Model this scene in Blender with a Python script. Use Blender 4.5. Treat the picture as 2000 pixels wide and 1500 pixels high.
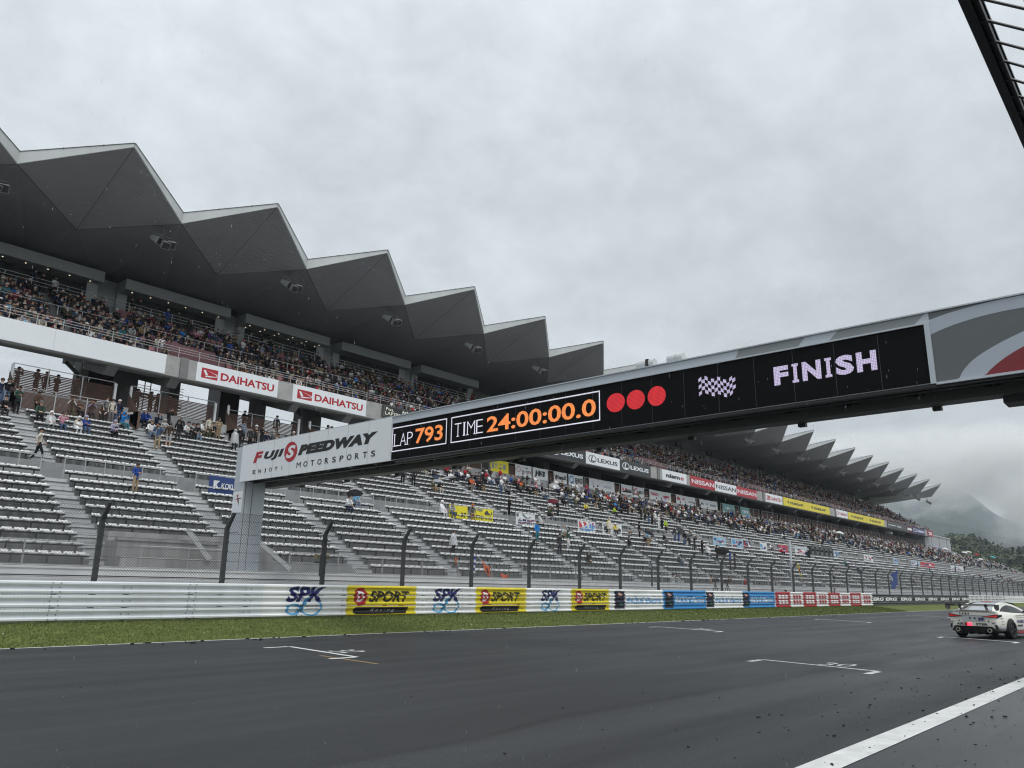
import bpy, bmesh, math, random
from math import sin, cos, pi, radians, sqrt, floor
from mathutils import Vector, Matrix
import numpy as np

random.seed(7)
rng = np.random.default_rng(7)
SC = bpy.context.scene
COL = SC.collection
for o in list(bpy.data.objects):
    bpy.data.objects.remove(o)

# ---------------------------------------------------------------- camera
CAM_H = 1.55
PITCH, ROLL, YAW = radians(14.564), radians(0.8618), radians(48.6075)
FPX = 1533.56                                   # focal length in pixels of the 2000 px wide photograph
fw = Vector((sin(YAW)*cos(PITCH), cos(YAW)*cos(PITCH), sin(PITCH)))
rt0 = Vector((cos(YAW), -sin(YAW), 0)); up0 = rt0.cross(fw)
rt = cos(ROLL)*rt0 + sin(ROLL)*up0; upv = -sin(ROLL)*rt0 + cos(ROLL)*up0
CAMLOC = Vector((0, 0, CAM_H))
cam = bpy.data.cameras.new('camera')
cam.sensor_fit = 'HORIZONTAL'; cam.sensor_width = 36; cam.lens = FPX/2000*36
cam.clip_start = 0.1; cam.clip_end = 40000
camo = bpy.data.objects.new('camera', cam); COL.objects.link(camo)
M = Matrix((rt, upv, -fw)).transposed().to_4x4(); M.translation = CAMLOC
camo.matrix_world = M
SC.camera = camo

# ---------------------------------------------------------------- world: overcast sky, and a weak wide sun
SUN_EL, SUN_AZ = radians(65), radians(196)      # from behind the camera (azimuth from +y, clockwise)
W = bpy.data.worlds.new('World'); SC.world = W; W.use_nodes = True
nt = W.node_tree; N = nt.nodes; L = nt.links
for n in list(N): N.remove(n)
def nn(t, **kw):
    n = N.new(t)
    for k, v in kw.items(): setattr(n, k, v)
    return n
def mth(op, a, b=None, c=None, clamp=False):
    n = nn('ShaderNodeMath', operation=op); n.use_clamp = clamp
    for i, v in enumerate((a, b, c)):
        if v is None: continue
        if isinstance(v, (int, float)): n.inputs[i].default_value = v
        else: L.new(v, n.inputs[i])
    return n.outputs[0]
wout = nn('ShaderNodeOutputWorld'); bg = nn('ShaderNodeBackground')
sky = nn('ShaderNodeTexSky', sky_type='NISHITA'); sky.sun_disc = False
sky.sun_elevation = SUN_EL; sky.sun_rotation = SUN_AZ; sky.dust_density = 6; sky.air_density = 1.5
tc = nn('ShaderNodeTexCoord'); sep = nn('ShaderNodeSeparateXYZ'); L.new(tc.outputs['Generated'], sep.inputs[0])
zc = mth('MAXIMUM', sep.outputs[2], 0.0)
den = mth('ADD', zc, 0.38)
cx, cy = mth('DIVIDE', sep.outputs[0], den), mth('DIVIDE', sep.outputs[1], den)
cmb = nn('ShaderNodeCombineXYZ'); L.new(cx, cmb.inputs[0]); L.new(cy, cmb.inputs[1])
n1 = nn('ShaderNodeTexNoise'); n1.inputs['Scale'].default_value = 1.9; n1.inputs['Detail'].default_value = 11; n1.inputs['Roughness'].default_value = 0.62; n1.inputs['Distortion'].default_value = 0.15
n2 = nn('ShaderNodeTexNoise'); n2.inputs['Scale'].default_value = 8.5; n2.inputs['Detail'].default_value = 9; n2.inputs['Roughness'].default_value = 0.6; n2.inputs['Distortion'].default_value = 0.3
L.new(cmb.outputs[0], n1.inputs['Vector']); L.new(cmb.outputs[0], n2.inputs['Vector'])
cl = mth('ADD', mth('MULTIPLY', mth('SUBTRACT', n1.outputs[0], 0.5), 0.78), mth('MULTIPLY', mth('SUBTRACT', n2.outputs[0], 0.5), 0.46))
# the overcast luminance law: darker towards the horizon, and the heavier cloud lies over the mountains (+x)
elev = mth('ADD', 0.80, mth('MULTIPLY', zc, 0.50))
side = mth('SUBTRACT', 1.0, mth('MULTIPLY', mth('POWER', mth('MAXIMUM', sep.outputs[0], 0.0), 2.0), 0.20))
lum = mth('MULTIPLY', mth('MULTIPLY', elev, side), mth('ADD', 1.0, cl))
ramp = nn('ShaderNodeMixRGB'); ramp.blend_type = 'MULTIPLY'; ramp.inputs[0].default_value = 1
base = nn('ShaderNodeRGB'); base.outputs[0].default_value = (0.765, 0.825, 0.875, 1)
lc = nn('ShaderNodeCombineXYZ'); [L.new(lum, lc.inputs[i]) for i in range(3)]
L.new(base.outputs[0], ramp.inputs[1]); L.new(lc.outputs[0], ramp.inputs[2])
skm = nn('ShaderNodeMixRGB'); skm.blend_type = 'MULTIPLY'; skm.inputs[0].default_value = 1
skm.inputs[2].default_value = (0.06, 0.06, 0.06, 1); L.new(sky.outputs[0], skm.inputs[1])
mix = nn('ShaderNodeMixRGB'); mix.inputs[0].default_value = 0.93
L.new(skm.outputs[0], mix.inputs[1]); L.new(ramp.outputs[0], mix.inputs[2])
L.new(mix.outputs[0], bg.inputs[0]); bg.inputs[1].default_value = 1.0
L.new(bg.outputs[0], wout.inputs[0])
sun = bpy.data.lights.new('sun', 'SUN'); sun.energy = 2.1; sun.angle = radians(30); sun.color = (1.0, 0.975, 0.94)
suno = bpy.data.objects.new('sun', sun); COL.objects.link(suno)
sd = Vector((sin(SUN_AZ)*cos(SUN_EL), cos(SUN_AZ)*cos(SUN_EL), sin(SUN_EL)))
suno.rotation_euler = (-sd).to_track_quat('-Z', 'Y').to_euler()
suno.location = (0, -30, 60)
SC.view_settings.view_transform = 'Standard'; SC.view_settings.look = 'None'
SC.view_settings.exposure = 0.0; SC.view_settings.gamma = 1
SC.cycles.max_bounces = 6; SC.cycles.diffuse_bounces = 3; SC.cycles.glossy_bounces = 3
SC.cycles.transparent_max_bounces = 12; SC.cycles.transmission_bounces = 4; SC.cycles.volume_bounces = 3
SC.cycles.use_denoising = True; SC.cycles.filter_width = 1.15

# ---------------------------------------------------------------- measuring: a pixel of the photograph to a point on a real plane
def ray(px, py):
    return ((px-1000)*rt - (py-750)*upv + FPX*fw).normalized()
def at_x(px, py, X):
    d = ray(px, py); return CAMLOC + d*(X/d.x)
def at_y(px, py, Y):
    d = ray(px, py); return CAMLOC + d*(Y/d.y)
def at_z(px, py, Z):
    d = ray(px, py); return CAMLOC + d*((Z-CAM_H)/d.z)

# ---------------------------------------------------------------- helpers
def material(name, col, rough=0.6, metal=0.0, var=0.0, vscale=1.0, bump=0.0, bscale=30.0, emit=None, es=1.0, spec=0.5, streak=False, coat=0.0, alpha=1.0, trans=0.0):
    m = bpy.data.materials.new(name); m.use_nodes = True
    t = m.node_tree; b = t.nodes['Principled BSDF']
    c = (col[0], col[1], col[2], 1)
    b.inputs['Base Color'].default_value = c
    b.inputs['Roughness'].default_value = rough; b.inputs['Metallic'].default_value = metal
    b.inputs['Specular IOR Level'].default_value = spec
    b.inputs['Alpha'].default_value = alpha
    b.inputs['Transmission Weight'].default_value = trans
    if coat: b.inputs['Coat Weight'].default_value = coat; b.inputs['Coat Roughness'].default_value = 0.08
    if emit:
        b.inputs['Emission Color'].default_value = (*emit, 1); b.inputs['Emission Strength'].default_value = es
    if var or bump:
        tcn = t.nodes.new('ShaderNodeTexCoord'); mp = t.nodes.new('ShaderNodeMapping')
        t.links.new(tcn.outputs['Object'], mp.inputs[0])
        if streak: mp.inputs['Scale'].default_value = (1, 1, 0.12)
        if var:
            nz = t.nodes.new('ShaderNodeTexNoise'); nz.inputs['Scale'].default_value = vscale
            nz.inputs['Detail'].default_value = 6; nz.inputs['Roughness'].default_value = 0.65
            t.links.new(mp.outputs[0], nz.inputs['Vector'])
            mr = t.nodes.new('ShaderNodeMapRange'); mr.inputs[1].default_value = 0.28; mr.inputs[2].default_value = 0.72
            mr.inputs[3].default_value = 1-var; mr.inputs[4].default_value = 1+var*0.6
            t.links.new(nz.outputs[0], mr.inputs[0])
            mx = t.nodes.new('ShaderNodeVectorMath'); mx.operation = 'SCALE'; mx.inputs[0].default_value = col[:3]
            t.links.new(mr.outputs[0], mx.inputs['Scale']); t.links.new(mx.outputs[0], b.inputs['Base Color'])
        if bump:
            nb = t.nodes.new('ShaderNodeTexNoise'); nb.inputs['Scale'].default_value = bscale; nb.inputs['Detail'].default_value = 3
            t.links.new(tcn.outputs['Object'], nb.inputs['Vector'])
            bn = t.nodes.new('ShaderNodeBump'); bn.inputs['Strength'].default_value = bump; bn.inputs['Distance'].default_value = 0.02
            t.links.new(nb.outputs[0], bn.inputs['Height']); t.links.new(bn.outputs[0], b.inputs['Normal'])
    return m
def srgb(r, g, b):
    f = lambda v: (v/255/12.92) if v/255 <= 0.04045 else ((v/255+0.055)/1.055)**2.4
    return (f(r), f(g), f(b))

class MB:
    """collects shapes into one mesh"""
    def __init__(s): s.v = []; s.f = []; s.m = []
    def add(s, vs, fs, mi=0):
        n = len(s.v); s.v.extend(tuple(p) for p in vs)
        for f in fs: s.f.append(tuple(i+n for i in f)); s.m.append(mi)
        return s
    def box(s, x0, x1, y0, y1, z0, z1, mi=0):
        vs = [(x, y, z) for x in (x0, x1) for y in (y0, y1) for z in (z0, z1)]
        return s.add(vs, [(0,1,3,2),(4,6,7,5),(0,4,5,1),(2,3,7,6),(0,2,6,4),(1,5,7,3)], mi)
    def obox(s, p, q, w, h, mi=0, up=(0,0,1)):
        """bar of section w x h from p to q"""
        p, q = Vector(p), Vector(q); d = (q-p).normalized(); u = Vector(up)
        if abs(d.dot(u)) > .97: u = Vector((0,1,0))
        a = d.cross(u).normalized()*w/2; b = a.cross(d).normalized()*h/2
        vs = [p-a-b, p+a-b, p+a+b, p-a+b, q-a-b, q+a-b, q+a+b, q-a+b]
        return s.add(vs, [(0,1,2,3),(7,6,5,4),(0,4,5,1),(1,5,6,2),(2,6,7,3),(3,7,4,0)], mi)
    def tube(s, p, q, r, n=6, mi=0, r2=None):
        p, q = Vector(p), Vector(q); d = (q-p).normalized()
        u = Vector((0,0,1)) if abs(d.z) < .9 else Vector((0,1,0))
        a = d.cross(u).normalized(); b = d.cross(a); r2 = r if r2 is None else r2
        vs = [p+(a*cos(2*pi*i/n)+b*sin(2*pi*i/n))*r for i in range(n)] + [q+(a*cos(2*pi*i/n)+b*sin(2*pi*i/n))*r2 for i in range(n)]
        fs = [(i, (i+1)%n, n+(i+1)%n, n+i) for i in range(n)] + [tuple(range(n))[::-1], tuple(range(n, 2*n))]
        return s.add(vs, fs, mi)
    def path(s, pts, r, n=6, mi=0):
        for a, b in zip(pts[:-1], pts[1:]): s.tube(a, b, r, n, mi)
        return s
    def loft(s, rings, mi=0, closed=True, caps=True):
        n = len(rings[0]); vs = [p for r in rings for p in r]; fs = []
        for k in range(len(rings)-1):
            for i in range(n if closed else n-1):
                fs.append((k*n+i, k*n+(i+1)%n, (k+1)*n+(i+1)%n, (k+1)*n+i))
        if caps and closed: fs += [tuple(range(n))[::-1], tuple(range((len(rings)-1)*n, len(rings)*n))]
        return s.add(vs, fs, mi)
    def extrude_x(s, prof, x0, x1, mi=0, caps=False, closed=False):
        """(y,z) polyline swept along x"""
        n = len(prof)
        vs = [(x0, y, z) for y, z in prof] + [(x1, y, z) for y, z in prof]
        fs = [(i, (i+1)%n, n+(i+1)%n, n+i) for i in range(n if closed else n-1)]
        if caps: fs += [tuple(range(n))[::-1], tuple(range(n, 2*n))]
        return s.add(vs, fs, mi)
    def sphere(s, c, r, nu=10, nv=6, mi=0):
        rx, ry, rz = r if isinstance(r, tuple) else (r, r, r)
        rings = [[(c[0]+rx*sin(pi*k/nv)*cos(2*pi*i/nu), c[1]+ry*sin(pi*k/nv)*sin(2*pi*i/nu), c[2]+rz*cos(pi*k/nv)) for i in range(nu)] for k in range(1, nv)]
        s.loft(rings, mi, True, True); return s
    def build(s, name, mats, parent=None, smooth=False, recalc=True):
        me = bpy.data.meshes.new(name); me.from_pydata(s.v, [], s.f)
        if not isinstance(mats, (list, tuple)): mats = [mats]
        for m in mats: me.materials.append(m)
        if any(s.m): me.polygons.foreach_set('material_index', s.m)
        if recalc and len(s.f) < 60000:
            bm = bmesh.new(); bm.from_mesh(me); bmesh.ops.recalc_face_normals(bm, faces=bm.faces); bm.to_mesh(me); bm.free()
        if smooth: me.polygons.foreach_set('use_smooth', [True]*len(me.polygons))
        me.update()
        return link(name, me, parent)
def link(name, me, parent=None):
    o = bpy.data.objects.new(name, me); COL.objects.link(o)
    if parent: o.parent = parent
    return o
def empty(name, loc=(0,0,0), rz=0.0):
    o = bpy.data.objects.new(name, None); COL.objects.link(o); o.location = loc; o.rotation_euler = (0,0,rz); o.empty_display_size = .3
    return o
def tag(o, label=None, cat=None, group=None, kind=None):
    if label: o['label'] = label
    if cat: o['category'] = cat
    if group: o['group'] = group
    if kind: o['kind'] = kind
    return o
def local(o, parent):
    """keep world placement when the parent Empty is off the origin (no rotation)"""
    o.parent = parent; o.location = Vector(o.location) - parent.location
    return o

# ---------------------------------------------------------------- lettering: flat outlines (u right, v up) cached once, fitted to real rectangles
_txt = {}
def glyphs(s, bold=0.0, shear=0.0, space=1.0, res=3):
    key = (s, bold, shear, space)
    if key in _txt: return _txt[key]
    cu = bpy.data.curves.new('t', 'FONT'); cu.body = s; cu.offset = bold; cu.shear = shear; cu.space_character = space
    cu.resolution_u = res; cu.fill_mode = 'FRONT'
    o = bpy.data.objects.new('t', cu); COL.objects.link(o)
    bpy.context.view_layer.update()
    me = bpy.data.meshes.new_from_object(o.evaluated_get(bpy.context.evaluated_depsgraph_get()))
    vs = [(v.co.x, v.co.y) for v in me.vertices]; fs = [tuple(p.vertices) for p in me.polygons]
    bpy.data.objects.remove(o); bpy.data.curves.remove(cu); bpy.data.meshes.remove(me)
    xs = [p[0] for p in vs] or [0, 1]; ys = [p[1] for p in vs] or [0, 1]
    x0, x1, y0, y1 = min(xs), max(xs), min(ys), max(ys)
    vs = [((x-x0)/(x1-x0 or 1), (y-y0)/(y1-y0 or 1)) for x, y in vs]
    _txt[key] = (vs, fs)
    return _txt[key]
def put_text(mb, s, fmap, u0, u1, v0, v1, mi=0, **kw):
    vs, fs = glyphs(s, **kw)
    mb.add([fmap(u0+(u1-u0)*u, v0+(v1-v0)*v) for u, v in vs], fs, mi)
def put_poly(mb, pts, fmap, mi=0):
    mb.add([fmap(u, v) for u, v in pts], [tuple(range(len(pts)))], mi)
def put_rect(mb, u0, u1, v0, v1, fmap, mi=0):
    put_poly(mb, [(u0,v0),(u1,v0),(u1,v1),(u0,v1)], fmap, mi)
def put_ring(mb, cu, cv, r0u, r0v, r1u, r1v, fmap, mi=0, a0=0, a1=2*pi, n=32):
    vs = []; fs = []
    for i in range(n+1):
        a = a0+(a1-a0)*i/n
        vs += [fmap(cu+r0u*cos(a), cv+r0v*sin(a)), fmap(cu+r1u*cos(a), cv+r1v*sin(a))]
        if i: fs.append((2*i-2, 2*i-1, 2*i+1, 2*i))
    mb.add(vs, fs, mi)
def put_disc(mb, cu, cv, ru, rv, fmap, mi=0, n=32):
    put_poly(mb, [(cu+ru*cos(2*pi*i/n), cv+rv*sin(2*pi*i/n)) for i in range(n)], fmap, mi)

# ---------------------------------------------------------------- materials
M_ = {}
M_['white'] = material('white_paint', (0.82, 0.83, 0.83), 0.4, var=0.14, vscale=1.1, streak=True)
M_['signwhite'] = material('sign_white', (0.78, 0.81, 0.84), 0.35, var=0.03, vscale=0.5)
M_['black'] = material('black_paint', (0.012, 0.012, 0.013), 0.4)
M_['red'] = material('red_paint', (0.42, 0.018, 0.03), 0.4, var=0.05)
M_['navy'] = material('navy_paint', (0.014, 0.018, 0.12), 0.4)
M_['yellow'] = material('yellow_paint', (0.75, 0.62, 0.03), 0.4, var=0.14, vscale=1.2, streak=True)
M_['blue'] = material('blue_paint', (0.04, 0.27, 0.60), 0.4, var=0.05)
M_['cyan'] = material('light_blue_paint', (0.10, 0.36, 0.62), 0.4)
M_['charcoal'] = material('charcoal_paint', (0.035, 0.038, 0.042), 0.4)
M_['galv'] = material('galvanised_steel', (0.73, 0.765, 0.79), 0.42, metal=0.10, var=0.12, vscale=0.9, streak=True)
M_['railsteel'] = material('railing_steel', (0.42, 0.42, 0.42), 0.4, metal=0.4)
M_['post'] = material('dark_galvanised_post', (0.065, 0.071, 0.073), 0.5, metal=0.2, var=0.25, vscale=4)
M_['wire'] = material('fence_wire', (0.085, 0.088, 0.092), 0.5)
M_['conc'] = material('weathered_concrete', (0.37, 0.37, 0.36), 0.85, var=0.22, vscale=1.1, bump=0.2, bscale=14)
M_['concstain'] = material('stained_concrete', (0.33, 0.33, 0.325), 0.85, var=0.42, vscale=1.6, bump=0.2, bscale=14, streak=True)
M_['terr'] = material('terrace_concrete', (0.27, 0.275, 0.28), 0.7, var=0.25, vscale=1.6, bump=0.15, bscale=20)
M_['step'] = material('aisle_step_concrete', (0.46, 0.47, 0.48), 0.75, var=0.18, vscale=2.5)
M_['seat'] = material('white_seat_plastic', (0.70, 0.71, 0.71), 0.45, var=0.18, vscale=1.7)
M_['seatframe'] = material('dark_seat_frame', (0.03, 0.03, 0.03), 0.6)
M_['soffit'] = material('ribbed_roof_soffit', (0.24, 0.235, 0.235), 0.55)
M_['trim'] = material('roof_edge_trim', (0.55, 0.57, 0.57), 0.45, metal=0.1, var=0.12, vscale=0.7, streak=True)
M_['suite'] = material('suite_cladding', (0.36, 0.37, 0.39), 0.5, var=0.05, vscale=0.6)
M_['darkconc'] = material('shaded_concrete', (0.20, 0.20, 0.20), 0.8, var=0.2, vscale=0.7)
M_['backwall'] = material('back_wall_cladding', (0.33, 0.33, 0.34), 0.7, var=0.08, vscale=0.5)
M_['glass'] = material('suite_glass', (0.03, 0.035, 0.035), 0.06, spec=0.6)
M_['maroon'] = material('maroon_panel', (0.13, 0.052, 0.062), 0.6, var=0.1)
M_['brown'] = material('brown_slats', (0.10, 0.050, 0.034), 0.7, var=0.2, vscale=3)
M_['brownwall'] = material('brown_stair_wall', (0.13, 0.075, 0.055), 0.7, var=0.15, vscale=2)
M_['pinkseat'] = material('dusty_pink_seat', (0.30, 0.12, 0.14), 0.55)
M_['lampw'] = material('downlight_lamp', (0.8, 0.8, 0.75), 0.5, emit=(1.0, 0.86, 0.62), es=1.6)
M_['dark'] = material('dark_steel', (0.018, 0.018, 0.019), 0.5)
M_['midgrey'] = material('mid_grey_steel', (0.11, 0.11, 0.108), 0.5, metal=0.2, var=0.15)
M_['panelgrey'] = material('gantry_light_grey', (0.50, 0.54, 0.58), 0.4, var=0.04, vscale=0.7)
M_['swgrey'] = material('gantry_dark_grey', (0.115, 0.125, 0.130), 0.4)
M_['swlight'] = material('gantry_band_grey', (0.42, 0.46, 0.52), 0.4)
M_['swmid'] = material('gantry_mid_grey', (0.23, 0.25, 0.255), 0.4)
M_['speaker'] = material('speaker_grey', (0.26, 0.27, 0.27), 0.6)
M_['grille'] = material('speaker_grille', (0.02, 0.02, 0.02), 0.7)
# ================================================================ the ground, the track and its markings
def asphalt(name, col, rough, seed, spec=0.5):
    m = bpy.data.materials.new(name); m.use_nodes = True; t = m.node_tree; b = t.nodes['Principled BSDF']; n = t.nodes.new; l = t.links.new
    b.inputs['Specular IOR Level'].default_value = spec
    tcn = n('ShaderNodeTexCoord')
    def noise(scale, sx=1, sy=1, det=4, rgh=.6):
        mp = n('ShaderNodeMapping'); mp.inputs['Scale'].default_value = (sx, sy, 1); mp.inputs['Location'].default_value = (seed, seed*2, 0)
        l(tcn.outputs['Object'], mp.inputs[0]); z = n('ShaderNodeTexNoise'); z.inputs['Scale'].default_value = scale
        z.inputs['Detail'].default_value = det; z.inputs['Roughness'].default_value = rgh; l(mp.outputs[0], z.inputs['Vector']); return z.outputs[0]
    def mr(s, a, b_, c, d):
        r = n('ShaderNodeMapRange'); [setattr(r.inputs[i+1], 'default_value', v) for i, v in enumerate((a, b_, c, d))]; l(s, r.inputs[0]); return r.outputs[0]
    def mul(a, b_):
        r = n('ShaderNodeMath'); r.operation = 'MULTIPLY'; l(a, r.inputs[0]); l(b_, r.inputs[1]); return r.outputs[0]
    grain = mr(noise(48, det=2), .32, .68, .35, 1.75)
    patch = mr(noise(.35, .25, 1.2), .3, .7, .84, 1.14)
    lanes = mr(noise(1.1, .012, 1.0, 3), .35, .65, .70, 1.12)      # rubbered-in lines run along the straight
    k = mul(mul(grain, patch), lanes)
    # two dark tyre lines worn along the straight
    sp = n('ShaderNodeSeparateXYZ'); l(tcn.outputs['Object'], sp.inputs[0])
    wob = mr(noise(.12, 1, .1, 2), .3, .7, -.22, .22); yy = n('ShaderNodeMath'); yy.operation = 'ADD'; l(sp.outputs[1], yy.inputs[0]); l(wob, yy.inputs[1])
    for y0, wd, dk in ((6.35, .16, .62), (4.87, .22, .74), (9.4, .3, .85), (13.6, .35, .85)):
        d = n('ShaderNodeMath'); d.operation = 'SUBTRACT'; l(yy.outputs[0], d.inputs[0]); d.inputs[1].default_value = y0
        a = n('ShaderNodeMath'); a.operation = 'ABSOLUTE'; l(d.outputs[0], a.inputs[0])
        k = mul(k, mr(a.outputs[0], 0, wd, dk, 1.0))
    sc = n('ShaderNodeVectorMath'); sc.operation = 'SCALE'; sc.inputs[0].default_value = col; l(k, sc.inputs['Scale']); l(sc.outputs[0], b.inputs['Base Color'])
    l(mr(noise(.5, .2, 1.0), .35, .65, rough-.10, rough+.10), b.inputs['Roughness'])
    bp = n('ShaderNodeBump'); bp.inputs['Strength'].default_value = .55; bp.inputs['Distance'].default_value = .012
    l(noise(70, det=2), bp.inputs['Height']); l(bp.outputs[0], b.inputs['Normal'])
    return m
EDGE_Y, RAIL_Y, RAIL_ZB = 21.62, 25.2, 0.42
g = MB(); g.box(-900, 5600, -900, 4600, -0.6, -0.05)
M_['ground'] = material('far_ground_green', (0.05, 0.075, 0.03), 0.9, var=0.3, vscale=0.05)
tag(g.build('ground', M_['ground']), kind='structure')
M_['asph'] = asphalt('track_asphalt', (0.026, 0.028, 0.031), 0.52, 3.0, .36)
M_['pit'] = asphalt('pit_side_asphalt', (0.034, 0.036, 0.040), 0.36, 9.0)
g = MB(); g.add([(-40, 3.0, 0), (650, 3.0, 0), (650, 21.75, 0), (-40, 21.75, 0)], [(0,1,2,3)])
tag(g.build('race_track', M_['asph']), kind='structure')
g = MB(); g.add([(-40, -9, -.002), (650, -9, -.002), (650, 3.0, -.002), (-40, 3.0, -.002)], [(0,1,2,3)])
tag(g.build('pit_side_road', M_['pit']), kind='structure')
M_['mark'] = material('road_paint', (0.62, 0.63, 0.62), 0.6, var=0.22, vscale=3.0, bump=0.3, bscale=60)
M_['markorange'] = material('road_paint_ochre', (0.26, 0.17, 0.08), 0.7, var=0.25, vscale=3.0)
M_['markpale'] = material('worn_pale_paint', (0.20, 0.19, 0.17), 0.7, var=0.3, vscale=3.0)
def mark(name, polys, mat=None, z=0.004):
    mb = MB()
    for p in polys: mb.add([(x, y, z) for x, y in p], [tuple(range(len(p)))])
    return tag(mb.build(name, mat or M_['mark'], recalc=False), kind='structure')
mark('road_marking', [[(-40, 2.87), (650, 2.87), (650, 3.18), (-40, 3.18)]])
mark('road_marking', [[(-40, EDGE_Y-.06), (650, EDGE_Y-.06), (650, EDGE_Y+.07), (-40, EDGE_Y+.07)]])
def ribbon(p, q, w):
    d = Vector((q[0]-p[0], q[1]-p[1])).normalized(); s = Vector((-d.y, d.x))*w/2
    return [(p[0]-s.x, p[1]-s.y), (q[0]-s.x, q[1]-s.y), (q[0]+s.x, q[1]+s.y), (p[0]+s.x, p[1]+s.y)]
def grid_slot(a, b, num, tail=None):
    A, B = at_z(*a, 0), at_z(*b, 0)
    polys = [ribbon(A, B, .13)]
    for E in (A, B):
        polys.append([(E.x-.75, E.y-.08), (E.x-.06, E.y-.08), (E.x-.06, E.y+.08), (E.x-.75, E.y+.08)])
    mark('grid_marking', polys)
    if num:
        mb = MB(); cxm, cym = A.lerp(B, .60)[:2]
        put_text(mb, num, lambda u, v: (cxm+.22+v, cym-u, .0045), -.36, .36, 0, .75, bold=.0)
        tag(mb.build('grid_number', M_['mark'], recalc=False), kind='structure')
    if tail:
        T0, T1 = at_z(*tail[0], 0), at_z(*tail[1], 0)
        first = a[0] < 600; mark('grid_marking', [ribbon(T0, T1, .10 if first else .045)], M_['markorange'] if first else M_['markpale'], .003)
grid_slot((566, 1263), (697, 1283.5), '32', ((625, 1280.5), (738, 1297)))
grid_slot((1490, 1288.5), (1717, 1311.5), '30', ((1640, 1304.5), (1814, 1326)))
grid_slot((1286, 1224.3), (1412, 1233.5), '28', ((1405, 1234), (1455, 1238.5)))
grid_slot((1601, 1209.3), (1702, 1216), '', None)
grid_slot((1776, 1201.5), (1858, 1206), '', None)
grid_slot((1843, 1243.8), (1988, 1254.5), '', None)
# rubber crumbs off the racing line
M_['rubber'] = material('tyre_rubber_crumb', (0.006, 0.006, 0.006), 0.9)
mb = MB()
def crumb(x, y, s):
    a = random.uniform(0, pi); el = random.uniform(1, 3.2); pts = []
    for k in range(6):
        t = 2*pi*k/6; r = s*random.uniform(.6, 1.15)
        pts.append((x+r*el*cos(t)*cos(a)-r*sin(t)*sin(a), y+r*el*cos(t)*sin(a)+r*sin(t)*cos(a), .005))
    top = [(p[0]*.75+x*.25, p[1]*.75+y*.25, .005+s*random.uniform(.5, 1.1)) for p in pts]
    mb.loft([pts, top])
for _ in range(420):
    x = random.uniform(3, 26)**1.0; y = random.gauss(2.9, .9)
    crumb(x, y, random.choice((.004, .005, .006, .008, .010, .015))*random.uniform(.6, 1.2)*(.7+.03*x))
for _ in range(230):
    x = random.uniform(4, 60); y = random.uniform(3, 14)
    if random.random() < .5: y = random.uniform(3, 7)
    crumb(x, y, random.uniform(.004, .013)*(.7+.02*x))
for _ in range(90):
    crumb(random.uniform(6, 60), EDGE_Y-abs(random.gauss(0, .5)), random.uniform(.015, .04))
tag(mb.build('rubber_debris', M_['rubber']), 'scattered black tyre rubber crumbs along the white line', 'debris', kind='stuff')

# ---------------------------------------------------------------- grass verge
M_['grass'] = bpy.data.materials.new('verge_grass'); M_['grass'].use_nodes = True
t = M_['grass'].node_tree; b = t.nodes['Principled BSDF']; b.inputs['Roughness'].default_value = .8; b.inputs['Specular IOR Level'].default_value = .2
tcn = t.nodes.new('ShaderNodeTexCoord'); na = t.nodes.new('ShaderNodeTexNoise'); na.inputs['Scale'].default_value = 1.3; na.inputs['Detail'].default_value = 8; na.inputs['Roughness'].default_value = .75
cr = t.nodes.new('ShaderNodeValToRGB'); cr.color_ramp.elements[0].color = (0.060, 0.084, 0.018, 1); cr.color_ramp.elements[0].position = .3
cr.color_ramp.elements[1].color = (0.148, 0.176, 0.045, 1); cr.color_ramp.elements[1].position = .72
t.links.new(tcn.outputs['Object'], na.inputs['Vector']); t.links.new(na.outputs[0], cr.inputs[0]); t.links.new(cr.outputs[0], b.inputs['Base Color'])
nb = t.nodes.new('ShaderNodeTexNoise'); nb.inputs['Scale'].default_value = 18; nb.inputs['Detail'].default_value = 4; bp = t.nodes.new('ShaderNodeBump'); bp.inputs['Strength'].default_value = .9; bp.inputs['Distance'].default_value = .06
t.links.new(tcn.outputs['Object'], nb.inputs['Vector']); t.links.new(nb.outputs[0], bp.inputs['Height']); t.links.new(bp.outputs[0], b.inputs['Normal'])
M_['clover'] = material('white_clover_flower', (0.7, 0.7, 0.6), 0.7)
def verge_z(y): 
    t_ = min(1, max(0, (y-21.72)/(25.0-21.72))); return RAIL_ZB*t_**.85-.01
g = MB(); ys = [21.70, 22.2, 22.9, 23.6, 24.4, 25.6]
for y0, y1 in zip(ys[:-1], ys[1:]):
    g.add([(-30, y0, verge_z(y0)), (600, y0, verge_z(y0)), (600, y1, verge_z(y1)), (-30, y1, verge_z(y1))], [(0,1,2,3)])
tag(g.build('grass_verge', M_['grass']), kind='structure')
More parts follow.
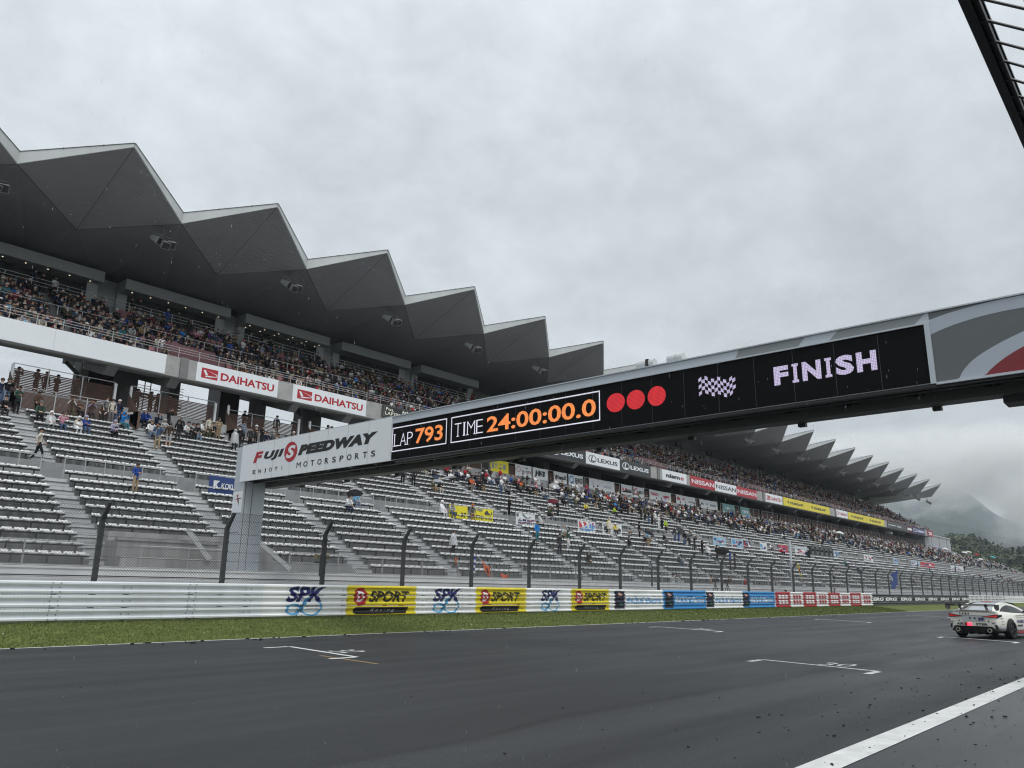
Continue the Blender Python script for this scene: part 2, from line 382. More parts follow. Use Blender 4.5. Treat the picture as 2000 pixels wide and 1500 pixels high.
# blades: many small upright leaves, thicker in number near the camera's end
nb_ = 70000
bx = 5 + 75*rng.random(nb_)**1.5; by = 21.68 + 3.6*rng.random(nb_); bz = np.array([verge_z(v) for v in by])
hh = rng.uniform(.015, .045, nb_)*(1+.012*bx); wd = rng.uniform(.006, .012, nb_)*(1+.03*bx); an = rng.uniform(0, pi, nb_)
lx, ly = rng.normal(0, .02, nb_), rng.normal(0, .02, nb_)
V = np.zeros((nb_, 3, 3)); dx, dy = np.cos(an)*wd, np.sin(an)*wd
V[:,0] = np.stack([bx-dx, by-dy, bz-.004], 1); V[:,1] = np.stack([bx+dx, by+dy, bz-.004], 1); V[:,2] = np.stack([bx+lx, by+ly, bz+hh], 1)
def tri_mesh(name, V, mats, mi=None, parent=None):
    n = len(V); me = bpy.data.meshes.new(name)
    me.vertices.add(n*3); me.vertices.foreach_set('co', V.reshape(-1))
    me.loops.add(n*3); me.loops.foreach_set('vertex_index', np.arange(n*3, dtype=np.int32))
    me.polygons.add(n); me.polygons.foreach_set('loop_start', np.arange(0, n*3, 3, dtype=np.int32))
    for m in mats: me.materials.append(m)
    if mi is not None: me.polygons.foreach_set('material_index', np.asarray(mi, dtype=np.int32))
    me.update(calc_edges=True); return link(name, me, parent)
M_['blade'] = material('grass_blade', (0.113, 0.148, 0.035), 0.7, var=0.4, vscale=4)
mi = (rng.random(nb_) < .004).astype(np.int32)
tag(tri_mesh('grass', V, [M_['blade'], M_['clover']], mi), 'short green grass with a few clover flowers on the verge', 'grass', kind='stuff')

# ---------------------------------------------------------------- service road and wall behind the guard rail
g = MB(); g.add([(-40, 25.6, .40), (600, 25.6, .40), (600, 36, .40), (-40, 36, .40)], [(0,1,2,3)])
tag(g.build('service_road', material('service_road_concrete', (.3,.3,.3), .8, var=.2, vscale=.6)), kind='structure')
WALL_Y, WALL_Z = 28.5, 2.06
wall = empty('concrete_wall', (30, WALL_Y, .4)); tag(wall, 'long low whitewashed concrete wall behind the debris fence', 'wall')
M_['wallwhite'] = material('whitewashed_concrete', (0.86, 0.87, 0.88), 0.8, var=0.14, vscale=1.0, bump=.15, bscale=12, streak=True)
g = MB()
g.box(-30, 330, WALL_Y, WALL_Y+.35, .4, WALL_Z-.10)
local(g.build('wall_body', M_['wallwhite']), wall)
g = MB(); g.box(-30, 330, WALL_Y-.03, WALL_Y+.38, WALL_Z-.10, WALL_Z)
local(g.build('coping', M_['white']), wall)
g = MB(); g.tube((-30, WALL_Y-.09, WALL_Z-.32), (330, WALL_Y-.09, WALL_Z-.32), .022, 5); g.tube((-30, WALL_Y-.07, WALL_Z-.62), (330, WALL_Y-.07, WALL_Z-.62), .012, 5)
local(g.build('cable', M_['black']), wall)

# ================================================================ guard rail with painted advertising
BH, BP = 0.365, 0.382                            # beam height, beam pitch
RZT = RAIL_ZB + 3*BP - .005                       # top of the rail
def beam_prof(top, d=.085):
    return [(RAIL_Y+.010, top), (RAIL_Y-.015, top-.008), (RAIL_Y-d, top-.038), (RAIL_Y-d-.004, top-.085), (RAIL_Y-.02, top-.130), (RAIL_Y-.006, top-.1825),
            (RAIL_Y-.02, top-.235), (RAIL_Y-d-.004, top-.280), (RAIL_Y-d, top-.327), (RAIL_Y-.015, top-.357), (RAIL_Y+.010, top-BH)]
TOPS = [RZT-k*BP for k in range(3)]
PROF = sum([beam_prof(tp) for tp in TOPS], [])    # descending z
def rail_y(z):
    for (y0, z0), (y1, z1) in zip(PROF[:-1], PROF[1:]):
        if z1 <= z <= z0: return y0+(y1-y0)*(z0-z)/max(1e-6, z0-z1)
    return RAIL_Y
def wrap_onto_rail(mb2, name, mats, parent, off=.004):
    """flat lettering (x, 0, z) cut along the profile's folds and pressed on to the corrugated rail"""
    me = bpy.data.meshes.new(name); me.from_pydata(mb2.v, [], mb2.f)
    for m in mats: me.materials.append(m)
    me.polygons.foreach_set('material_index', mb2.m)
    bm = bmesh.new(); bm.from_mesh(me)
    for _, z in PROF:
        bmesh.ops.bisect_plane(bm, geom=bm.verts[:]+bm.edges[:]+bm.faces[:], plane_co=(0,0,z), plane_no=(0,0,1), dist=1e-5)
    for v in bm.verts: v.co.y = rail_y(v.co.z) - off - v.co.y
    bm.to_mesh(me); bm.free()
    return link(name, me, parent)
RX = lambda px: at_y(px, 1160, RAIL_Y).x
rail = empty('guard_rail', (40, RAIL_Y, RAIL_ZB)); tag(rail, 'triple corrugated guard rail painted with sponsor adverts along the grass', 'guard rail')
sect = [(-8, 8.6, 'galv'), (8.6, RX(511), 'galv'), (RX(511), RX(676), 'white'), (RX(676), RX(811), 'yellow'), (RX(811), RX(928), 'white'), (RX(928), RX(1026), 'yellow'),
        (RX(1026), RX(1114), 'white'), (RX(1114), RX(1188), 'yellow'), (RX(1188), RX(1293), 'white'), (RX(1293), RX(1377), 'blue'), (RX(1377), RX(1449), 'white'),
        (RX(1449), RX(1511), 'blue')]
px_red = [1513, 1542, 1567, 1593, 1616, 1639, 1659, 1680, 1702]
for i, (a, b_) in enumerate(zip(px_red[:-1], px_red[1:])): sect.append((RX(a), RX(b_), 'red' if i % 2 == 0 else 'white'))
names = sorted({s[2] for s in sect})
for k, tp in enumerate(TOPS):
    g = MB()
    for a, b_, m in sect: g.extrude_x(beam_prof(tp), a, b_, names.index(m))
    local(g.build('rail_beam', [M_[n] for n in names], smooth=False), rail)
g = MB()
x = -7.5; rpx = []
bolts = MB()
while x < RX(1702):
    rpx.append(x)
    if x < 40:
        for tp in TOPS:
            for dx in (-.11, .11):
                splice = round((x+7.5)/2.05) % 2 == 0
                for dz in ((.06, .1825, .305) if splice else (.1825,)):
                    z = tp-dz; y = rail_y(z); bolts.tube((x+dx, y-.022, z), (x+dx, y+.01, z), .016, 6)
    x += 2.05
rp0 = local(g.box(-.06, .06, RAIL_Y+.02, RAIL_Y+.16, .2, RZT-.03).build('rail_post', M_['post']), rail); rb_ = rp0.location.copy()
for i, x in enumerate(rpx):
    o = rp0 if i == 0 else rp0.copy()
    if i: COL.objects.link(o)
    o.location = rb_+Vector((x, 0, 0))
tag(local(bolts.build('bolts', M_['dark']), rail), kind='stuff')
# adverts
def advert(px0, px1, draw, mats, off=.004, name='advert'):
    mb = MB(); x0, x1 = RX(px0), RX(px1); Hh = RZT-RAIL_ZB
    fm = lambda u, v, d=0.0: (x0+(x1-x0)*u, d, RAIL_ZB+Hh*v)
    draw(mb, fm); local(wrap_onto_rail(mb, name, mats, None, off), rail)
def draw_spk(mb, f):
    put_text(mb, 'SPK', f, .03, 1.0, .46, .94, 0, bold=.04, shear=.25)
    put_ring(mb, .22, .24, .19, .18, .13, .115, f, 1)
    put_ring(mb, .66, .30, .27, .265, .22, .215, f, 1, pi*.62, pi*2.25)
    put_poly(mb, [(.30,.20),(.38,.14),(.62,.60),(.54,.62)], f, 2)
    put_text(mb, 'GROUP', f, .50, .86, .31, .36, 3, bold=.02); put_text(mb, 'SINCE 1917', f, .54, .82, .23, .27, 3)
for a, b_ in ((556, 634), (843, 899), (1054, 1093)):
    advert(a, b_, draw_spk, [M_['navy'], M_['cyan'], M_['cyan'], M_['black']])
def draw_dsport(mb, f):
    put_disc(mb, .115, .63, .115, .30, f, 0); 
    
    put_text(mb, 'D', lambda u, v: f(u, v, .002), .06, .175, .46, .81, 1, bold=.035)
    put_text(mb, 'SPORT', f, .27, 1.0, .45, .83, 2, bold=.035, shear=.2)
    put_poly(mb, [(.0,.12),(.03,.06),(.93,.07),(.99,.2),(.97,.29),(.03,.29),(.01,.25)], f, 2)
    put_text(mb, 'Racing', lambda u, v: f(u, v, .002), .30, .74, .12, .24, 1, shear=.35, bold=-.01, space=1.5)
for a, b_ in ((690, 798), (937, 1014), (1122, 1183)):
    advert(a, b_, draw_dsport, [M_['red'], M_['white'], M_['black']])
def mk_inoue(txt):
    def d(mb, f):
        put_poly(mb, [(.0,.10),(.20,.10),(.20,.92),(.0,.92)], f, 0)
        put_poly(mb, [(.06,.66),(.15,.66),(.13,.82),(.09,.88),(.07,.80)], lambda u, v: f(u, v, .002), 2)
        put_poly(mb, [(.05,.46),(.15,.36),(.15,.28),(.10,.22),(.09,.30),(.12,.34),(.06,.42)], lambda u, v: f(u, v, .002), 3)
        put_text(mb, 'INOUE Electric', f, .235, .985, .33, .63, 1, bold=.02, shear=.2)
    return d
M_['dknavy'] = material('dark_navy_paint', (.012, .012, .04), .4); M_['skinpaint'] = material('pale_pink_paint', (.55, .33, .27), .5); M_['greenpaint'] = material('green_paint', (.05, .16, .10), .5)
for a, b_, c in ((1199, 1292, 'blue'), (1297, 1376, 'white'), (1378, 1448, 'blue'), (1449, 1509, 'white')):
    advert(a, b_, mk_inoue(''), [M_['dknavy'], M_[c], M_['skinpaint'], M_['greenpaint']])
for i, (a, b_) in enumerate(zip(px_red[:-1], px_red[1:])):
    def d(mb, f):
        for v0 in (.20, .54):
            for q in range(3): put_poly(mb, [(.20+.22*q, v0), (.36+.22*q, v0), (.36+.22*q, v0+.27), (.20+.22*q, v0+.27)], f, 0)
    advert(a, b_, d, [M_['white' if i % 2 == 0 else 'red']])
# the lower black rail further on, then a plain white one
far_rail = empty('guard_rail', (100, RAIL_Y+.35, RAIL_ZB)); tag(far_rail, 'black guard rail lettered in white beyond the red and white end', 'guard rail')
FR_Y = RAIL_Y+.35
xa, xb = RX(1703), at_y(1892, 1170, FR_Y).x
for tp in (RZT-.08, RZT-.46, RZT-.84):
    g = MB(); g.extrude_x([(y+.35, z) for y, z in beam_prof(tp)], xa, xb); local(g.build('rail_beam', M_['charcoal']), far_rail)
mb = MB(); xx = [at_y(p, 1170, FR_Y).x for p in (1703, 1724, 1727, 1750, 1757, 1779, 1785, 1805, 1811, 1829, 1835, 1852, 1857, 1873, 1877, 1891)]
for a, b_ in zip(xx[0::2], xx[1::2]):
    put_text(mb, 'ERG', lambda u, v: (u, FR_Y-.11, v), a, b_, RZT-.70, RZT-.38, 0, bold=.05, shear=.15)
local(mb.build('advert', M_['white'], recalc=False), far_rail)
white_rail = empty('guard_rail', (200, FR_Y, RAIL_ZB)); tag(white_rail, 'plain white guard rail far along the straight behind the race car', 'guard rail')
for tp in (RZT-.08, RZT-.46, RZT-.84):
    g = MB(); g.extrude_x([(y+.35, z) for y, z in beam_prof(tp)], xb, 600); local(g.build('rail_beam', M_['white']), white_rail)
# (small dark marks only: the words there cannot be read in the photograph, so they stay as bars)
mb = MB()
for i in range(9):
    for tp in (RZT-.24, RZT-.62): mb.box(xb+1+i*2.6, xb+2.6+i*2.6, FR_Y-.105, FR_Y-.10, tp-.08, tp)
local(mb.build('advert', M_['charcoal']), white_rail)

# ================================================================ debris fence
FY, FZ0, FZ1 = 25.78, .40, 3.42
TOPP = (FY-.40, FZ1+.50)                          # the cranked top leans over the track
fence = empty('debris_fence', (40, FY, FZ0)); tag(fence, 'tall chain link debris fence on dark cranked posts behind the guard rail', 'fence')
post = MB()
post.loft([[(-.075, -.06, 0), (.075, -.06, 0), (.075, .06, 0), (-.075, .06, 0)], [(-.07, -.055, FZ1-FZ0), (.07, -.055, FZ1-FZ0), (.07, .055, FZ1-FZ0), (-.07, .055, FZ1-FZ0)],
           [(-.05, TOPP[0]-FY-.04, TOPP[1]-FZ0), (.05, TOPP[0]-FY-.04, TOPP[1]-FZ0), (.05, TOPP[0]-FY+.05, TOPP[1]-FZ0+.03), (-.05, TOPP[0]-FY+.05, TOPP[1]-FZ0+.03)]])
for k in range(9): post.box(-.085, .085, -.075, -.055, .35+k*.31, .40+k*.31)
px_posts = [181.6, 432, 628, 785, 920, 1033, 1132, 1211.6, 1286, 1350.3, 1410, 1462]
xs = [at_y(p, 1145, FY).x for p in px_posts]
step = (xs[-1]-xs[0])/(len(xs)-1)
xs = [xs[0]-step*2, xs[0]-step] + xs
while xs[-1] < 330: xs.append(xs[-1]+step)
p0 = post.build('post', M_['post']); p0.parent = fence
for i, x in enumerate(xs):
    o = p0 if i == 0 else p0.copy()
    if i: COL.objects.link(o); o.parent = fence
    o.location = (x-40, 0, 0)
# chain link: two families of straight diagonal wires, and level strand wires
def wires(x0, x1, pitch, w):
    n = int((x1-x0)/pitch); hv = FZ1-.35-.75; tri = []
    segs = []
    for i in range(-int(hv/pitch)-2, n+int(hv/pitch)+2):
        for s in (1, -1):
            xa = x0+i*pitch; z0, z1 = .75, FZ1; xa0, xb0 = xa, xa+s*(z1-z0)
            lo, hi = 0.0, 1.0
            dx = xb0-xa0
            t0, t1 = sorted(((x0-xa0)/dx, (x1-xa0)/dx)); lo, hi = max(lo, t0), min(hi, t1)
            if hi > lo: segs.append(((xa0+dx*lo, FY-.09, z0+(z1-z0)*lo), (xa0+dx*hi, FY-.09, z0+(z1-z0)*hi)))
            # cranked part
            xc = xb0; L2 = .64; dx2 = s*L2
            lo, hi = 0.0, 1.0; t0, t1 = sorted(((x0-xc)/dx2, (x1-xc)/dx2)); lo, hi = max(lo, t0), min(hi, t1)
            if hi > lo:
                P = lambda t: (xc+dx2*t, FY-.09+(TOPP[0]-FY)*t, FZ1+(TOPP[1]-FZ1)*t); segs.append((P(lo), P(hi)))
    out = []
    for p, q in segs:
        p, q = np.array(p), np.array(q); d = q-p; d /= np.linalg.norm(d); nrm = np.cross(d, [0, 1, 0]); nrm /= np.linalg.norm(nrm); c = np.array([0, 1, 0])
        a = [nrm*w, -nrm*w*.5+c*w*.87, -nrm*w*.5-c*w*.87]
        for k in range(3):
            m = (k+1) % 3; out += [[p+a[k], p+a[m], q+a[m]], [p+a[k], q+a[m], q+a[k]]]
    return out
tri = wires(2, 62, .095, .0050) + wires(62, 130, .13, .005) + wires(130, 300, .26, .007)
o = tri_mesh('chain_link', np.array(tri), [M_['wire']]); local(o, fence)
g = MB()
for z in [.75+.31*k for k in range(9)]: g.tube((-8, FY-.10, z), (320, FY-.10, z), .0065, 4)
for t_ in (.5, 1.0): g.tube((-8, FY-.09+(TOPP[0]-FY)*t_, FZ1+(TOPP[1]-FZ1)*t_), (320, FY-.09+(TOPP[0]-FY)*t_, FZ1+(TOPP[1]-FZ1)*t_), .005, 4)
local(g.build('strand_wire', M_['wire']), fence)
# a thinner second fence further back, seen over the wall, closes the front of the seating
net = empty('mesh_fence', (40, 35.2, 2.0)); tag(net, 'pale square mesh fence in front of the lowest seat row', 'fence')
FYN = 35.0; np0 = None
for seg0, seg1 in ((-4, 14), (23, 260)):
    x = seg0
    while x < seg1:
        if np0 is None: np0 = local(MB().box(x-.03, x+.03, FYN-.03, FYN+.03, 1.6, 3.15).build('post', M_['railsteel']), net); px0_, bx_ = x, np0.location.copy()
        else: o = np0.copy(); COL.objects.link(o); o.location = bx_+Vector((x-px0_, 0, 0))
        x += 3.0
tri = []
g2 = MB()
for seg0, seg1, pt in ((-4, 14, .10), (23, 90, .14), (90, 260, .4)):
    x = seg0
    while x < seg1:
        tri.append([[x-.004, FYN, 1.6], [x+.004, FYN, 1.6], [x+.004, FYN, 3.1]]); tri.append([[x-.004, FYN, 1.6], [x+.004, FYN, 3.1], [x-.004, FYN, 3.1]]); x += pt
    for k in range(16): z = 1.6+.1*k; g2.box(seg0, seg1, FYN-.004, FYN+.004, z-.004, z+.004)
    g2.box(seg0, seg1, FYN-.02, FYN+.02, 3.1, 3.15)
local(tri_mesh('mesh_panel', np.array(tri), [M_['railsteel']]), net); local(g2.build('mesh_strand', M_['railsteel']), net)
# ================================================================ the start gantry over the track
GX0, GX1 = 17.3, 18.75
GZ0, GZ1 = 5.70, 7.23
gan = empty('start_gantry', (17.9, 30.5, .4)); tag(gan, 'grey start gantry with a long black display spanning the track', 'gantry')
gf = lambda y, z, d=0.0: (GX0-.012-d, y, z)      # on the gantry's near face: u = y, v = z
GA = lambda px, py: (lambda p: (p.y, p.z))(at_x(px, py, GX0))
pl = MB()
pl.box(GX0+.02, 18.33, 30.12, 30.92, .4, GZ1-.02)
local(pl.build('pillar', M_['panelgrey']), gan)
g = MB(); g.box(GX0+.10, GX0+.115, 30.105, 30.118, .4, GZ0); g.box(GX0+.42, GX0+.435, 30.105, 30.118, .4, GZ0)
g.box(GX0+.012, GX0+.022, 30.2, 30.9, 3.6, 3.62); local(g.build('pillar_joint', M_['midgrey']), gan)
g = MB()                                          # white plate with a red and black brush mark on the pillar
a = at_x(455.5, 962, GX0); b_ = at_x(472.5, 999, GX0)
put_rect(g, 30.90, 30.14, b_.z-.02, a.z+.02, lambda y, z: (GX0+.012, y, z), 0)
cyp, czp = 30.5, (a.z+b_.z)/2+.1
fp = lambda u, v: (GX0+.006, cyp-u, czp+v)
put_poly(g, [(-.30,.02),(.0,.05),(.28,.06),(.28,.03),(.02,.01)], fp, 2)
put_poly(g, [(-.14,.22),(-.02,.06),(.05,.05),(-.02,.14),(.10,.22),(-.06,.18)], lambda u, v: (GX0+.003, cyp-u, czp+v), 1)
put_poly(g, [(.0,.03),(.06,.02),(.16,-.28),(.06,-.14)], fp, 2)
put_poly(g, [(-.05,.04),(.05,.04),(.04,-.12),(-.02,-.04)], lambda u, v: (GX0+.001, cyp-u, czp+v), 1)
local(g.build('pillar_plate', [M_['signwhite'], M_['red'], M_['black']], recalc=False), gan)
# body: hollow box, open grid below
Y_FAR, Y_NEAR = 30.94, -9.0
g = MB()
g.box(GX0+.01, GX0+.10, Y_NEAR, 30.40, GZ0+.02, GZ1)                  # near face sheet
g.box(GX0+.10, GX1, Y_NEAR, 30.92, GZ1-.10, GZ1)                      # roof sheet
g.box(GX1-.10, GX1, Y_NEAR, 30.92, GZ0+.10, GZ1-.10)                  # far face
g.box(GX0-.03, GX1+.02, Y_NEAR, 30.42, GZ1, GZ1+.03)                  # roof flashing
local(g.build('beam_body', M_['panelgrey']), gan)
g = MB()
g.box(GX0+.10, GX1-.10, Y_NEAR, 30.92, GZ0+.12, GZ0+.16)
local(g.build('soffit_plate', M_['dark']), gan)
g = MB()
g.box(GX1-.42, GX1+.02, Y_NEAR, 30.30, GZ0-.16, GZ0+.10)
local(g.build('bottom_chord', M_['midgrey']), gan)
g = MB()
g.box(GX0+.02, GX0+.20, Y_NEAR, 20.6, GZ0-.05, GZ0+.10); g.box(GX0+.45, GX0+.6, Y_NEAR, 30.2, GZ0-.02, GZ0+.10)
y = Y_NEAR
while y < 30: g.obox((GX0+.15, y, GZ0+.06), (GX1-.3, y+.7, GZ0+.06), .08, .08); g.obox((GX0+.15, y+1.4, GZ0+.06), (GX1-.3, y+.7, GZ0+.06), .08, .08); y += 1.4
for yy in range(-8, 30, 3): g.box(GX1-.02, GX1+.12, yy, yy+.18, GZ0-.24, GZ0-.02)
g.box(GX1-.2, GX1+.35, -8, 2.8, GZ0-.30, GZ0-.17)
local(g.build('lattice', M_['dark']), gan)
# display
LY0, LY1, LZ0, LZ1 = 3.82, 20.70, 5.735, 6.985
M_['led'] = material('unlit_led_face', (0.0035, 0.0035, 0.004), 0.6, bump=.2, bscale=120, spec=.12)
g = MB(); g.box(GX0-.008, GX0+.01, LY0, LY1, LZ0, LZ1)
led = local(g.build('display_screen', M_['led']), gan)
g = MB(); g.box(GX0-.045, GX0+.01, LY0-.10, LY0, LZ0-.03, LZ1+.04); g.box(GX0-.045, GX0+.01, LY0, LY1, LZ1, LZ1+.035)
g.box(GX0-.045, GX0+.01, -9, LY0-.10, LZ0-.06, LZ0-.01)
local(g.build('display_frame', M_['panelgrey']), gan)
g = MB()
for i in range(1, 18): y = LY0+(LY1-LY0)*i/18; g.box(GX0-.0095, GX0-.0075, y-.005, y+.005, LZ0, LZ1)
local(g.build('module_joint', M_['charcoal']), gan)
def led_mat(name, col, s, pitch=.034):
    m = bpy.data.materials.new(name); m.use_nodes = True; t = m.node_tree; b = t.nodes['Principled BSDF']; n = t.nodes.new; l = t.links.new
    b.inputs['Base Color'].default_value = (.01,.01,.01,1); b.inputs['Emission Color'].default_value = (*col, 1)
    tcn = n('ShaderNodeTexCoord'); sp = n('ShaderNodeSeparateXYZ'); l(tcn.outputs['Object'], sp.inputs[0])
    outs = []
    for ax in (1, 2):
        a = n('ShaderNodeMath'); a.operation = 'MULTIPLY'; a.inputs[1].default_value = 2*pi/pitch; l(sp.outputs[ax], a.inputs[0])
        c = n('ShaderNodeMath'); c.operation = 'COSINE'; l(a.outputs[0], c.inputs[0])
        d = n('ShaderNodeMath'); d.operation = 'MULTIPLY_ADD'; d.inputs[1].default_value = .22; d.inputs[2].default_value = .74; l(c.outputs[0], d.inputs[0]); outs.append(d.outputs[0])
    nz = n('ShaderNodeTexNoise'); nz.inputs['Scale'].default_value = 3.0; l(tcn.outputs['Object'], nz.inputs['Vector'])
    k = n('ShaderNodeMath'); k.operation = 'MULTIPLY'; l(outs[0], k.inputs[0]); l(outs[1], k.inputs[1])
    k2 = n('ShaderNodeMath'); k2.operation = 'MULTIPLY'; l(k.outputs[0], k2.inputs[0]); k2.inputs[1].default_value = s
    l(k2.outputs[0], b.inputs['Emission Strength']); return m
M_['ledw'] = led_mat('led_white', (0.86, 0.86, 1.0), 1.45); M_['ledo'] = led_mat('led_orange', (1.0, 0.30, 0.07), 1.6); M_['ledr'] = led_mat('led_red', (1.0, 0.022, 0.035), 1.0)
M_['ledl'] = led_mat('led_lilac', (0.72, 0.64, 0.92), 1.2)
def led_obj(name, draw, mats):
    mb = MB(); draw(mb, lambda y, z: gf(y, z)); o = mb.build(name, mats, recalc=False); return local(o, led) if False else local(o, gan)
def frame(mb, y0, y1, z0, z1, w, mi=0):
    f = lambda y, z: gf(y, z)
    put_rect(mb, y0, y1, z1-w, z1, f, mi); put_rect(mb, y0, y1, z0, z0+w, f, mi); put_rect(mb, y0, y0-w, z0+w, z1-w, f, mi); put_rect(mb, y1+w, y1, z0+w, z1-w, f, mi)
WID = {'L': .9, 'A': 1.05, 'P': .95, 'T': 1.0, 'I': .52, 'M': 1.15, 'E': .95, 'F': .9, 'N': 1.1, 'S': 1.0, 'H': 1.08}
STEMS = {'L': ((.08, 1), (.08, 0)), 'A': ((.04, 0), (.96, 0)), 'P': ((.08, 0),), 'T': ((.5, 0),), 'I': ((.5, 0), (.5, 1)), 'M': ((.05, 0), (.95, 0)), 'E': (), 'F': (), 'N': (), 'S': (), 'H': ()}
def serif_text(mb, s, f, u0, u1, v0, v1, mi=0, bold=-.018, bar=.028, only=None):
    """capitals set one by one, with slab feet on their stems"""
    tot = sum(WID[c] for c in s)+.16*(len(s)-1); k = (u1-u0)/tot; u = u0; h = v1-v0
    for c in s:
        w = WID[c]*k; a, b = (u+w*.30, u+w*.70) if c == 'I' else (u, u+w)
        put_text(mb, c, f, a, b, v0, v1, mi, bold=bold)
        if only is None or c in only:
            for su, sv in STEMS[c]:
                cu = u+w*su; hw = abs(k)*.19*(1 if k > 0 else -1)
                va, vb = (v0, v0+h*bar*1.6) if sv == 0 else (v1-h*bar*1.6, v1)
                put_rect(mb, cu-hw, cu+hw, va, vb, lambda y, z: (f(y, z)[0]-.001, y, z), mi)
        u += w+.16*k
b1a, b1b = GA(767.5, 836.5), GA(872, 867); b2a, b2b = GA(880.5, 866), GA(1172, 763)
def lap(mb, f):
    frame(mb, b1a[0], b1b[0], 5.995, 6.838, .035, 0)
    a, b = GA(769.5, 872.8), GA(807, 843); serif_text(mb, 'LAP', f, a[0], b[0], 6.175, 6.60, 0)
    a, b = GA(811, 867.5), GA(865.9, 828); put_text(mb, '793', f, a[0], b[0], 6.15, 6.67, 1, bold=.02)
led_obj('lap_counter', lap, [M_['ledw'], M_['ledo']])
def tim(mb, f):
    frame(mb, b2a[0], b2b[0], 5.995, 6.838, .035, 0)
    a, b = GA(888, 854), GA(944, 818); serif_text(mb, 'TIME', f, a[0], b[0], 6.175, 6.61, 0)
    a, b = GA(951, 845), GA(1164, 778); put_text(mb, '24:00:00.0', f, a[0], b[0], 6.155, 6.645, 1, bold=.02)
led_obj('time_counter', tim, [M_['ledw'], M_['ledo']])
for px, py in ((1203, 786.5), (1242, 780.6), (1283, 773.5)):
    c = GA(px, py); e = GA(px-18.5, py)
    led_obj('red_disc', lambda mb, f: put_disc(mb, c[0], c[1], abs(e[0]-c[0])*.95, .262, f, 0), [M_['ledr']])
def flag(mb, f):
    for (pa, pb, ph) in (((1365, 755), (1402, 752), 0.0), ((1402, 758), (1437, 752), 1.6)):
        a, b = GA(*pa), GA(*pb); n = 6
        for i in range(n):
            for j in range(5):
                if (i+j) % 2: continue
                u0, u1 = i/n, (i+1)/n; y0, y1 = a[0]+(b[0]-a[0])*u0, a[0]+(b[0]-a[0])*u1
                w0, w1 = .06*sin(6*u0+ph), .06*sin(6*u1+ph); zc = 6.40; h = .088
                z = zc+.22-h*(j+1)+(.05 if ph == 0 else -.03)
                put_poly(mb, [(y0, z+w0), (y1, z+w1), (y1, z+h+w1), (y0, z+h+w0)], f, 0)
led_obj('chequered_flag_picture', flag, [M_['ledl']])
def fin(mb, f):
    a, b = GA(1513, 753), GA(1711, 690); serif_text(mb, 'FINISH', f, a[0], b[0], 6.19, 6.635, 0, .05, .085, 'I')
led_obj('finish_word', fin, [M_['ledl']])
def spaced(mb, s, f, u0, u1, v0, v1, mi):
    n = len(s); c = (u1-u0)/(n-.45)
    for i, ch in enumerate(s):
        w = {'J': .36, '!': .12, 'M': .62, 'O': .60}.get(ch, .52); a = u0+c*i+c*(.55-w)/2; put_text(mb, ch, f, a, a+c*w, v0, v1, mi, bold=0.0 if ch == 'M' else .018)
# white name board at the left end
g = MB(); g.box(GX0-.05, GX0+.01, 20.74, 30.40, GZ0, GZ1-.01)
board = local(g.build('name_board', M_['signwhite']), gan)
g = MB()
for i in range(1, 8): y = 20.74+9.66*i/8; g.box(GX0-.053, GX0-.049, y-.006, y+.006, GZ0, GZ1-.01)
local(g.build('board_joint', M_['suite']), gan)
bf = lambda y, z, d=0.0: (GX0-.058-d, y, z)
def brd(px, py): p = at_x(px, py, GX0-.058); return p.y, p.z
g = MB()
a, m_, b_ = brd(494, 905), brd(512, 903), brd(555, 877)
put_text(g, 'F', bf, a[0], m_[0]-.03, 6.41, 6.85, 0, bold=.05, shear=.25)
put_text(g, 'UJI', bf, m_[0]-.10, b_[0], 6.41, 6.80, 1, bold=.065, shear=.25, space=1.18)
c = brd(567.7, 883); ry = abs(brd(555.5, 883)[0]-c[0])
c = (c[0], 6.62); put_disc(g, c[0], c[1], ry, .40, bf, 0)
put_text(g, 'S', lambda y, z: bf(y, z, .003), c[0]+ry*.72, c[0]-ry*.72, c[1]-.25, c[1]+.25, 2, bold=.04, shear=.25)
a, b_ = brd(581.5, 890), brd(738, 845)
put_text(g, 'PEEDWAY', bf, a[0], b_[0], 6.415, 6.815, 1, bold=.08, shear=.25, space=1.11)
a, b_ = brd(493, 926), brd(553.5, 912)
spaced(g, 'ENJOY!', bf, a[0], b_[0], 5.945, 6.11, 1)
a, b_ = brd(579, 915), brd(733, 885)
spaced(g, 'MOTORSPORTS', bf, a[0], b_[0], 5.93, 6.145, 1)
local(g.build('lettering', [M_['red'], M_['black'], M_['signwhite']], recalc=False), gan)
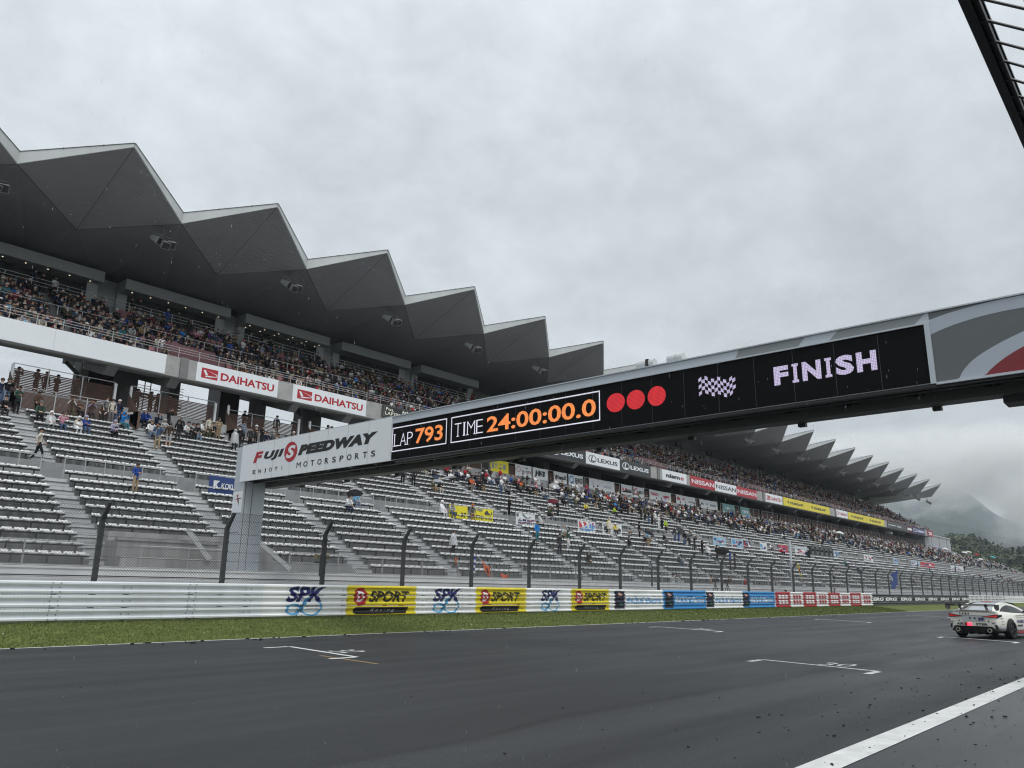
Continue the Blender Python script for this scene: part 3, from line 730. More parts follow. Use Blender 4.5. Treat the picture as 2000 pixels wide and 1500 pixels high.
# painted swoosh at the near end, and its tail along the strip above the display
g = MB()
put_rect(g, LY0-.10, -8.9, LZ0-.01, GZ1-.005, lambda y, z: (GX0+.004, y, z), 0)
def clampz(z): return min(max(z, LZ0), GZ1-.006)
def band(pts_hi, pts_lo, mi, lift):
    """region between two traced edges on the sheet"""
    hi = [GA(*p) for p in pts_hi]; lo = [GA(*p) for p in pts_lo]
    def ev(pts, y):
        pts = sorted(pts)
        if y > pts[-1][0]: return -9
        if y < pts[0][0]:                      # carry the arc on past the last traced point
            (ya, za), (yb, zb) = pts[0], pts[1]; s = (zb-za)/(yb-ya); return za+s*(y-ya)*.6 if y > ya-3 else za+s*(-3)*.6
        for (ya, za), (yb, zb) in zip(pts[:-1], pts[1:]):
            if ya <= y <= yb: return za+(zb-za)*(y-ya)/(yb-ya)
    yy = np.arange(LY0-.10, -8.8, -.06); f = lambda y, z: (GX0+.004-lift, y, z)
    for y0, y1 in zip(yy[:-1], yy[1:]):
        h0, h1, l0, l1 = clampz(ev(hi, y0)), clampz(ev(hi, y1)), clampz(ev(lo, y0)), clampz(ev(lo, y1))
        if h0-l0 > .001 or h1-l1 > .001: put_poly(g, [(y0, l0), (y1, l1), (y1, h1), (y0, h0)], f, mi)
zx = lambda x, y: (1740+x/6.25, 560+y/6.25)
band([zx(340,470), zx(450,412), zx(700,320), zx(1000,235), zx(1300,160), zx(1625,95)], [zx(455,600), zx(600,530), zx(750,470), zx(930,410), zx(1100,360), zx(1350,300), zx(1625,250)], 1, .003)
band([zx(825,1142), zx(860,1060), zx(900,1000), zx(970,920), zx(1050,855), zx(1170,775), zx(1300,700), zx(1450,622), zx(1625,540)], [zx(820,1150), zx(1625,1035)], 1, .003)
band([zx(1145,1100), zx(1190,1035), zx(1250,980), zx(1320,920), zx(1400,860), zx(1500,795), zx(1625,725)], [zx(1140,1105), zx(1625,1035)], 2, .006)
f = lambda y, z: (GX0+.001, y, z)
put_rect(g, 20.7, -8.9, LZ1+.036, GZ1-.006, lambda y, z: (GX0+.006, y, z), 3)
for (a0, a1, b0, b1, mi) in ((1443, 1436, 1573, 1558, 4), (1640, 1622, 1812, 1790, 4)):
    yt0, yb0, yt1, yb1 = GA(a0, 690)[0], GA(a1, 700)[0], GA(b0, 670)[0], GA(b1, 680)[0]
    put_poly(g, [(yb0, LZ1+.038), (yb1, LZ1+.038), (yt1, GZ1-.007), (yt0, GZ1-.007)], f, mi)
M_['swred'] = material('swoosh_dark_red', (.20, .012, .02), .4)
local(g.build('swoosh_panel', [M_['swgrey'], M_['swlight'], M_['swred'], M_['panelgrey'], M_['swmid']], recalc=False), gan)
# two camera housings on top
def housing(px, py, s, label):
    p = at_x(px, py, GX0+.35); e = empty('camera_housing', (p.x, p.y, GZ1+.03)); tag(e, label, 'camera', 'camera housings on the gantry roof'); e.scale = (.85, .85, .85)
    b = MB(); b.tube((0, .30*s, .20), (0, -.26*s, .20), .15, 14); o = b.build('casing', M_['trim'], e, smooth=False)
    b = MB(); b.box(-.04, .04, -.05, .05, 0, .07); b.build('bracket', M_['trim'], e)
    b = MB()
    if s > 1: b.box(-.155, .155, -.12, -.02, .10, .33)
    else: b.tube((0, .0, .2), (0, -.02, .2), .155, 14)
    b.build('window', M_['dark'] if s > 1 else M_['suite'], e)
housing(1264, 708, 1.1, 'white camera housing with a dark window on the gantry roof'); housing(1322, 702, .95, 'plain white camera housing on the gantry roof further right')
# mast carrying the second pit-side leg, out of the photograph on the right
g = MB(); g.box(GX0+.05, GX1-.1, -9.0, -8.2, 0, GZ1); local(g.build('pillar', M_['panelgrey']), gan)

# ---------------------------------------------------------------- black catch fence overhang above the photographer
cf = empty('catch_fence', (6, .66, 5.5)); tag(cf, 'black steel catch fence overhang with rods at the top right', 'fence')
k = (5.5-CAM_H)/(5.0-CAM_H); yo, yi = .645*k, .53*k
g = MB(); g.box(-6, 40, yi, yo, 5.5, 5.53); g.box(-6, 40, yi+.01, yi+.025, 5.42, 5.5); g.box(-6, 40, yi+.06, yi+.075, 5.46, 5.5)
local(g.build('beam', M_['dark']), cf)
g = MB(); x = -2.0
dv = Vector((0, -.145, -.13)).normalized()
rods = 0
rod = MB()
while x < 16:
    rod.tube((x, yo-.05, 5.47), tuple(Vector((x, yi+.02, 5.46))), .009, 5)
    rod.tube((x, yi+.02, 5.46), tuple(Vector((x, yi+.02, 5.46))+dv*2.2), .010, 6); x += .285
local(rod.build('rod', M_['dark']), cf)
g = MB()
for d in (.33, .9, 1.5): p = Vector((0, yi, 5.46))+dv*d; g.tube((-3, p.y, p.z), (16, p.y, p.z), .011, 6)
p = Vector((0, yi, 5.46))+dv*2.2; g.tube((-3, p.y, p.z), (16, p.y, p.z), .02, 6)
for xx in (-5.5, 22, 30, 38): g.box(xx-.05, xx+.05, p.y-.05, p.y+.05, 0, p.z+.05); g.obox((xx, p.y, p.z), (xx, yo-.05, 5.48), .08, .08)
local(g.build('support', M_['dark']), cf)
# ================================================================ the grandstand
GS = empty('grandstand', (60, 52, 0)); tag(GS, 'long two tier grandstand with a zigzag roof and stepped concrete terraces', 'grandstand')
def gs(o): return local(o, GS)
XL, XR = -25.0, 305.0                              # lower terrace
LOWK, UPJ = 10, 9
def rowk(k): return 36.1+.85*k, 2.68+.485*k        # lip of the seat: y, z
def rowj(j): return 45.35+.86*j, 8.02+.475*j
ROWS = [('k', k, *rowk(k)) for k in range(LOWK)] + [('j', j, *rowj(j)) for j in range(UPJ)]
FLOOR = [z-.44 for _, _, _, z in ROWS]
def row_xend(y): return 305 if y <= 46.5 else (305-(y-46.5)/5.5*12 if y <= 52 else 245)
# treads and risers; each row's tread begins under its own seat and runs forward to the one below
edges = []
for i, (t_, n_, y, z) in enumerate(ROWS): edges.append((y-.33, FLOOR[i]))
g = MB(); prev = None
ytop = 53.3; ZC = 12.8
for i, (yf, zf) in enumerate(edges):
    yn = edges[i+1][0] if i+1 < len(edges) else ytop-.35
    zn = edges[i+1][1] if i+1 < len(edges) else ZC
    x1 = row_xend(ROWS[i][2])
    g.add([(XL, yf, zf), (x1, yf, zf), (x1, yn, zf), (XL, yn, zf)], [(0,1,2,3)])
    g.add([(XL, yn, zf), (x1, yn, zf), (x1, yn, zn), (XL, yn, zn)], [(0,1,2,3)])
    g.add([(x1, yf, 0.4), (x1, yn, .4), (x1, yn, zf), (x1, yf, zf)], [(0,1,2,3)])
y0, z0 = edges[0]
g.add([(XL, y0, .4), (XR, y0, .4), (XR, y0, z0), (XL, y0, z0)], [(0,1,2,3)])
gs(g.build('terrace', M_['terr'], recalc=False))
# concourse floor and its rear parapet
g = MB(); g.add([(XL, ytop-.35, ZC), (232, ytop-.35, ZC), (232, 62.5, ZC), (XL, 62.5, ZC)], [(0,1,2,3)]); g.box(XL, 232, 62.3, 62.5, ZC-.6, ZC+.9)
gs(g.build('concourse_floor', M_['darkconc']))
# aisles: half-height steps, one flight per aisle, a stair each
PITCHX, B0, BW = 7.11, 15.12, 5.92
blocks = []
i = -5
while B0+PITCHX*i < 300: blocks.append((B0+PITCHX*i, B0+PITCHX*i+BW)); i += 1
for (bx0, bx1) in blocks:
    ax0, ax1 = bx1+.03, bx1+PITCHX-BW-.03; st = MB()
    if ax1 < 3: continue
    for i, (yf, zf) in enumerate(edges):
        if ax1 > row_xend(ROWS[i][2]) or i == 9: continue
        yn = edges[i+1][0] if i+1 < len(edges) else ytop-.35
        zn = edges[i+1][1] if i+1 < len(edges) else ZC
        st.box(ax0, ax1, yn-.40, yn-.002, zf+.002, zf+(zn-zf)*.52); st.box(ax0, ax1, yn-.006, yn-.001, zf+(zn-zf)*.52, zn-.03)
        st.box(ax0, ax1, yn-.425, yn-.40, zf+(zn-zf)*.44, zf+(zn-zf)*.52, 1)
    if st.v: gs(st.build('aisle_steps', [M_['step'], M_['midgrey']]))
# concrete tunnel block that cuts into the lowest rows between the second and fourth aisle
g = MB(); g.box(14.6, 22.2, 35.2, 37.85, .4, 3.30); g.box(14.56, 19.2, 35.15, 35.4, 3.30, 3.42); g.box(15.0, 21.2, 37.2, 37.9, 3.30, 3.78); g.box(14.6, 19.0, 34.7, 35.0, .4, 2.62)
gs(g.build('tunnel_block', M_['concstain']))
for pa, pb in (((366, 1034), (409, 1093)), ((503, 1056), (566, 1112))):
    gs(MB().obox(at_y(pa[0], pa[1], 34.9), at_y(pb[0], pb[1], 34.6), .10, .22).build('stair_string', M_['step']))
g = MB()
for z in (2.75, 3.25): g.tube((15.2, 34.35, z-.2), (19.2, 34.35, z-.2), .03, 6)
for x in (15.3, 17.4, 19.2): g.tube((x, 34.35, 1.4), (x, 34.35, 3.05), .03, 6)
gs(g.build('railing', M_['railsteel']))
# ------------------------------------------------ benches: a row of moulded seats on a steel frame, one per row and block
SW = BW/12
seat = MB()
prof = [(0.02, -.072), (-.015, -.045), (-.02, -.005), (.02, .012), (.20, -.012), (.36, -.002), (.405, .045), (.43, .10), (.415, .104), (.385, .055), (.35, -.025), (.20, -.035), (.03, -.03)]
n = len(prof)
xa, xb, xm = .055, SW-.055, SW/2
rings = []
for x, dip, nar in ((xa, .012, .01), (xa+.06, .0, 0), (xm, -.008, 0), (xb-.06, .0, 0), (xb, .012, .01)):
    rings.append([(x, y+nar, z+dip) for y, z in prof])
seat.loft(rings, 0, True, True)
fr = MB()
fr.box(.02, BW-.02, .07, .30, -.125, -.04)
for q in range(5): x = .25+q*(BW-.5)/4; fr.box(x-.025, x+.025, .14, .20, -.44, -.10); fr.box(x-.02, x+.02, .02, .38, -.065, -.035)
me_seat = seat.build('seat', M_['seat']).data; me_frame = fr.build('frame', M_['seatframe']).data
for nm in ('seat', 'frame'):
    bpy.data.objects.remove(bpy.data.objects[nm])
rowm = MB(); 
for q in range(12): rowm.add([(v[0]+q*SW, v[1], v[2]) for v in seat.v], seat.f)
me_row = rowm.build('seat_row', M_['seat']).data; bpy.data.objects.remove(bpy.data.objects['seat_row'])
def bench_here(bx0, t_, n_):
    if bx0+BW > row_xend(rowk(n_)[0] if t_ == 'k' else rowj(n_)[0]): return False
    if t_ == 'k' and 14 < bx0 < 20 and n_ < 3: return False
    if t_ == 'k' and 21 < bx0 < 27 and n_ < 1: return False
    return True
places = []
for (bx0, bx1) in blocks:
    for t_, n_, y, z in ROWS:
        if bench_here(bx0, t_, n_):
            d = sqrt((bx0+3)**2+y*y); vis = (bx0+BW)/y > .12 and not (t_ == 'j' and n_ > 7 and bx0 < 44)
            places.append((d, bx0, t_, n_, y, z, vis))
places.sort()
nb = 0; rest = []
for d, bx0, t_, n_, y, z, vis in places:
    if vis and nb < 300:
        e = empty('seat_bench', (bx0, y, z)); tag(e, 'empty white row of twelve moulded seats on a dark frame on the lower terrace', 'bench', 'white seat rows of the lower terrace')
        link('frame', me_frame, e)
        if nb < 110:
            for q in range(12):
                s = link('seat', me_seat, e); s.location.x = q*SW
        else: link('seat_row', me_row, e)
        nb += 1
    elif vis or bx0 > 20: rest.append((bx0, y, z))
# all the benches farther along are one mass
lowseat = MB()
for x0_, x1_ in [(q*SW+.05, (q+1)*SW-.05) for q in range(12)]:
    lowseat.add([(x0_, -.02, -.07), (x1_, -.02, -.07), (x1_, -.02, .0), (x0_, -.02, .0), (x0_, .39, .0), (x1_, .39, .0), (x0_, .42, .08), (x1_, .42, .08)],
                [(0,1,2,3), (3,2,5,4), (4,5,7,6)], 0)
lowseat.add([(0, .03, -.15), (BW, .03, -.15), (BW, .03, -.05), (0, .03, -.05)], [(0,1,2,3)], 1); lowseat.add([(0, .03, -.15), (BW, .03, -.15), (BW, .36, -.15), (0, .36, -.15)], [(0,1,2,3)], 1)
for q in range(5): x = .25+q*(BW-.5)/4; lowseat.add([(x-.025, .14, -.44), (x+.025, .14, -.44), (x+.025, .14, -.06), (x-.025, .14, -.06)], [(0,1,2,3)], 1)
def tile(tmpl_v, tmpl_f, tmpl_m, offs, name, mats, kind=None):
    """many copies of a small quad template as one mesh (numpy)"""
    v = np.array(tmpl_v, float); f = np.array(tmpl_f, np.int32); nv, nf, k = len(v), len(f), len(offs)
    allv = (v[None]+np.array(offs)[:,None,:]).reshape(-1); allf = (f[None]+(np.arange(k, dtype=np.int32)*nv)[:,None,None]).reshape(-1)
    me = bpy.data.meshes.new(name); me.vertices.add(nv*k); me.vertices.foreach_set('co', allv)
    me.loops.add(len(allf)); me.loops.foreach_set('vertex_index', allf); me.polygons.add(nf*k)
    w = f.shape[1]; me.polygons.foreach_set('loop_start', np.arange(0, nf*k*w, w, dtype=np.int32))
    for m in mats: me.materials.append(m)
    me.polygons.foreach_set('material_index', np.tile(np.array(tmpl_m, np.int32), k)); me.update(calc_edges=True)
    return link(name, me)
tag(tile(lowseat.v, lowseat.f, lowseat.m, rest, 'distant_seat_benches', [M_['seat'], M_['seatframe']]), 'distant rows of white seats running down the terrace', 'benches', kind='stuff')
# ------------------------------------------------ railings in front of the cross walkway
WY, WZ = 43.62+.62, FLOOR[9]
rail_m = MB()
for q in range(7): x = q*1.0; rail_m.box(x-.022, x+.022, -.022, .022, 0, 1.12)
rail_m.box(-.02, 6.02, -.026, .026, 1.10, 1.15)
me_wr = rail_m.build('railing', M_['railsteel']).data; bpy.data.objects.remove(bpy.data.objects['railing.001'] if 'railing.001' in bpy.data.objects else bpy.data.objects['railing'])
for bx0, bx1 in blocks:
    if 7 < bx1 and bx0 < 300:
        o = link('railing', me_wr); o.location = (bx0-.1, WY-.35, WZ); o.parent = GS; o.location = Vector(o.location)-GS.location
# ------------------------------------------------ slatted brown fences and stair walls along the concourse edge
def slat_fence(x0, x1, y, z0, z1, step=.105, posts=3):
    b = MB(); z = z0
    while z < z1-.05: b.box(x0, x1, y-.015, y+.015, z, z+.072*step/.105); z += step
    for q in range(posts+1): x = x0+(x1-x0)*q/posts; b.box(x-.03, x+.03, y-.075, y-.015, z0-.1, z1+.25, 1)
    b.box(x0, x1, y-.075, y-.035, z1+.22, z1+.26, 1)
    return gs(b.build('slat_fence', [M_['brown'], M_['railsteel']]))
for i, (bx0, bx1) in enumerate(blocks):
    if bx0 < 5 or bx1 > 236: continue
    y = 53.35
    slat_fence(bx0-.6, bx1-.5, y, ZC-.35, ZC+(1.36 if bx0 < 24 else 1.0))
    if bx0 > 50: continue
    b = MB(); b.add([(bx0-.75, 51.3, 11.2), (bx0-.75, 53.3, 12.2), (bx0-.75, 53.3, 13.9), (bx0-.75, 51.3, 12.3)], [(0,1,2,3)]); b.box(bx0-.75, bx0-.6, 51.3, 53.3, 11.2, 12.35); b.box(bx0-.6, bx1-.5, 53.2, 53.3, 11.6, 12.5)
    gs(b.build('stair_wall', M_['brownwall']))
    if bx0 < 50:
        b = MB(); b.box(bx0-.72, bx0-.58, 53.1, 53.25, 12.3, 14.3); b.box(bx1-.55, bx1-.41, 53.1, 53.25, 12.3, 14.3); gs(b.build('white_post', M_['white']))
slat_fence(14.9, 20.4, 52.15, 11.55, 12.55, .07)
# ------------------------------------------------ upper deck
UX0, UX1 = -18.0, 217.4
UF = 52.0; UZB, UZT = 15.30, 16.72
NR = 11
def rowu(r): return 52.75+.82*r, 16.0+.535*r       # y of the seat, z of the floor
g = MB()
for r in range(NR):
    y, z = rowu(r); yn, zn = rowu(r+1)
    g.add([(UX0, y-.35, z), (UX1, y-.35, z), (UX1, yn-.35, z), (UX0, yn-.35, z)], [(0,1,2,3)])
    g.add([(UX0, yn-.35, z), (UX1, yn-.35, z), (UX1, yn-.35, zn), (UX0, yn-.35, zn)], [(0,1,2,3)])
yb, zb = rowu(NR)
g.add([(UX0, yb-.35, zb), (UX1, yb-.35, zb), (UX1, 66.5, zb), (UX0, 66.5, zb)], [(0,1,2,3)])
g.add([(UX0, UF+.5, UZB), (UX1, UF+.5, UZB), (UX1, 54.0, UZB+.15), (UX0, 54.0, UZB+.15)], [(0,1,2,3)])       # raked underside
g.add([(UX0, 54.0, UZB+.15), (UX1, 54.0, UZB+.15), (UX1, 66.5, 21.6), (UX0, 66.5, 21.6)], [(0,1,2,3)])
for x in (UX0, UX1):
    g.add([(x, UF+.5, UZB), (x, UF+.5, 16), (x, 66.5, 21.9), (x, 66.5, 21.6), (x, 54, UZB+.15)], [(0,1,2,3,4)])
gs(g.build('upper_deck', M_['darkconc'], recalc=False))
g = MB(); g.box(UX0, UX1, UF, UF+.5, UZB, UZT)
joints = [24.15+31.55*q for q in range(-1, 7)]
gs(g.build('fascia_beam', M_['conc']))
g = MB()
for x in joints:
    g.box(x-.02, x+.55, UF-.12, UF, UZB-.03, UZT+.02)
gs(g.build('fascia_joint', M_['darkconc']))
# seats of the upper deck, seen between the spectators
us = MB(); us.add([(.03, 0, .40), (.45, 0, .40), (.45, .36, .42), (.03, .36, .42), (.03, .40, .78), (.45, .40, .78)], [(0,1,2,3), (3,2,5,4)], 0)
def deck_aisle(x): return abs(((x-22.6) % 5.27)-2.635) > 2.635-.5
offs = []
for r in range(NR):
    y, z = rowu(r); x = 8.0
    while x < UX1-.6:
        if not deck_aisle(x+.24): offs.append((x, y, z))
        x += .5
o = tile(us.v, us.f, us.m, offs, 'upper_deck_seats', [M_['pinkseat']]); tag(o, 'rows of dusty pink seats on the upper deck under the crowd', 'seats', kind='stuff')
# stair wells (maroon) at the expansion joints
for x in joints[1:]:
    b = MB(); b.add([(x-.6, 52.4, 16.75), (x+3.6, 52.4, 16.75), (x+3.6, 52.4, 17.15), (x-.6, 52.4, 17.9)], [(0,1,2,3)]); b.box(x-.6, x+3.6, 54.3, 54.4, 16.75, 18.35); b.box(x+3.5, x+3.6, 52.4, 54.3, 16.6, 17.6)
    gs(b.build('stair_well', M_['maroon']))
# front rail, middle rail, rear rail of the upper deck
def long_rail(x0, x1, y, z0, h, step, bars, name='railing', gaps=None):
    b = MB(); x = x0
    while x < x1:
        b.box(x-.02, x+.02, y-.02, y+.02, z0, z0+h); x += step
    for q in range(bars+1):
        zz = z0+h*(1-q*.24); b.box(x0, x1, y-.016, y+.016, zz-.014, zz+.014)
    return gs(b.build(name, M_['railsteel']))
long_rail(UX0, UX1, UF+.10, UZT, .72, 1.5, 2)
yy, zz = rowu(5)
for q in range(-3, 19):
    x0 = 22.6+10.54*q+.7; long_rail(x0, x0+9.2, yy-.30, zz-.1, 1.1, 1.55, 0)
long_rail(UX0, UX1, 61.75, 21.9, 1.1, 1.75, 2)
# ------------------------------------------------ roof: a folded plate whose teeth rise towards the track
def rz(x): return -.0040*(x-17)
def TX(i): return 17.77+10.6*i-.0062*i*i
Ti = list(range(-4, 20)); TY, VY, IY, BY = 48.6, 52.25, 56.7, 66.4
def ridge_mats(name, ang):
    m = material(name, (0.235, 0.238, 0.254), .5, var=.08, vscale=.35); t = m.node_tree; b = t.nodes['Principled BSDF']; n = t.nodes.new; l = t.links.new
    tcn = n('ShaderNodeTexCoord'); mp = n('ShaderNodeMapping'); mp.inputs['Rotation'].default_value = (0, 0, ang); l(tcn.outputs['Object'], mp.inputs[0])
    w = n('ShaderNodeTexWave'); w.inputs['Scale'].default_value = 1.6; w.inputs['Distortion'].default_value = 0; l(mp.outputs[0], w.inputs['Vector'])
    bp = n('ShaderNodeBump'); bp.inputs['Strength'].default_value = .35; bp.inputs['Distance'].default_value = .04; l(w.outputs[0], bp.inputs['Height']); l(bp.outputs[0], b.inputs['Normal'])
    return m
M_['soffit'] = ridge_mats('ribbed_roof_soffit', radians(90))
for i in Ti:
    xt = TX(i); xv0, xv1 = (TX(i-1)+xt)/2, (xt+TX(i+1))/2
    zt, zv, zi = 28.80+rz(xt), 26.56+rz(xv0), 25.50+rz(xt); zw = 26.56+rz(xv1)
    tt, tv = .29, .86                               # height of the edge trim at tip and valley
    T, V0, V1, I = (xt, TY, zt), (xv0, VY, zv), (xv1, VY, zw), (xt, IY, zi)
    root = gs(MB().add([V0, T, I, V1, (xv0, BY, 25.55+rz(xv0)), (xv1, BY, 25.55+rz(xv1)), (xt, BY, 25.40+rz(xt))],
        [(0,1,2), (1,3,2), (0,2,6,4), (2,3,5,6)]).build('roof_tooth', M_['soffit'], recalc=False))
    b = MB()
    for P, Q, hp, hq, s in ((V0, T, tv, tt, -1), (T, V1, tt, tv, 1)):
        P, Q = Vector(P), Vector(Q); d = (Q-P).normalized(); nrm = Vector((d.y, -d.x, 0)).normalized()*.08
        b.add([P, Q, Q+Vector((0,0,hq)), P+Vector((0,0,hp)), P+nrm, Q+nrm, Q+nrm+Vector((0,0,hq)), P+nrm+Vector((0,0,hp))],
              [(4,5,6,7), (0,4,7,3), (1,5,6,2), (3,2,6,7), (0,1,5,4)])
    o = b.build('edge_trim', M_['trim']); o.parent = root
    b = MB()
    for (A_, B_, C_) in ((V0, T, I), (V1, T, I)):
        A_, B_, C_ = Vector(A_), Vector(B_), Vector(C_)
        b.obox(A_-Vector((0,0,.003)), C_-Vector((0,0,.003)), .05, .012)
    b.obox(Vector(T)-Vector((0,0,.003)), Vector(I)-Vector((0,0,.003)), .03, .008)
    o = b.build('soffit_seam', M_['charcoal']); o.parent = root
    b = MB(); w = .025
    for P, Q, hp, hq in ((V0, T, tv, tt), (T, V1, tt, tv)):
        P, Q = Vector(P)+Vector((0,-.05,hp)), Vector(Q)+Vector((0,-.05,hq)); b.obox(P, Q, .14, .035)
        for f_ in (.37, .72): R = P.lerp(Q, f_); b.box(R.x-.03, R.x+.03, R.y-.08, R.y+.05, R.z-.05, R.z+.05)
    o = b.build('gutter_cap', M_['midgrey']); o.parent = root
    b = MB().add([(xv0, VY, zv+tv), (xt, TY, zt+tt), (xv1, VY, zw+tv), (xt, BY+1, 27.7), (xv0, BY+1, 26.6), (xv1, BY+1, 26.6)], [(0,1,3,4), (1,2,5,3)])
    o = b.build('roof_sheet', M_['suite'], recalc=False); o.parent = root
xe = (TX(19)+TX(20))/2
g = MB().add([(xe, VY, 26.5+rz(xe)), (xe, VY, 27.4+rz(xe)), (xe, BY+1, 26.6), (xe, BY+1, 25.1+rz(xe))], [(0,1,2,3)])
gs(g.build('roof_end', M_['trim']))
# loudspeaker clusters hang under every valley
def speakers(x, y, zc, i, dense):
    e = empty('speaker_cluster', (x, y, zc)); words = ['first', 'second', 'third', 'fourth', 'fifth', 'sixth', 'seventh', 'eighth', 'ninth', 'tenth', 'eleventh', 'twelfth', 'thirteenth', 'fourteenth', 'fifteenth', 'sixteenth', 'seventeenth', 'eighteenth', 'nineteenth', 'twentieth', 'last']
    tag(e, f'grey loudspeaker cluster hanging under the roof, {words[i]} of its row from the left', 'speaker', 'loudspeaker clusters under the zigzag roof')
    for q, (dx, dy, dz, yaw, tilt) in enumerate(((-.55, .1, .05, .5, .5), (.0, -.1, -.15, .1, .65), (.62, -.05, .0, -.35, .6))):
        b = MB(); w, h, dep = .30, .26, .62
        f0 = [(-w, -dep, -h), (w, -dep, -h), (w, -dep, h), (-w, -dep, h)]; f1 = [(-w*.62, dep*.35, -h*.6), (w*.62, dep*.35, -h*.6), (w*.62, dep*.35, h*.6), (-w*.62, dep*.35, h*.6)]
        b.loft([f0, f1]); 
        o = b.build('horn', M_['speaker'], e); o.location = (dx, dy, dz-.05)
        b2 = MB().add([(p[0]*.9, p[1]-.006, p[2]*.88) for p in f0], [(0,1,2,3)])
        o2 = b2.build('grille', M_['grille'], o, recalc=False)
        o.rotation_euler = (tilt, 0, yaw)
        # keep the hanger upright: the cluster's short pole
    b = MB(); b.tube((0, .1, .1), (0, .15, 1.25), .05, 8); b.box(-.75, .75, .1, .2, .32, .40); b.build('hanger', M_['midgrey'], e)
for n_, i in enumerate(range(-1, 20)):
    xv = (TX(i)+TX(i+1))/2 if i >= -1 else 0
    speakers(xv-.85, 53.0, 25.2+rz(xv), n_, n_ < 8)
# ------------------------------------------------ suites along the back of the near half, plain wall and columns beyond
SX = [(22.1-10.65*q0-9.2, 22.1-10.65*q0) for q0 in (2, 1, 0)] + [(23.75+10.63*q, 32.9+10.63*q) for q in range(4)]
SX[0:3] = [(-8.2, 0.9), (2.4, 11.5), (12.9, 22.1)]
for q, (a, b_) in enumerate(SX):
    b = MB(); Y0, Y1 = 62.35, 66.3
    b.box(a, b_, Y0, Y0+.25, 24.32, 25.18); b.box(a, a+.25, Y0+.25, Y1, 24.32, 25.18); b.box(b_-.25, b_, Y0+.25, Y1, 24.32, 25.18)
    su = gs(b.build('suite', M_['suite']))
    b = MB(); b.box(a+.05, b_-.05, Y0+.26, Y1, 24.34, 24.42); b.build('ceiling', M_['backwall'], su)
    b = MB(); b.box(a+.3, b_-.3, 64.0, 64.05, 22.0, 24.33); b.build('glass', M_['glass'], su)
    b = MB(); b.box(a, a+.8, 63.8, 64.1, 21.9, 24.33); b.box(b_-.9, b_-.1, 63.2, 63.25, 21.9, 24.33); b.build('end_pane', M_['suite'], su)
    b = MB()
    for k_ in range(4): b.box(a+.2, b_-.2, 63.0+.25*k_, 63.1+.25*k_, 22.05+.16*k_, 22.13+.16*k_)
    b.build('bench', M_['signwhite'], su)
    b = MB()
    if q < 5:
        for rr in range(2 if q > 3 else 1):
            for k_ in range(6): x = a+.8+k_*(b_-a-1.6)/5; b.tube((x, 62.95+.75*rr, 24.335), (x, 62.95+.75*rr, 24.325), .055, 8)
        b.build('downlight', M_['lampw'], su)
g = MB(); g.box(UX0, 66.2, 66.3, 66.5, 21.9, 25.6); g.box(66.2, UX1-12, 66.3, 66.5, 21.9, 25.6)
for (a, b_), (c, d_) in zip(SX[:-1], SX[1:]): g.box(b_+.02, c-.02, 64.1, 66.3, 21.9, 25.2)
gs(g.build('back_wall', M_['backwall']))
g = MB()
for x in [71+10.5*q for q in range(14)]:
    gs(MB().box(x-.45, x+.45, 63.6, 64.5, 21.9, 25.5).build('roof_column', M_['darkconc']))
    gs(MB().box(x-.35, x+.4, 63.2, 63.6, 24.3, 25.3).build('roof_fitting', M_['dark'])); gs(MB().tube((x+1.4, 63.4, 21.9), (x+1.4, 63.4, 25.3), .07, 8).build('drain_pipe', M_['dark']))
g = MB()
for pa, pb in (((1198,861),(1208,864)), ((1226,868),(1236,871)), ((1244,873),(1252,875)), ((1273,880),(1278,881.5)), ((1280,882),(1290,885)), ((1296,886),(1304,888.5)), ((1331,895),(1345,899)), ((1346,899),(1354,901))):
    A_, B_ = at_y(*pa, 66.2), at_y(*pb, 66.2); g.box(A_.x, B_.x, 66.2, 66.28, A_.z-.22, A_.z+.16)
gs(g.build('strip_window', material('bright_strip_window', (.7,.72,.74), .3, emit=(.8,.88,.95), es=.55)))
# ------------------------------------------------ columns and beams under the upper deck
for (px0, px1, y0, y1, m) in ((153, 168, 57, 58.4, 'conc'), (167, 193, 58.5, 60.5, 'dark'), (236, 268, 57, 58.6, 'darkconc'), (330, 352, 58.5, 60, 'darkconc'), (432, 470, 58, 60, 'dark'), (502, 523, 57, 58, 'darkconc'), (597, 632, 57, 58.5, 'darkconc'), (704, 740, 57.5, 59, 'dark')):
    a, b_ = at_y(px0, 760, y0).x, at_y(px1, 760, y0).x
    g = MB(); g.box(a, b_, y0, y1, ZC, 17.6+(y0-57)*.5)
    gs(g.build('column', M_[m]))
for x in [3.0, 20.0, 24.2, 34.0, 39.2, 44] + [50+10.5*q for q in range(16)]:
    g = MB(); g.add([(x-.35, 52.5, UZB-.02), (x+.35, 52.5, UZB-.02), (x+.35, 61, 18.6), (x-.35, 61, 18.6), (x-.35, 53.2, UZB-.55), (x+.35, 53.2, UZB-.55), (x+.35, 61, 16.9), (x-.35, 61, 16.9)], [(0,1,5,4), (4,5,6,7), (0,4,7,3), (1,2,6,5)])
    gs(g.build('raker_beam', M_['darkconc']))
    if x > 48: g = MB(); g.box(x-.5, x+.5, 57, 58.2, ZC, 17.5); gs(g.build('column', M_['darkconc']))
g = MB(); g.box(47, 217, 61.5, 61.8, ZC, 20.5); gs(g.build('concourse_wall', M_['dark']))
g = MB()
a, b_ = at_y(193, 740, 60).x, at_y(232, 740, 60).x; g.box(a, b_, 60, 60.1, 14.6, 18.6)
gs(g.build('stair_panel', M_['maroon']))
g = MB(); g.tube((a, 59.9, 16.6), (a+1.3, 59.9, 17.1), .04, 5); g.tube((a+.5, 59.9, 17.6), (a+1.9, 59.9, 16.2), .05, 5)
gs(g.build('stair_rail', M_['railsteel']))
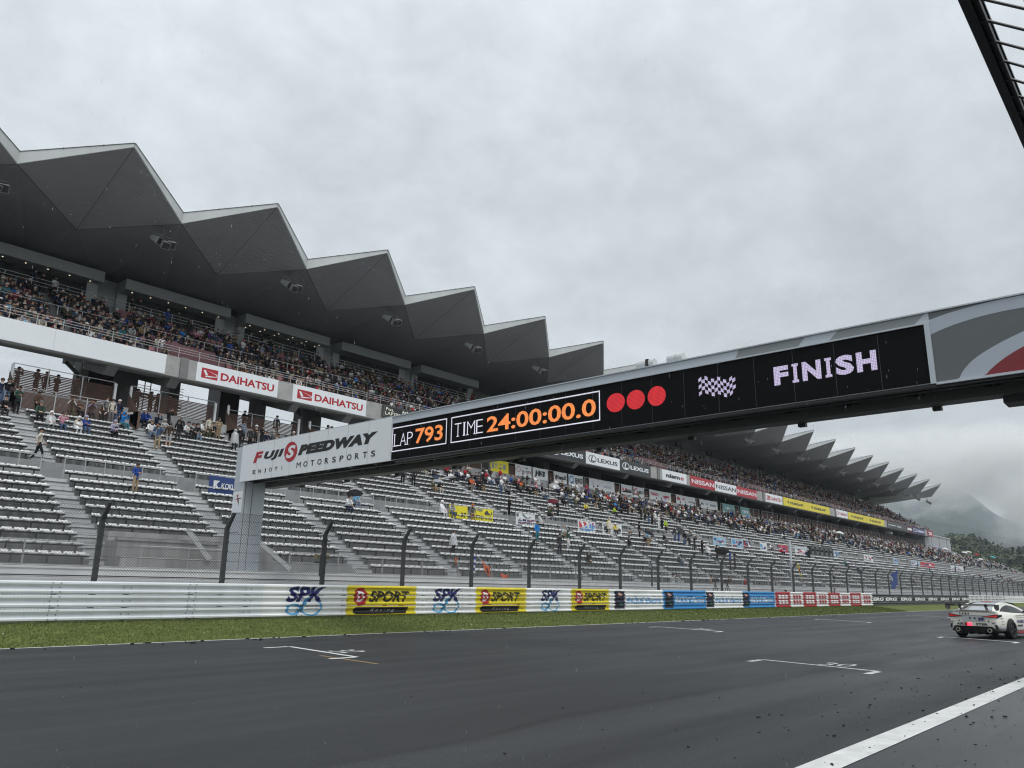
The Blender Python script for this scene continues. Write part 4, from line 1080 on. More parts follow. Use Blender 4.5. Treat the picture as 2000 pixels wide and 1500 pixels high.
# open stairs seen against the sky: dark bars with slanting flights
g = MB()
a, b_ = at_y(268, 770, 60).x, at_y(358, 770, 60).x
for q in range(11): z = 14.0+.22*q; g.box(a, a+1.0, 60, 60.03, z, z+.035); g.box(b_-1.2, b_, 60, 60.03, z+.3, z+.335)
for x in (a+.5, a+.95, b_-1.2, b_-.6): g.box(x-.03, x+.03, 60, 60.06, ZC, 17)
g.obox((a+1.0, 60, ZC+.4), (b_-.9, 60, 16.6), .08, .14)
gs(g.build('open_stair', M_['dark']))
g = MB()
for (pa, pb) in (((128, 706), (156, 735)), ((572, 790), (604, 822)), ((566, 790), (600, 826))):
    A, B = at_y(*pa, 57.5), at_y(*pb, 57.5); g.obox(A, B, .18, .22)
gs(g.build('brace', M_['darkconc']))
# ------------------------------------------------ small grey plant building past the far end
a = at_y(1793, 1050, 53).x; b_ = at_y(1856, 1060, 53).x
pb = empty('plant_building', ((a+b_)/2, 54, 12)); tag(pb, 'small grey flat roofed building at the far end of the upper deck', 'building')
g = MB(); g.box(a+6, b_, 53, 62, 8, 15.9); local(g.build('wall', M_['suite']), pb)
g = MB(); g.box(a+5.8, b_+.2, 52.8, 62.2, 15.9, 16.1); local(g.build('roof', M_['trim']), pb)
g = MB()
for x in (a+12, a+19, b_-4): g.box(x, x+.12, 52.95, 53, 11, 15.9)
local(g.build('wall_joint', M_['midgrey']), pb)
# ================================================================ people
def cloth(name, c, rough=.85): return material(name, c, rough, spec=.25)
PAL = {'black': (.010,.010,.012), 'charcoal': (.032,.033,.036), 'navy': (.012,.018,.050), 'grey': (.16,.165,.17), 'light grey': (.36,.37,.38), 'white': (.70,.71,.72), 'cream': (.52,.48,.40),
       'beige': (.33,.25,.155), 'brown': (.060,.034,.022), 'olive': (.070,.075,.040), 'green': (.035,.075,.055), 'red': (.36,.018,.026), 'maroon': (.10,.012,.022), 'orange': (.62,.13,.035),
       'pink': (.62,.28,.35), 'lavender': (.34,.30,.44), 'purple': (.15,.055,.24), 'blue': (.022,.065,.30), 'bright blue': (.02,.20,.56), 'sky blue': (.16,.36,.55), 'denim': (.065,.105,.19),
       'light denim': (.17,.24,.34), 'yellow': (.66,.55,.05), 'lime': (.42,.58,.04), 'teal': (.03,.16,.20), 'turquoise': (.06,.38,.42), 'tan': (.30,.20,.11), 'peach': (.60,.26,.17)}
CLO = {k: cloth('cloth_'+k.replace(' ', '_'), v) for k, v in PAL.items()}
SKIN = [material('skin', c, .55) for c in ((.50,.29,.20), (.44,.25,.17), (.55,.34,.25), (.37,.20,.13))]
HAIR = {'black hair': material('black_hair', (.008,.007,.007), .55), 'brown hair': material('brown_hair', (.035,.018,.010), .55), 'grey hair': material('grey_hair', (.22,.22,.22), .6)}
SHOE = material('dark_shoe', (.02,.02,.022), .6)
SHOEW = material('pale_shoe', (.45,.45,.44), .6)
M_['poncho'] = material('clear_rain_poncho', (.66,.69,.72), .25, alpha=.5, spec=.6)
M_['ponchograin'] = material('white_rain_poncho', (.66,.68,.71), .3, var=.35, vscale=7, spec=.6, alpha=.85, bump=.6, bscale=9)
M_['camera'] = material('camera_black', (.012,.012,.013), .4)
M_['camwhite'] = material('lens_white', (.6,.6,.58), .4)
# pose skeletons: joint = (x, y, z, radius); facing -y, seat lip at y=0.10, feet on z=0
def arms(sh_z, sh_y, L_, R_, w=.195):
    d = {}
    for s, a in (('l', L_), ('r', R_)):
        sg = -1 if s == 'l' else 1
        (ex, ey, ez), (wx, wy, wz) = a
        d['sh'+s] = (sg*w, sh_y, sh_z, .078); d['el'+s] = (sg*ex, ey, ez, .054); d['wr'+s] = (sg*wx, wy, wz, .036)
    return d
def skeleton(kind):
    J, E = {}, []
    if kind.startswith('sit'):
        lean = {'sit_lean': -.14, 'sit_hunch': -.20}.get(kind, -.03)
        J.update(pel=(0,.28,.50,.150), bel=(0,.26+lean*.3,.66,.150), che=(0,.24+lean*.75,.87,.165), top=(0,.24+lean,1.00,.105), nek=(0,.225+lean*1.1,1.075,.058),
                 hd0=(0,.205+lean*1.15,1.15,.088), hd1=(0,.195+lean*1.15,1.225,.100), hd2=(0,.205+lean*1.15,1.30,.070))
        for s, sg in (('l', -1), ('r', 1)):
            sp = .12 if kind != 'sit_wide' else .17
            J['hip'+s] = (sg*.095,.25,.50,.105); J['kn'+s] = (sg*sp,-.16,.505,.072); J['an'+s] = (sg*(sp+.005),-.13+(.05 if s == 'l' else -.03),.09,.048); J['to'+s] = (sg*(sp+.03),-.30+(.05 if s == 'l' else -.03),.045,.044)
        sy = .24+lean
        A = {'sit_knees': (((.25,.10,.75),(.15,-.12,.60)), ((.25,.10,.75),(.13,-.13,.60))), 'sit_photo': (((.27,.02,.86),(.10,-.16,1.13)), ((.27,.02,.86),(.06,-.17,1.13))),
             'sit_arms': (((.26,.14,.73),(-.06,-.02,.74)), ((.26,.13,.75),(-.06,-.03,.79))), 'sit_lean': (((.24,-.04,.72),(.06,-.20,.66)), ((.24,-.03,.72),(.03,-.21,.66))),
             'sit_hunch': (((.22,-.02,.70),(.09,-.22,.58)), ((.22,-.03,.70),(.05,-.23,.60))), 'sit_wide': (((.27,.10,.74),(.19,-.14,.60)), ((.28,.12,.74),(.22,-.10,.60)))}[kind]
        J.update(arms(.985, sy, *A))
    else:
        wk = kind == 'walk'
        J.update(pel=(0,0,.92,.135), bel=(0,-.01,1.07,.130), che=(0,-.01,1.27,.160), top=(0,0,1.39,.105), nek=(0,-.01,1.465,.056), hd0=(0,-.03,1.535,.086), hd1=(0,-.04,1.61,.098), hd2=(0,-.03,1.685,.068))
        for s, sg in (('l', -1), ('r', 1)):
            st = (.0 if not wk else sg*.26)
            J['hip'+s] = (sg*.09,0,.90,.105); J['kn'+s] = (sg*.105,-.02+st*.55-(.05 if wk else 0),.49,.070); J['an'+s] = (sg*.115,.02+st,.085+(.03 if wk and sg > 0 else 0),.047); J['to'+s] = (sg*.14,-.13+st,.045,.043)
        A = {'stand_down': (((.24,.02,1.13),(.25,-.06,.88)), ((.24,.02,1.13),(.25,-.05,.88))), 'stand_photo': (((.27,-.12,1.24),(.09,-.27,1.50)), ((.27,-.12,1.24),(.06,-.28,1.50))),
             'stand_chest': (((.25,.0,1.13),(.06,-.22,1.16)), ((.25,.0,1.13),(.03,-.23,1.14))), 'stand_fold': (((.25,-.01,1.13),(-.08,-.17,1.15)), ((.25,-.02,1.14),(-.08,-.18,1.20))),
             'walk': (((.24,.14,1.15),(.24,.06,.93)), ((.24,-.10,1.14),(.20,-.26,.98)))}[kind]
        J.update(arms(1.375, 0, *A))
    E += [('pel','bel'),('bel','che'),('che','top'),('top','nek'),('nek','hd0'),('hd0','hd1'),('hd1','hd2')]
    for s in 'lr':
        E += [('top','sh'+s),('sh'+s,'el'+s),('el'+s,'wr'+s),('pel','hip'+s),('hip'+s,'kn'+s),('kn'+s,'an'+s),('an'+s,'to'+s)]
    # palm and five separate fingers
    for s, sg in (('l', -1), ('r', 1)):
        e, w_ = Vector(J['el'+s][:3]), Vector(J['wr'+s][:3]); d = (w_-e).normalized()
        side = d.cross(Vector((0,0,1))) if abs(d.z) < .9 else Vector((1,0,0)); side.normalize(); nrm = side.cross(d).normalized()
        pm = w_+d*.06; J['pa'+s] = (*pm, .036); E.append(('wr'+s, 'pa'+s))
        for q, (off, ln) in enumerate(((-.030,.062), (-.010,.072), (.010,.068), (.030,.052))):
            k1 = pm+side*off+d*.035; k2 = k1+d*ln*.55-nrm*.012; k3 = k2+d*ln*.4-nrm*.026
            J[f'f{q}a'+s] = (*k1, .013); J[f'f{q}b'+s] = (*k2, .010); J[f'f{q}c'+s] = (*k3, .008)
            E += [('pa'+s, f'f{q}a'+s), (f'f{q}a'+s, f'f{q}b'+s), (f'f{q}b'+s, f'f{q}c'+s)]
        k1 = w_+d*.03-side*.035*sg; k2 = k1+d*.035-side*.02*sg-nrm*.015
        J['ta'+s] = (*k1, .014); J['tb'+s] = (*k2, .010); E += [('wr'+s, 'ta'+s), ('ta'+s, 'tb'+s)]
    return J, E
def region(name):
    if name[:2] in ('hd', 'ne', 'pa', 'ta', 'tb', 'wr') or (name[0] == 'f' and name[1].isdigit()): return 0
    if name[:2] in ('hi', 'kn', 'an') : return 2
    if name[:2] == 'to': return 3
    return 1
def body_mesh(kind, short=False):
    J, E = skeleton(kind); names = list(J); idx = {n: i for i, n in enumerate(names)}
    bm = bmesh.new(); ly = bm.verts.layers.skin.verify(); vs = []
    for n_ in names:
        v = bm.verts.new(J[n_][:3]); r = J[n_][3]
        v[ly].radius = (r, r*.82 if n_ in ('pel','bel','che','top') else r); v[ly].use_root = (n_ == 'pel'); vs.append(v)
    for a, b_ in E: bm.edges.new((vs[idx[a]], vs[idx[b_]]))
    me = bpy.data.meshes.new('p'); bm.to_mesh(me); bm.free()
    o = link('p', me); mo = o.modifiers.new('s', 'SKIN'); mo.use_smooth_shade = True; su = o.modifiers.new('u', 'SUBSURF'); su.levels = su.render_levels = 1
    bpy.context.view_layer.update()
    me2 = bpy.data.meshes.new_from_object(o.evaluated_get(bpy.context.evaluated_depsgraph_get())); bpy.data.objects.remove(o)
    me2.name = 'person'
    segs = [(Vector(J[a][:3]), Vector(J[b_][:3]), a, b_) for a, b_ in E]
    me2.materials.clear()
    for m in (SKIN[0], CLO['black'], CLO['charcoal'], SHOE, HAIR['black hair']): me2.materials.append(m)
    head = Vector(J['hd1'][:3])
    mi = []
    for p in me2.polygons:
        c = p.center; best = (9, 1)
        for a, b_, na, nb_ in segs:
            d = b_-a; t = max(0, min(1, (c-a).dot(d)/d.length_squared)); dist = (c-(a+d*t)).length-(J[na][3]*(1-t)+J[nb_][3]*t)
            nm = na if t < .5 else nb_
            if na[:2] == 'el': nm = 'el' if t < .9 else 'wr'
            if na == 'top' and nb_ == 'nek': nm = 'top' if t < .92 else 'nek'
            if na == 'pel' and nb_[:3] == 'hip': nm = 'hip'
            if na[:2] == 'an': nm = 'to' if t > .05 else 'an'
            if dist < best[0]: best = (dist, region(nm))
        m = best[1]
        if short and m == 2:
            kz = max(J['knl'][2], .1)
            if c.z < kz-.04 and not kind.startswith('sit') or (kind.startswith('sit') and c.z < .40): m = 0
        mi.append(m)
    me2.polygons.foreach_set('material_index', mi)
    # a face: nose, eye and mouth patches, ears, part of the same mesh
    fb = bmesh.new(); fb.from_mesh(me2); h = head
    def patch(pts, m):
        f = fb.faces.new([fb.verts.new(h+Vector(p)) for p in pts]); f.material_index = m
    y = -.098
    for sx in (-1, 1):
        patch([(sx*.022,y+.004,.012),(sx*.050,y+.014,.012),(sx*.050,y+.014,.026),(sx*.022,y+.004,.028)], 4)
        patch([(sx*.092,-.01,.02),(sx*.112,.018,.03),(sx*.108,.015,-.035),(sx*.092,-.008,-.03)], 0)
    n0, n1, n2, n3 = [fb.verts.new(h+Vector(p)) for p in ((0,y-.004,.016),(-.016,y+.002,-.022),(.016,y+.002,-.022),(0,y-.026,-.018))]
    for tri in ((n0,n1,n3),(n0,n3,n2),(n1,n2,n3)): fb.faces.new(tri).material_index = 0
    fb.to_mesh(me2); fb.free(); me2.polygons.foreach_set('use_smooth', [True]*len(me2.polygons)); me2.update()
    me2['hx'], me2['hy'], me2['hz'] = head
    return me2
POSES = ['sit_knees', 'sit_photo', 'sit_arms', 'sit_lean', 'sit_hunch', 'sit_wide', 'stand_down', 'stand_photo', 'stand_chest', 'stand_fold', 'walk']
BODY = {p: body_mesh(p) for p in POSES}; BODY['stand_down_short'] = body_mesh('stand_down', True); BODY['stand_photo_short'] = body_mesh('stand_photo', True)
# hair and headwear, modelled about the middle of the head
def headwear():
    D = {}
    b = MB(); R = .112
    def dome(b, zmin, rx, ry, rz_, cy=0.0, cz=.015, mi=0, face=True):
        rings = []
        for k in range(7):
            t = k/6; z = zmin+(1-zmin)*t; rr = sqrt(max(0, 1-z*z)) if k < 6 else .01
            ring = []
            for q in range(14):
                a = 2*pi*q/14; x, y = rx*rr*cos(a), ry*rr*sin(a)
                lift = 0
                if face and y < 0 and t < .5: lift = (.5-t)*1.2*max(0, -sin(a))**1.5     # keep the forehead free
                ring.append((x, cy+y*(1.0 if y > 0 else .98), cz+rz_*(z+lift*(1-zmin)*.62)))
            rings.append(ring)
        b.loft(rings, mi)
    dome(b, -.72, .114, .122, .120); D['hair'] = b
    b = MB(); dome(b, -.9, .120, .125, .118); b.loft([[(x*.115, .045+abs(y)*.07, z) for x, y in ((-1,0),(-.6,1),(0,1.2),(.6,1),(1,0))] for z in (-.02, -.14, -.22)], 0, False, False); D['long'] = b
    b = MB(); dome(b, -.02, .118, .124, .108, cz=.03, face=False); b.loft([[(x*.085, -.10-y_, .035-y_*.18) for x in (-1,-.5,0,.5,1)] for y_ in (0, .05, .085)], 0, False, False); D['cap'] = b
    b = MB(); dome(b, .0, .118, .122, .11, cz=.03, face=False)
    b.loft([[(r_*cos(2*pi*q/14), r_*sin(2*pi*q/14), z) for q in range(14)] for r_, z in ((.118, .035), (.165, .0))], 0, True, False); D['hat'] = b
    b = MB(); dome(b, -.95, .128, .135, .135, cy=.015, cz=.005); b.loft([[(x*.12, .03+abs(y)*.10, z) for x, y in ((-1,-.6),(-.8,.5),(0,1.0),(.8,.5),(1,-.6))] for z in (-.05, -.12, -.17)], 0, False, False); D['hood'] = b
    out = {}
    for k, b in D.items():
        o = b.build(k, HAIR['black hair'], smooth=True); out[k] = o.data; bpy.data.objects.remove(o)
    return out
HEADW = headwear()
# rain poncho shells
def poncho_mesh(sit):
    b = MB(); cy = .22 if sit else 0; zt = 1.06 if sit else 1.47; zb = .38 if sit else .62
    rings = []
    for k, (t, rx, ry) in enumerate(((0, .09, .09), (.12, .215, .14), (.3, .26, .19), (.6, .29, .26), (1, .31, .33))):
        z = zt+(zb-zt)*t; rings.append([(rx*cos(2*pi*q/20)*(1+.05*sin(q*2.3+k)), cy-(.16*t if sit else .0)+ry*sin(2*pi*q/20)*(1+.06*sin(q*3.1+k*2)), z+.03*sin(q*2.7+k)*t) for q in range(20)])
    b.loft(rings, 0, True, False)
    o = b.build('poncho', M_['poncho'], smooth=True); me = o.data; bpy.data.objects.remove(o); return me
PON = {True: poncho_mesh(True), False: poncho_mesh(False)}
b = MB(); b.box(-.065, .065, -.05, .03, -.045, .045); b.tube((0, -.05, 0), (0, -.19, 0), .04, 10); o = b.build('camera', M_['camera']); ME_CAM = o.data; bpy.data.objects.remove(o)
b = MB(); b.box(-.07, .07, -.05, .03, -.05, .05); b.tube((0, -.05, 0), (0, -.42, .02), .045, 10, 1, .06); o = b.build('camera', [M_['camera'], M_['camwhite']]); ME_TELE = o.data; bpy.data.objects.remove(o)
b = MB(); b.box(-.04, .04, -.008, .008, -.075, .075); o = b.build('phone', M_['camera']); ME_PHONE = o.data; bpy.data.objects.remove(o)
used_labels = set()
def add_person(x, y, z, pose, top, bottom, head, headcol, rz=0.0, label='', sc=1.0, poncho=None, cam=None, shoe=None, group='spectators on the grandstand'):
    me = BODY[pose]; o = link('person', me); o.location = (x, y, z); o.rotation_euler.z = rz; o.scale = (sc, sc, sc)
    for s, m in zip(o.material_slots, (random.choice(SKIN), CLO[top], CLO[bottom], shoe or random.choice((SHOE, SHOE, SHOEW)))):
        s.link = 'OBJECT'; s.material = m
    o.material_slots[4].link = 'OBJECT'; o.material_slots[4].material = HAIR['black hair']
    h = link({'hair': 'hair', 'long': 'hair', 'cap': 'cap', 'hat': 'hat', 'hood': 'hood'}[head], HEADW[head], o)
    h.location = (me['hx'], me['hy'], me['hz']); h.rotation_euler.z = 0
    h.material_slots[0].link = 'OBJECT'; h.material_slots[0].material = HAIR[headcol] if headcol in HAIR else CLO[headcol]
    if poncho:
        p = link('poncho', PON[pose.startswith('sit')], o); p.material_slots[0].link = 'OBJECT'; p.material_slots[0].material = M_[poncho] if poncho in M_ else CLO[poncho]
    tag(o, label, 'person', group)
    if cam:
        hx, hy, hz = me['hx'], me['hy'], me['hz']; R = Matrix.Rotation(rz, 3, 'Z')
        off = Vector((-.03, hy-.15, hz-.02)) if 'photo' in pose else Vector((0, hy-.22, hz-.42))
        c = link('camera' if cam != 'phone' else 'phone', {'cam': ME_CAM, 'tele': ME_TELE, 'phone': ME_PHONE}[cam])
        c.location = Vector((x, y, z))+R@(off*sc); c.rotation_euler.z = rz
        tag(c, f'{"phone" if cam=="phone" else "black camera with pale long lens" if cam=="tele" else "black camera"} held by the {label}'[:150] if False else None, None)
        CAMS.append((c, cam, label))
    return o
CAMS = []
def uniq(lab, alts):
    for a in [lab]+alts:
        if a not in used_labels: used_labels.add(a); return a
    return None
# where a pixel's feet stand on the lower terrace: the row whose floor it meets best
def stand_pt(px, py):
    best = None
    for i, (t_, n_, y, z) in enumerate(ROWS):
        yy = y-.18; P = at_y(px, py, yy); e = abs(P.z-FLOOR[i])
        if best is None or e < best[0]: best = (e, P.x, y, FLOOR[i], i)
    return best[1:]
# the people one can tell apart on the lower terrace: (px, py of feet, pose, top, garment, bottom, head, head colour, extras)
S = []
def P(px, py, pose, top, garm, bot, head='hair', hc='black hair', **kw): S.append((px, py, pose, top, garm, bot, head, hc, kw))
P(3,757,'stand_down','navy','jacket','denim'); P(15,764,'stand_photo_short','black','tee','light denim','hair','black hair',cam='cam'); P(31,806,'stand_chest','green','jacket','black','cap','black',cam='phone')
P(8,813,'sit_lean','black','hoodie','charcoal','cap','black'); P(74,800,'sit_knees','black','jacket','black','cap','black'); P(77,822,'sit_lean','green','jacket','black','cap','grey')
P(98,840,'sit_knees','light grey','shirt','grey','hood','white',poncho='poncho',sc=.9); P(122,842,'sit_photo','pink','jacket','denim','hair','black hair',cam='phone'); P(137,818,'sit_photo','white','jacket','olive','hair','black hair',cam='cam')
P(155,818,'sit_arms','charcoal','jacket','black','hair','grey hair'); P(178,818,'sit_photo','lavender','raincoat','charcoal','hat','tan',cam='cam'); P(200,818,'sit_knees','white','raincoat','charcoal','hat','white')
P(152,848,'sit_lean','cream','shirt','white','hood','white',poncho='ponchograin',sc=.85); P(168,848,'sit_arms','blue','patterned raincoat','denim','hood','lavender'); P(223,854,'sit_lean','lavender','hoodie','black','hood','lavender',cam='cam')
P(244,842,'sit_photo','bright blue','raincoat','teal','hood','bright blue',cam='tele',rz=.6); P(236,825,'sit_knees','black','jacket','charcoal','hair','black hair')
P(280,842,'sit_photo','blue','raincoat','black','cap','white',cam='cam'); P(288,836,'sit_lean','blue','windbreaker','charcoal','hair','black hair'); P(310,832,'sit_photo','navy','jumper','charcoal','cap','grey',cam='cam'); P(328,832,'stand_photo','black','sweater','charcoal','hair','black hair',cam='phone')
P(297,856,'sit_wide','white','jacket','light denim','cap','grey'); P(306,880,'stand_photo','denim','denim jacket','beige','cap','black',rz=-.7,cam='phone'); P(328,873,'stand_down_short','brown','jacket','light grey','hair','black hair',rz=2.6); P(346,868,'stand_down','black','jacket and backpack','charcoal','hair','black hair',rz=3.0)
P(321,852,'sit_arms','light grey','hooded top','grey','hood','light grey'); P(368,858,'sit_arms','white','shirt','charcoal','hair','black hair'); P(377,858,'sit_lean','charcoal','cardigan','black','hair','brown hair'); P(387,860,'sit_knees','black','hoodie','light denim','long','black hair'); P(399,860,'sit_knees','white','sweater','olive','hair','black hair'); P(414,862,'sit_hunch','black','coat','olive','hair','black hair')
P(353,838,'sit_lean','black','windbreaker','black','hair','grey hair'); P(409,832,'stand_down','cream','jacket','olive','hair','black hair'); P(427,842,'stand_chest','beige','jacket','tan','long','brown hair')
P(210,782,'stand_down','grey','hoodie','charcoal','hair','black hair'); P(232,800,'stand_down','navy','vest','denim','cap','white'); P(221,790,'stand_down','cream','shirt','grey','hair','black hair')
P(457,880,'stand_down','grey','poncho','charcoal','hood','light grey',poncho='poncho',rz=2.5); P(466,872,'stand_down','black','jacket','black','cap','black',rz=2.8); P(474,858,'stand_chest','light denim','denim jacket','charcoal','hair','black hair'); P(487,876,'stand_down','charcoal','open jacket','black','cap','black')
P(500,850,'stand_chest','brown','jacket','black','hat','white'); P(512,856,'stand_fold','black','shirt','black','hair','black hair'); P(534,850,'stand_chest','grey','tee','charcoal','cap','black'); P(547,858,'sit_arms','black','jacket','black','cap','black'); P(560,858,'sit_lean','black','jumper','navy','hair','black hair'); P(574,850,'stand_down','charcoal','jacket','black','cap','white'); P(523,866,'sit_knees','navy','jacket','black','hair','brown hair'); P(541,862,'sit_lean','tan','cardigan','black','hair','black hair')
P(71,904,'walk','cream','jacket','black','cap','black',rz=1.2); P(262,968,'stand_chest','blue','striped jacket','beige','hair','black hair',rz=.3)
P(683,1000,'sit_lean','white','shirt','navy','long','brown hair',rz=.2); P(698,1000,'sit_knees','sky blue','blouse','light denim','long','black hair')
P(787,950,'stand_down','black','coat','black','cap','black',rz=2.6); P(808,948,'stand_down','charcoal','coat','black','hair','black hair',rz=2.2); P(845,922,'sit_knees','white','raincoat','white','hood','white',poncho='ponchograin'); P(738,936,'sit_hunch','navy','jacket','navy','hair','black hair'); P(832,934,'sit_lean','black','jacket','cream','cap','black'); P(818,930,'sit_lean','brown','jacket','brown','cap','navy'); P(876,914,'sit_knees','red','raincoat','black','hair','black hair')
P(850,968,'sit_knees','olive','jacket','tan','long','brown hair'); P(861,968,'sit_lean','black','coat','cream','cap','tan'); P(925,960,'sit_knees','orange','vest','denim','hair','brown hair'); P(936,960,'sit_lean','black','jacket','black','cap','grey',rz=-.4)
P(868,1014,'sit_knees','white','raincoat','white','hood','white',poncho='ponchograin'); P(885,1016,'sit_lean','light grey','patterned raincoat','denim','hair','black hair'); P(924,1016,'sit_hunch','grey','hi-vis jacket','tan','cap','orange',rz=-.6)
P(886,1088,'stand_down','white','spotted raincoat','black','hair','black hair',poncho='ponchograin'); P(1050,1062,'stand_down','bright blue','rain jacket','teal','cap','black'); P(1094,1080,'stand_down','charcoal','jacket','navy','cap','black'); P(1111,1078,'stand_down','green','hooded jacket','white','hood','green')
P(995,1012,'stand_chest','black','jacket','black','hair','black hair'); P(1059,1024,'sit_knees','light grey','poncho','charcoal','hood','grey',poncho='poncho'); P(1077,1024,'sit_lean','olive','coat','black','cap','olive'); P(1078,1004,'sit_knees','white','jumper','charcoal','long','black hair'); P(1090,1008,'stand_down','black','coat','charcoal','hair','black hair')
P(1147,1003,'sit_knees','yellow','raincoat','charcoal','hair','black hair',rz=-.5); P(1203,1012,'sit_lean','lime','hi-vis jacket','charcoal','hair','black hair'); P(1191,1042,'stand_down','yellow','long poncho','cream','hood','cream',poncho='cream'); P(1204,1040,'sit_lean','yellow','raincoat','black','hat','white')
P(1230,1078,'stand_photo','grey','jacket','black','cap','tan',cam='cam'); P(1269,1063,'sit_knees','sky blue','rain jacket','tan','hair','brown hair'); P(1250,1046,'stand_down','black','hooded jacket','black','hood','black'); P(1302,1044,'stand_down','lime','hi-vis jacket','black','hair','black hair')
for q, (px, py, t, bt, hc) in enumerate(((1319,1052,'charcoal','denim','black'), (1327,1061,'black','blue','maroon'), (1338,1066,'black','denim','black'), (1348,1070,'grey','charcoal','olive'), (1358,1076,'black','charcoal','cream'), (1373,1084,'black','black','black'))):
    P(px, py, ('stand_down', 'stand_chest', 'stand_down', 'stand_photo', 'stand_photo', 'stand_chest')[q], t, 'jacket', bt, 'cap' if q != 5 else 'hood', hc, **({'cam': 'cam'} if q in (3, 4) else {}))
P(1386,1086,'sit_lean','white','raincoat','white','hood','white',poncho='ponchograin'); P(1402,1096,'stand_down','black','jacket','black','cap','black'); P(1428,1114,'stand_down','blue','raincoat','charcoal','hood','blue'); P(1437,1114,'stand_down','black','long coat','black','hood','black')
for q, px in enumerate((1253, 1261, 1268, 1275, 1281, 1288, 1294)):
    P(px, 1018+q*3, ('stand_fold', 'stand_down', 'stand_chest')[q % 3], ('black', 'olive', 'black', 'charcoal', 'white', 'white', 'navy')[q], ('jacket', 'coat', 'hoodie', 'anorak', 'raincoat', 'windbreaker', 'coat')[q], ('black', 'charcoal', 'denim', 'black', 'grey', 'white', 'black')[q], ('cap', 'hair', 'hair', 'cap', 'hood', 'hood', 'hair')[q], ('black', 'black hair', 'brown hair', 'navy', 'white', 'white', 'black hair')[q])
for q, px in enumerate((1198, 1204, 1212, 1165, 1172)): P(px, 985+(px-1165)*.18, 'stand_down', ('grey', 'lavender', 'black', 'green', 'denim')[q], 'jacket', 'black', 'hair', 'black hair')
INDIV = []
for (px, py, pose, top, garm, bot, head, hc, kw) in S:
    x, y, z, i = stand_pt(px, py)
    yy = y-.10 if pose.startswith('sit') else y-.12
    hd = {'hair': '', 'long': 'long hair', 'cap': f'{hc} cap', 'hat': f'{hc} brimmed hat', 'hood': 'hood up'}[head]
    act = {'sit': 'sitting', 'sta': 'standing', 'wal': 'walking'}[pose[:3]]
    if 'photo' in pose: act += ' filming'
    INDIV.append(dict(x=x, y=yy, z=z, pose=pose, top=top, bot=bot, head=head, hc=hc, kw=kw, lab=f'person {act} in {top} {garm}, {bot} {"shorts" if "short" in pose else "trousers"}'+(f', {hd}' if hd else ''), where='lower terrace'))
# silhouettes along the concourse fence
for px, py in ((33,742),(70,748),(88,752),(110,756),(147,764),(268,778),(294,783),(307,785),(330,790),(478,806),(487,806),(541,818),(575,816),(586,818),(640,834),(648,836)):
    p = at_y(px, py, 54.3); t = random.choice(('black','charcoal','navy','grey'))
    INDIV.append(dict(x=p.x, y=54.3, z=ZC, pose=random.choice(('stand_photo','stand_down','stand_chest')), top=t, bot='black', head=random.choice(('hair','cap','hair')), hc='black hair', kw={}, lab=f'person standing in {t} top', where='concourse behind the brown slats'))
# the crowd at random: upper deck, and the thick part of the lower terrace towards the right
TOPS_ = ['black']*54+['charcoal']*22+['navy']*16+['grey']*7+['white']*7+['light grey']*3+['blue']*3+['red']*3+['maroon']*3+['cream']*2+['beige']*2+['brown']*4+['olive']*4+['green']*3+['pink']*1+['lavender']*1+['purple']*1+['orange']*1+['bright blue']*1+['sky blue']*1+['denim']*4+['teal']*2
BOTS_ = ['black']*8+['charcoal']*6+['navy']*3+['denim']*5+['beige']*3+['grey']*2+['olive']*2+['tan']
GARM = ['jacket', 'hoodie', 'shirt', 'raincoat', 'sweater', 'coat', 'fleece', 'windbreaker']
def rnd_person(x, y, z, standing, where, wet=False):
    hd, hc = random.choice([('hair','black hair')]*7+[('hair','brown hair')]*2+[('hair','grey hair')]+[('long','black hair')]*3+[('long','brown hair')]+[('cap', c) for c in ('black','black','navy','red','white','white','grey','blue','beige')]+[('hat', c) for c in ('beige','black','white')]+([('hood', c) for c in ('white','light grey','white','navy')] if wet else []))
    t = random.choice(TOPS_)
    if wet and random.random() < .20: t = random.choice(('white','white','light grey','cream','white','light grey'))
    pose = random.choice(['stand_down','stand_photo','stand_chest','stand_fold']) if standing else random.choice(['sit_knees','sit_knees','sit_photo','sit_arms','sit_lean','sit_lean','sit_hunch','sit_wide'])
    return dict(x=x, y=y, z=z, pose=pose, top=t, bot=random.choice(BOTS_), head=hd, hc=hc, kw={}, where=where, lab='')
RN = ['front', 'second', 'third', 'fourth', 'fifth', 'sixth', 'seventh', 'eighth', 'ninth', 'tenth', 'rearmost']
CR = []
for r in range(NR):
    y, z = rowu(r); x = 9.5
    while x < 216:
        occ = (.82 if x < 60 else .9) if r < 7 else (.66 if x < 60 else .9)
        if r >= 9 and x < 60: occ = .55
        if deck_aisle(x+.24): occ = .10
        if abs((x-25.5) % 31.55) < 3.6 and r < 3: occ *= .15
        if random.random() < occ:
            zone = 'blank panel' if x < 22.9 else 'first red lettering' if x < 32.5 else 'second red lettering' if x < 41 else 'results screen'
            CR.append(rnd_person(x+.24+random.uniform(-.05,.05), y+random.uniform(-.03,.03), z, random.random() < (.03 if x < 60 else .10), f'upper deck {RN[r]} row, over {zone}'))
        x += .5
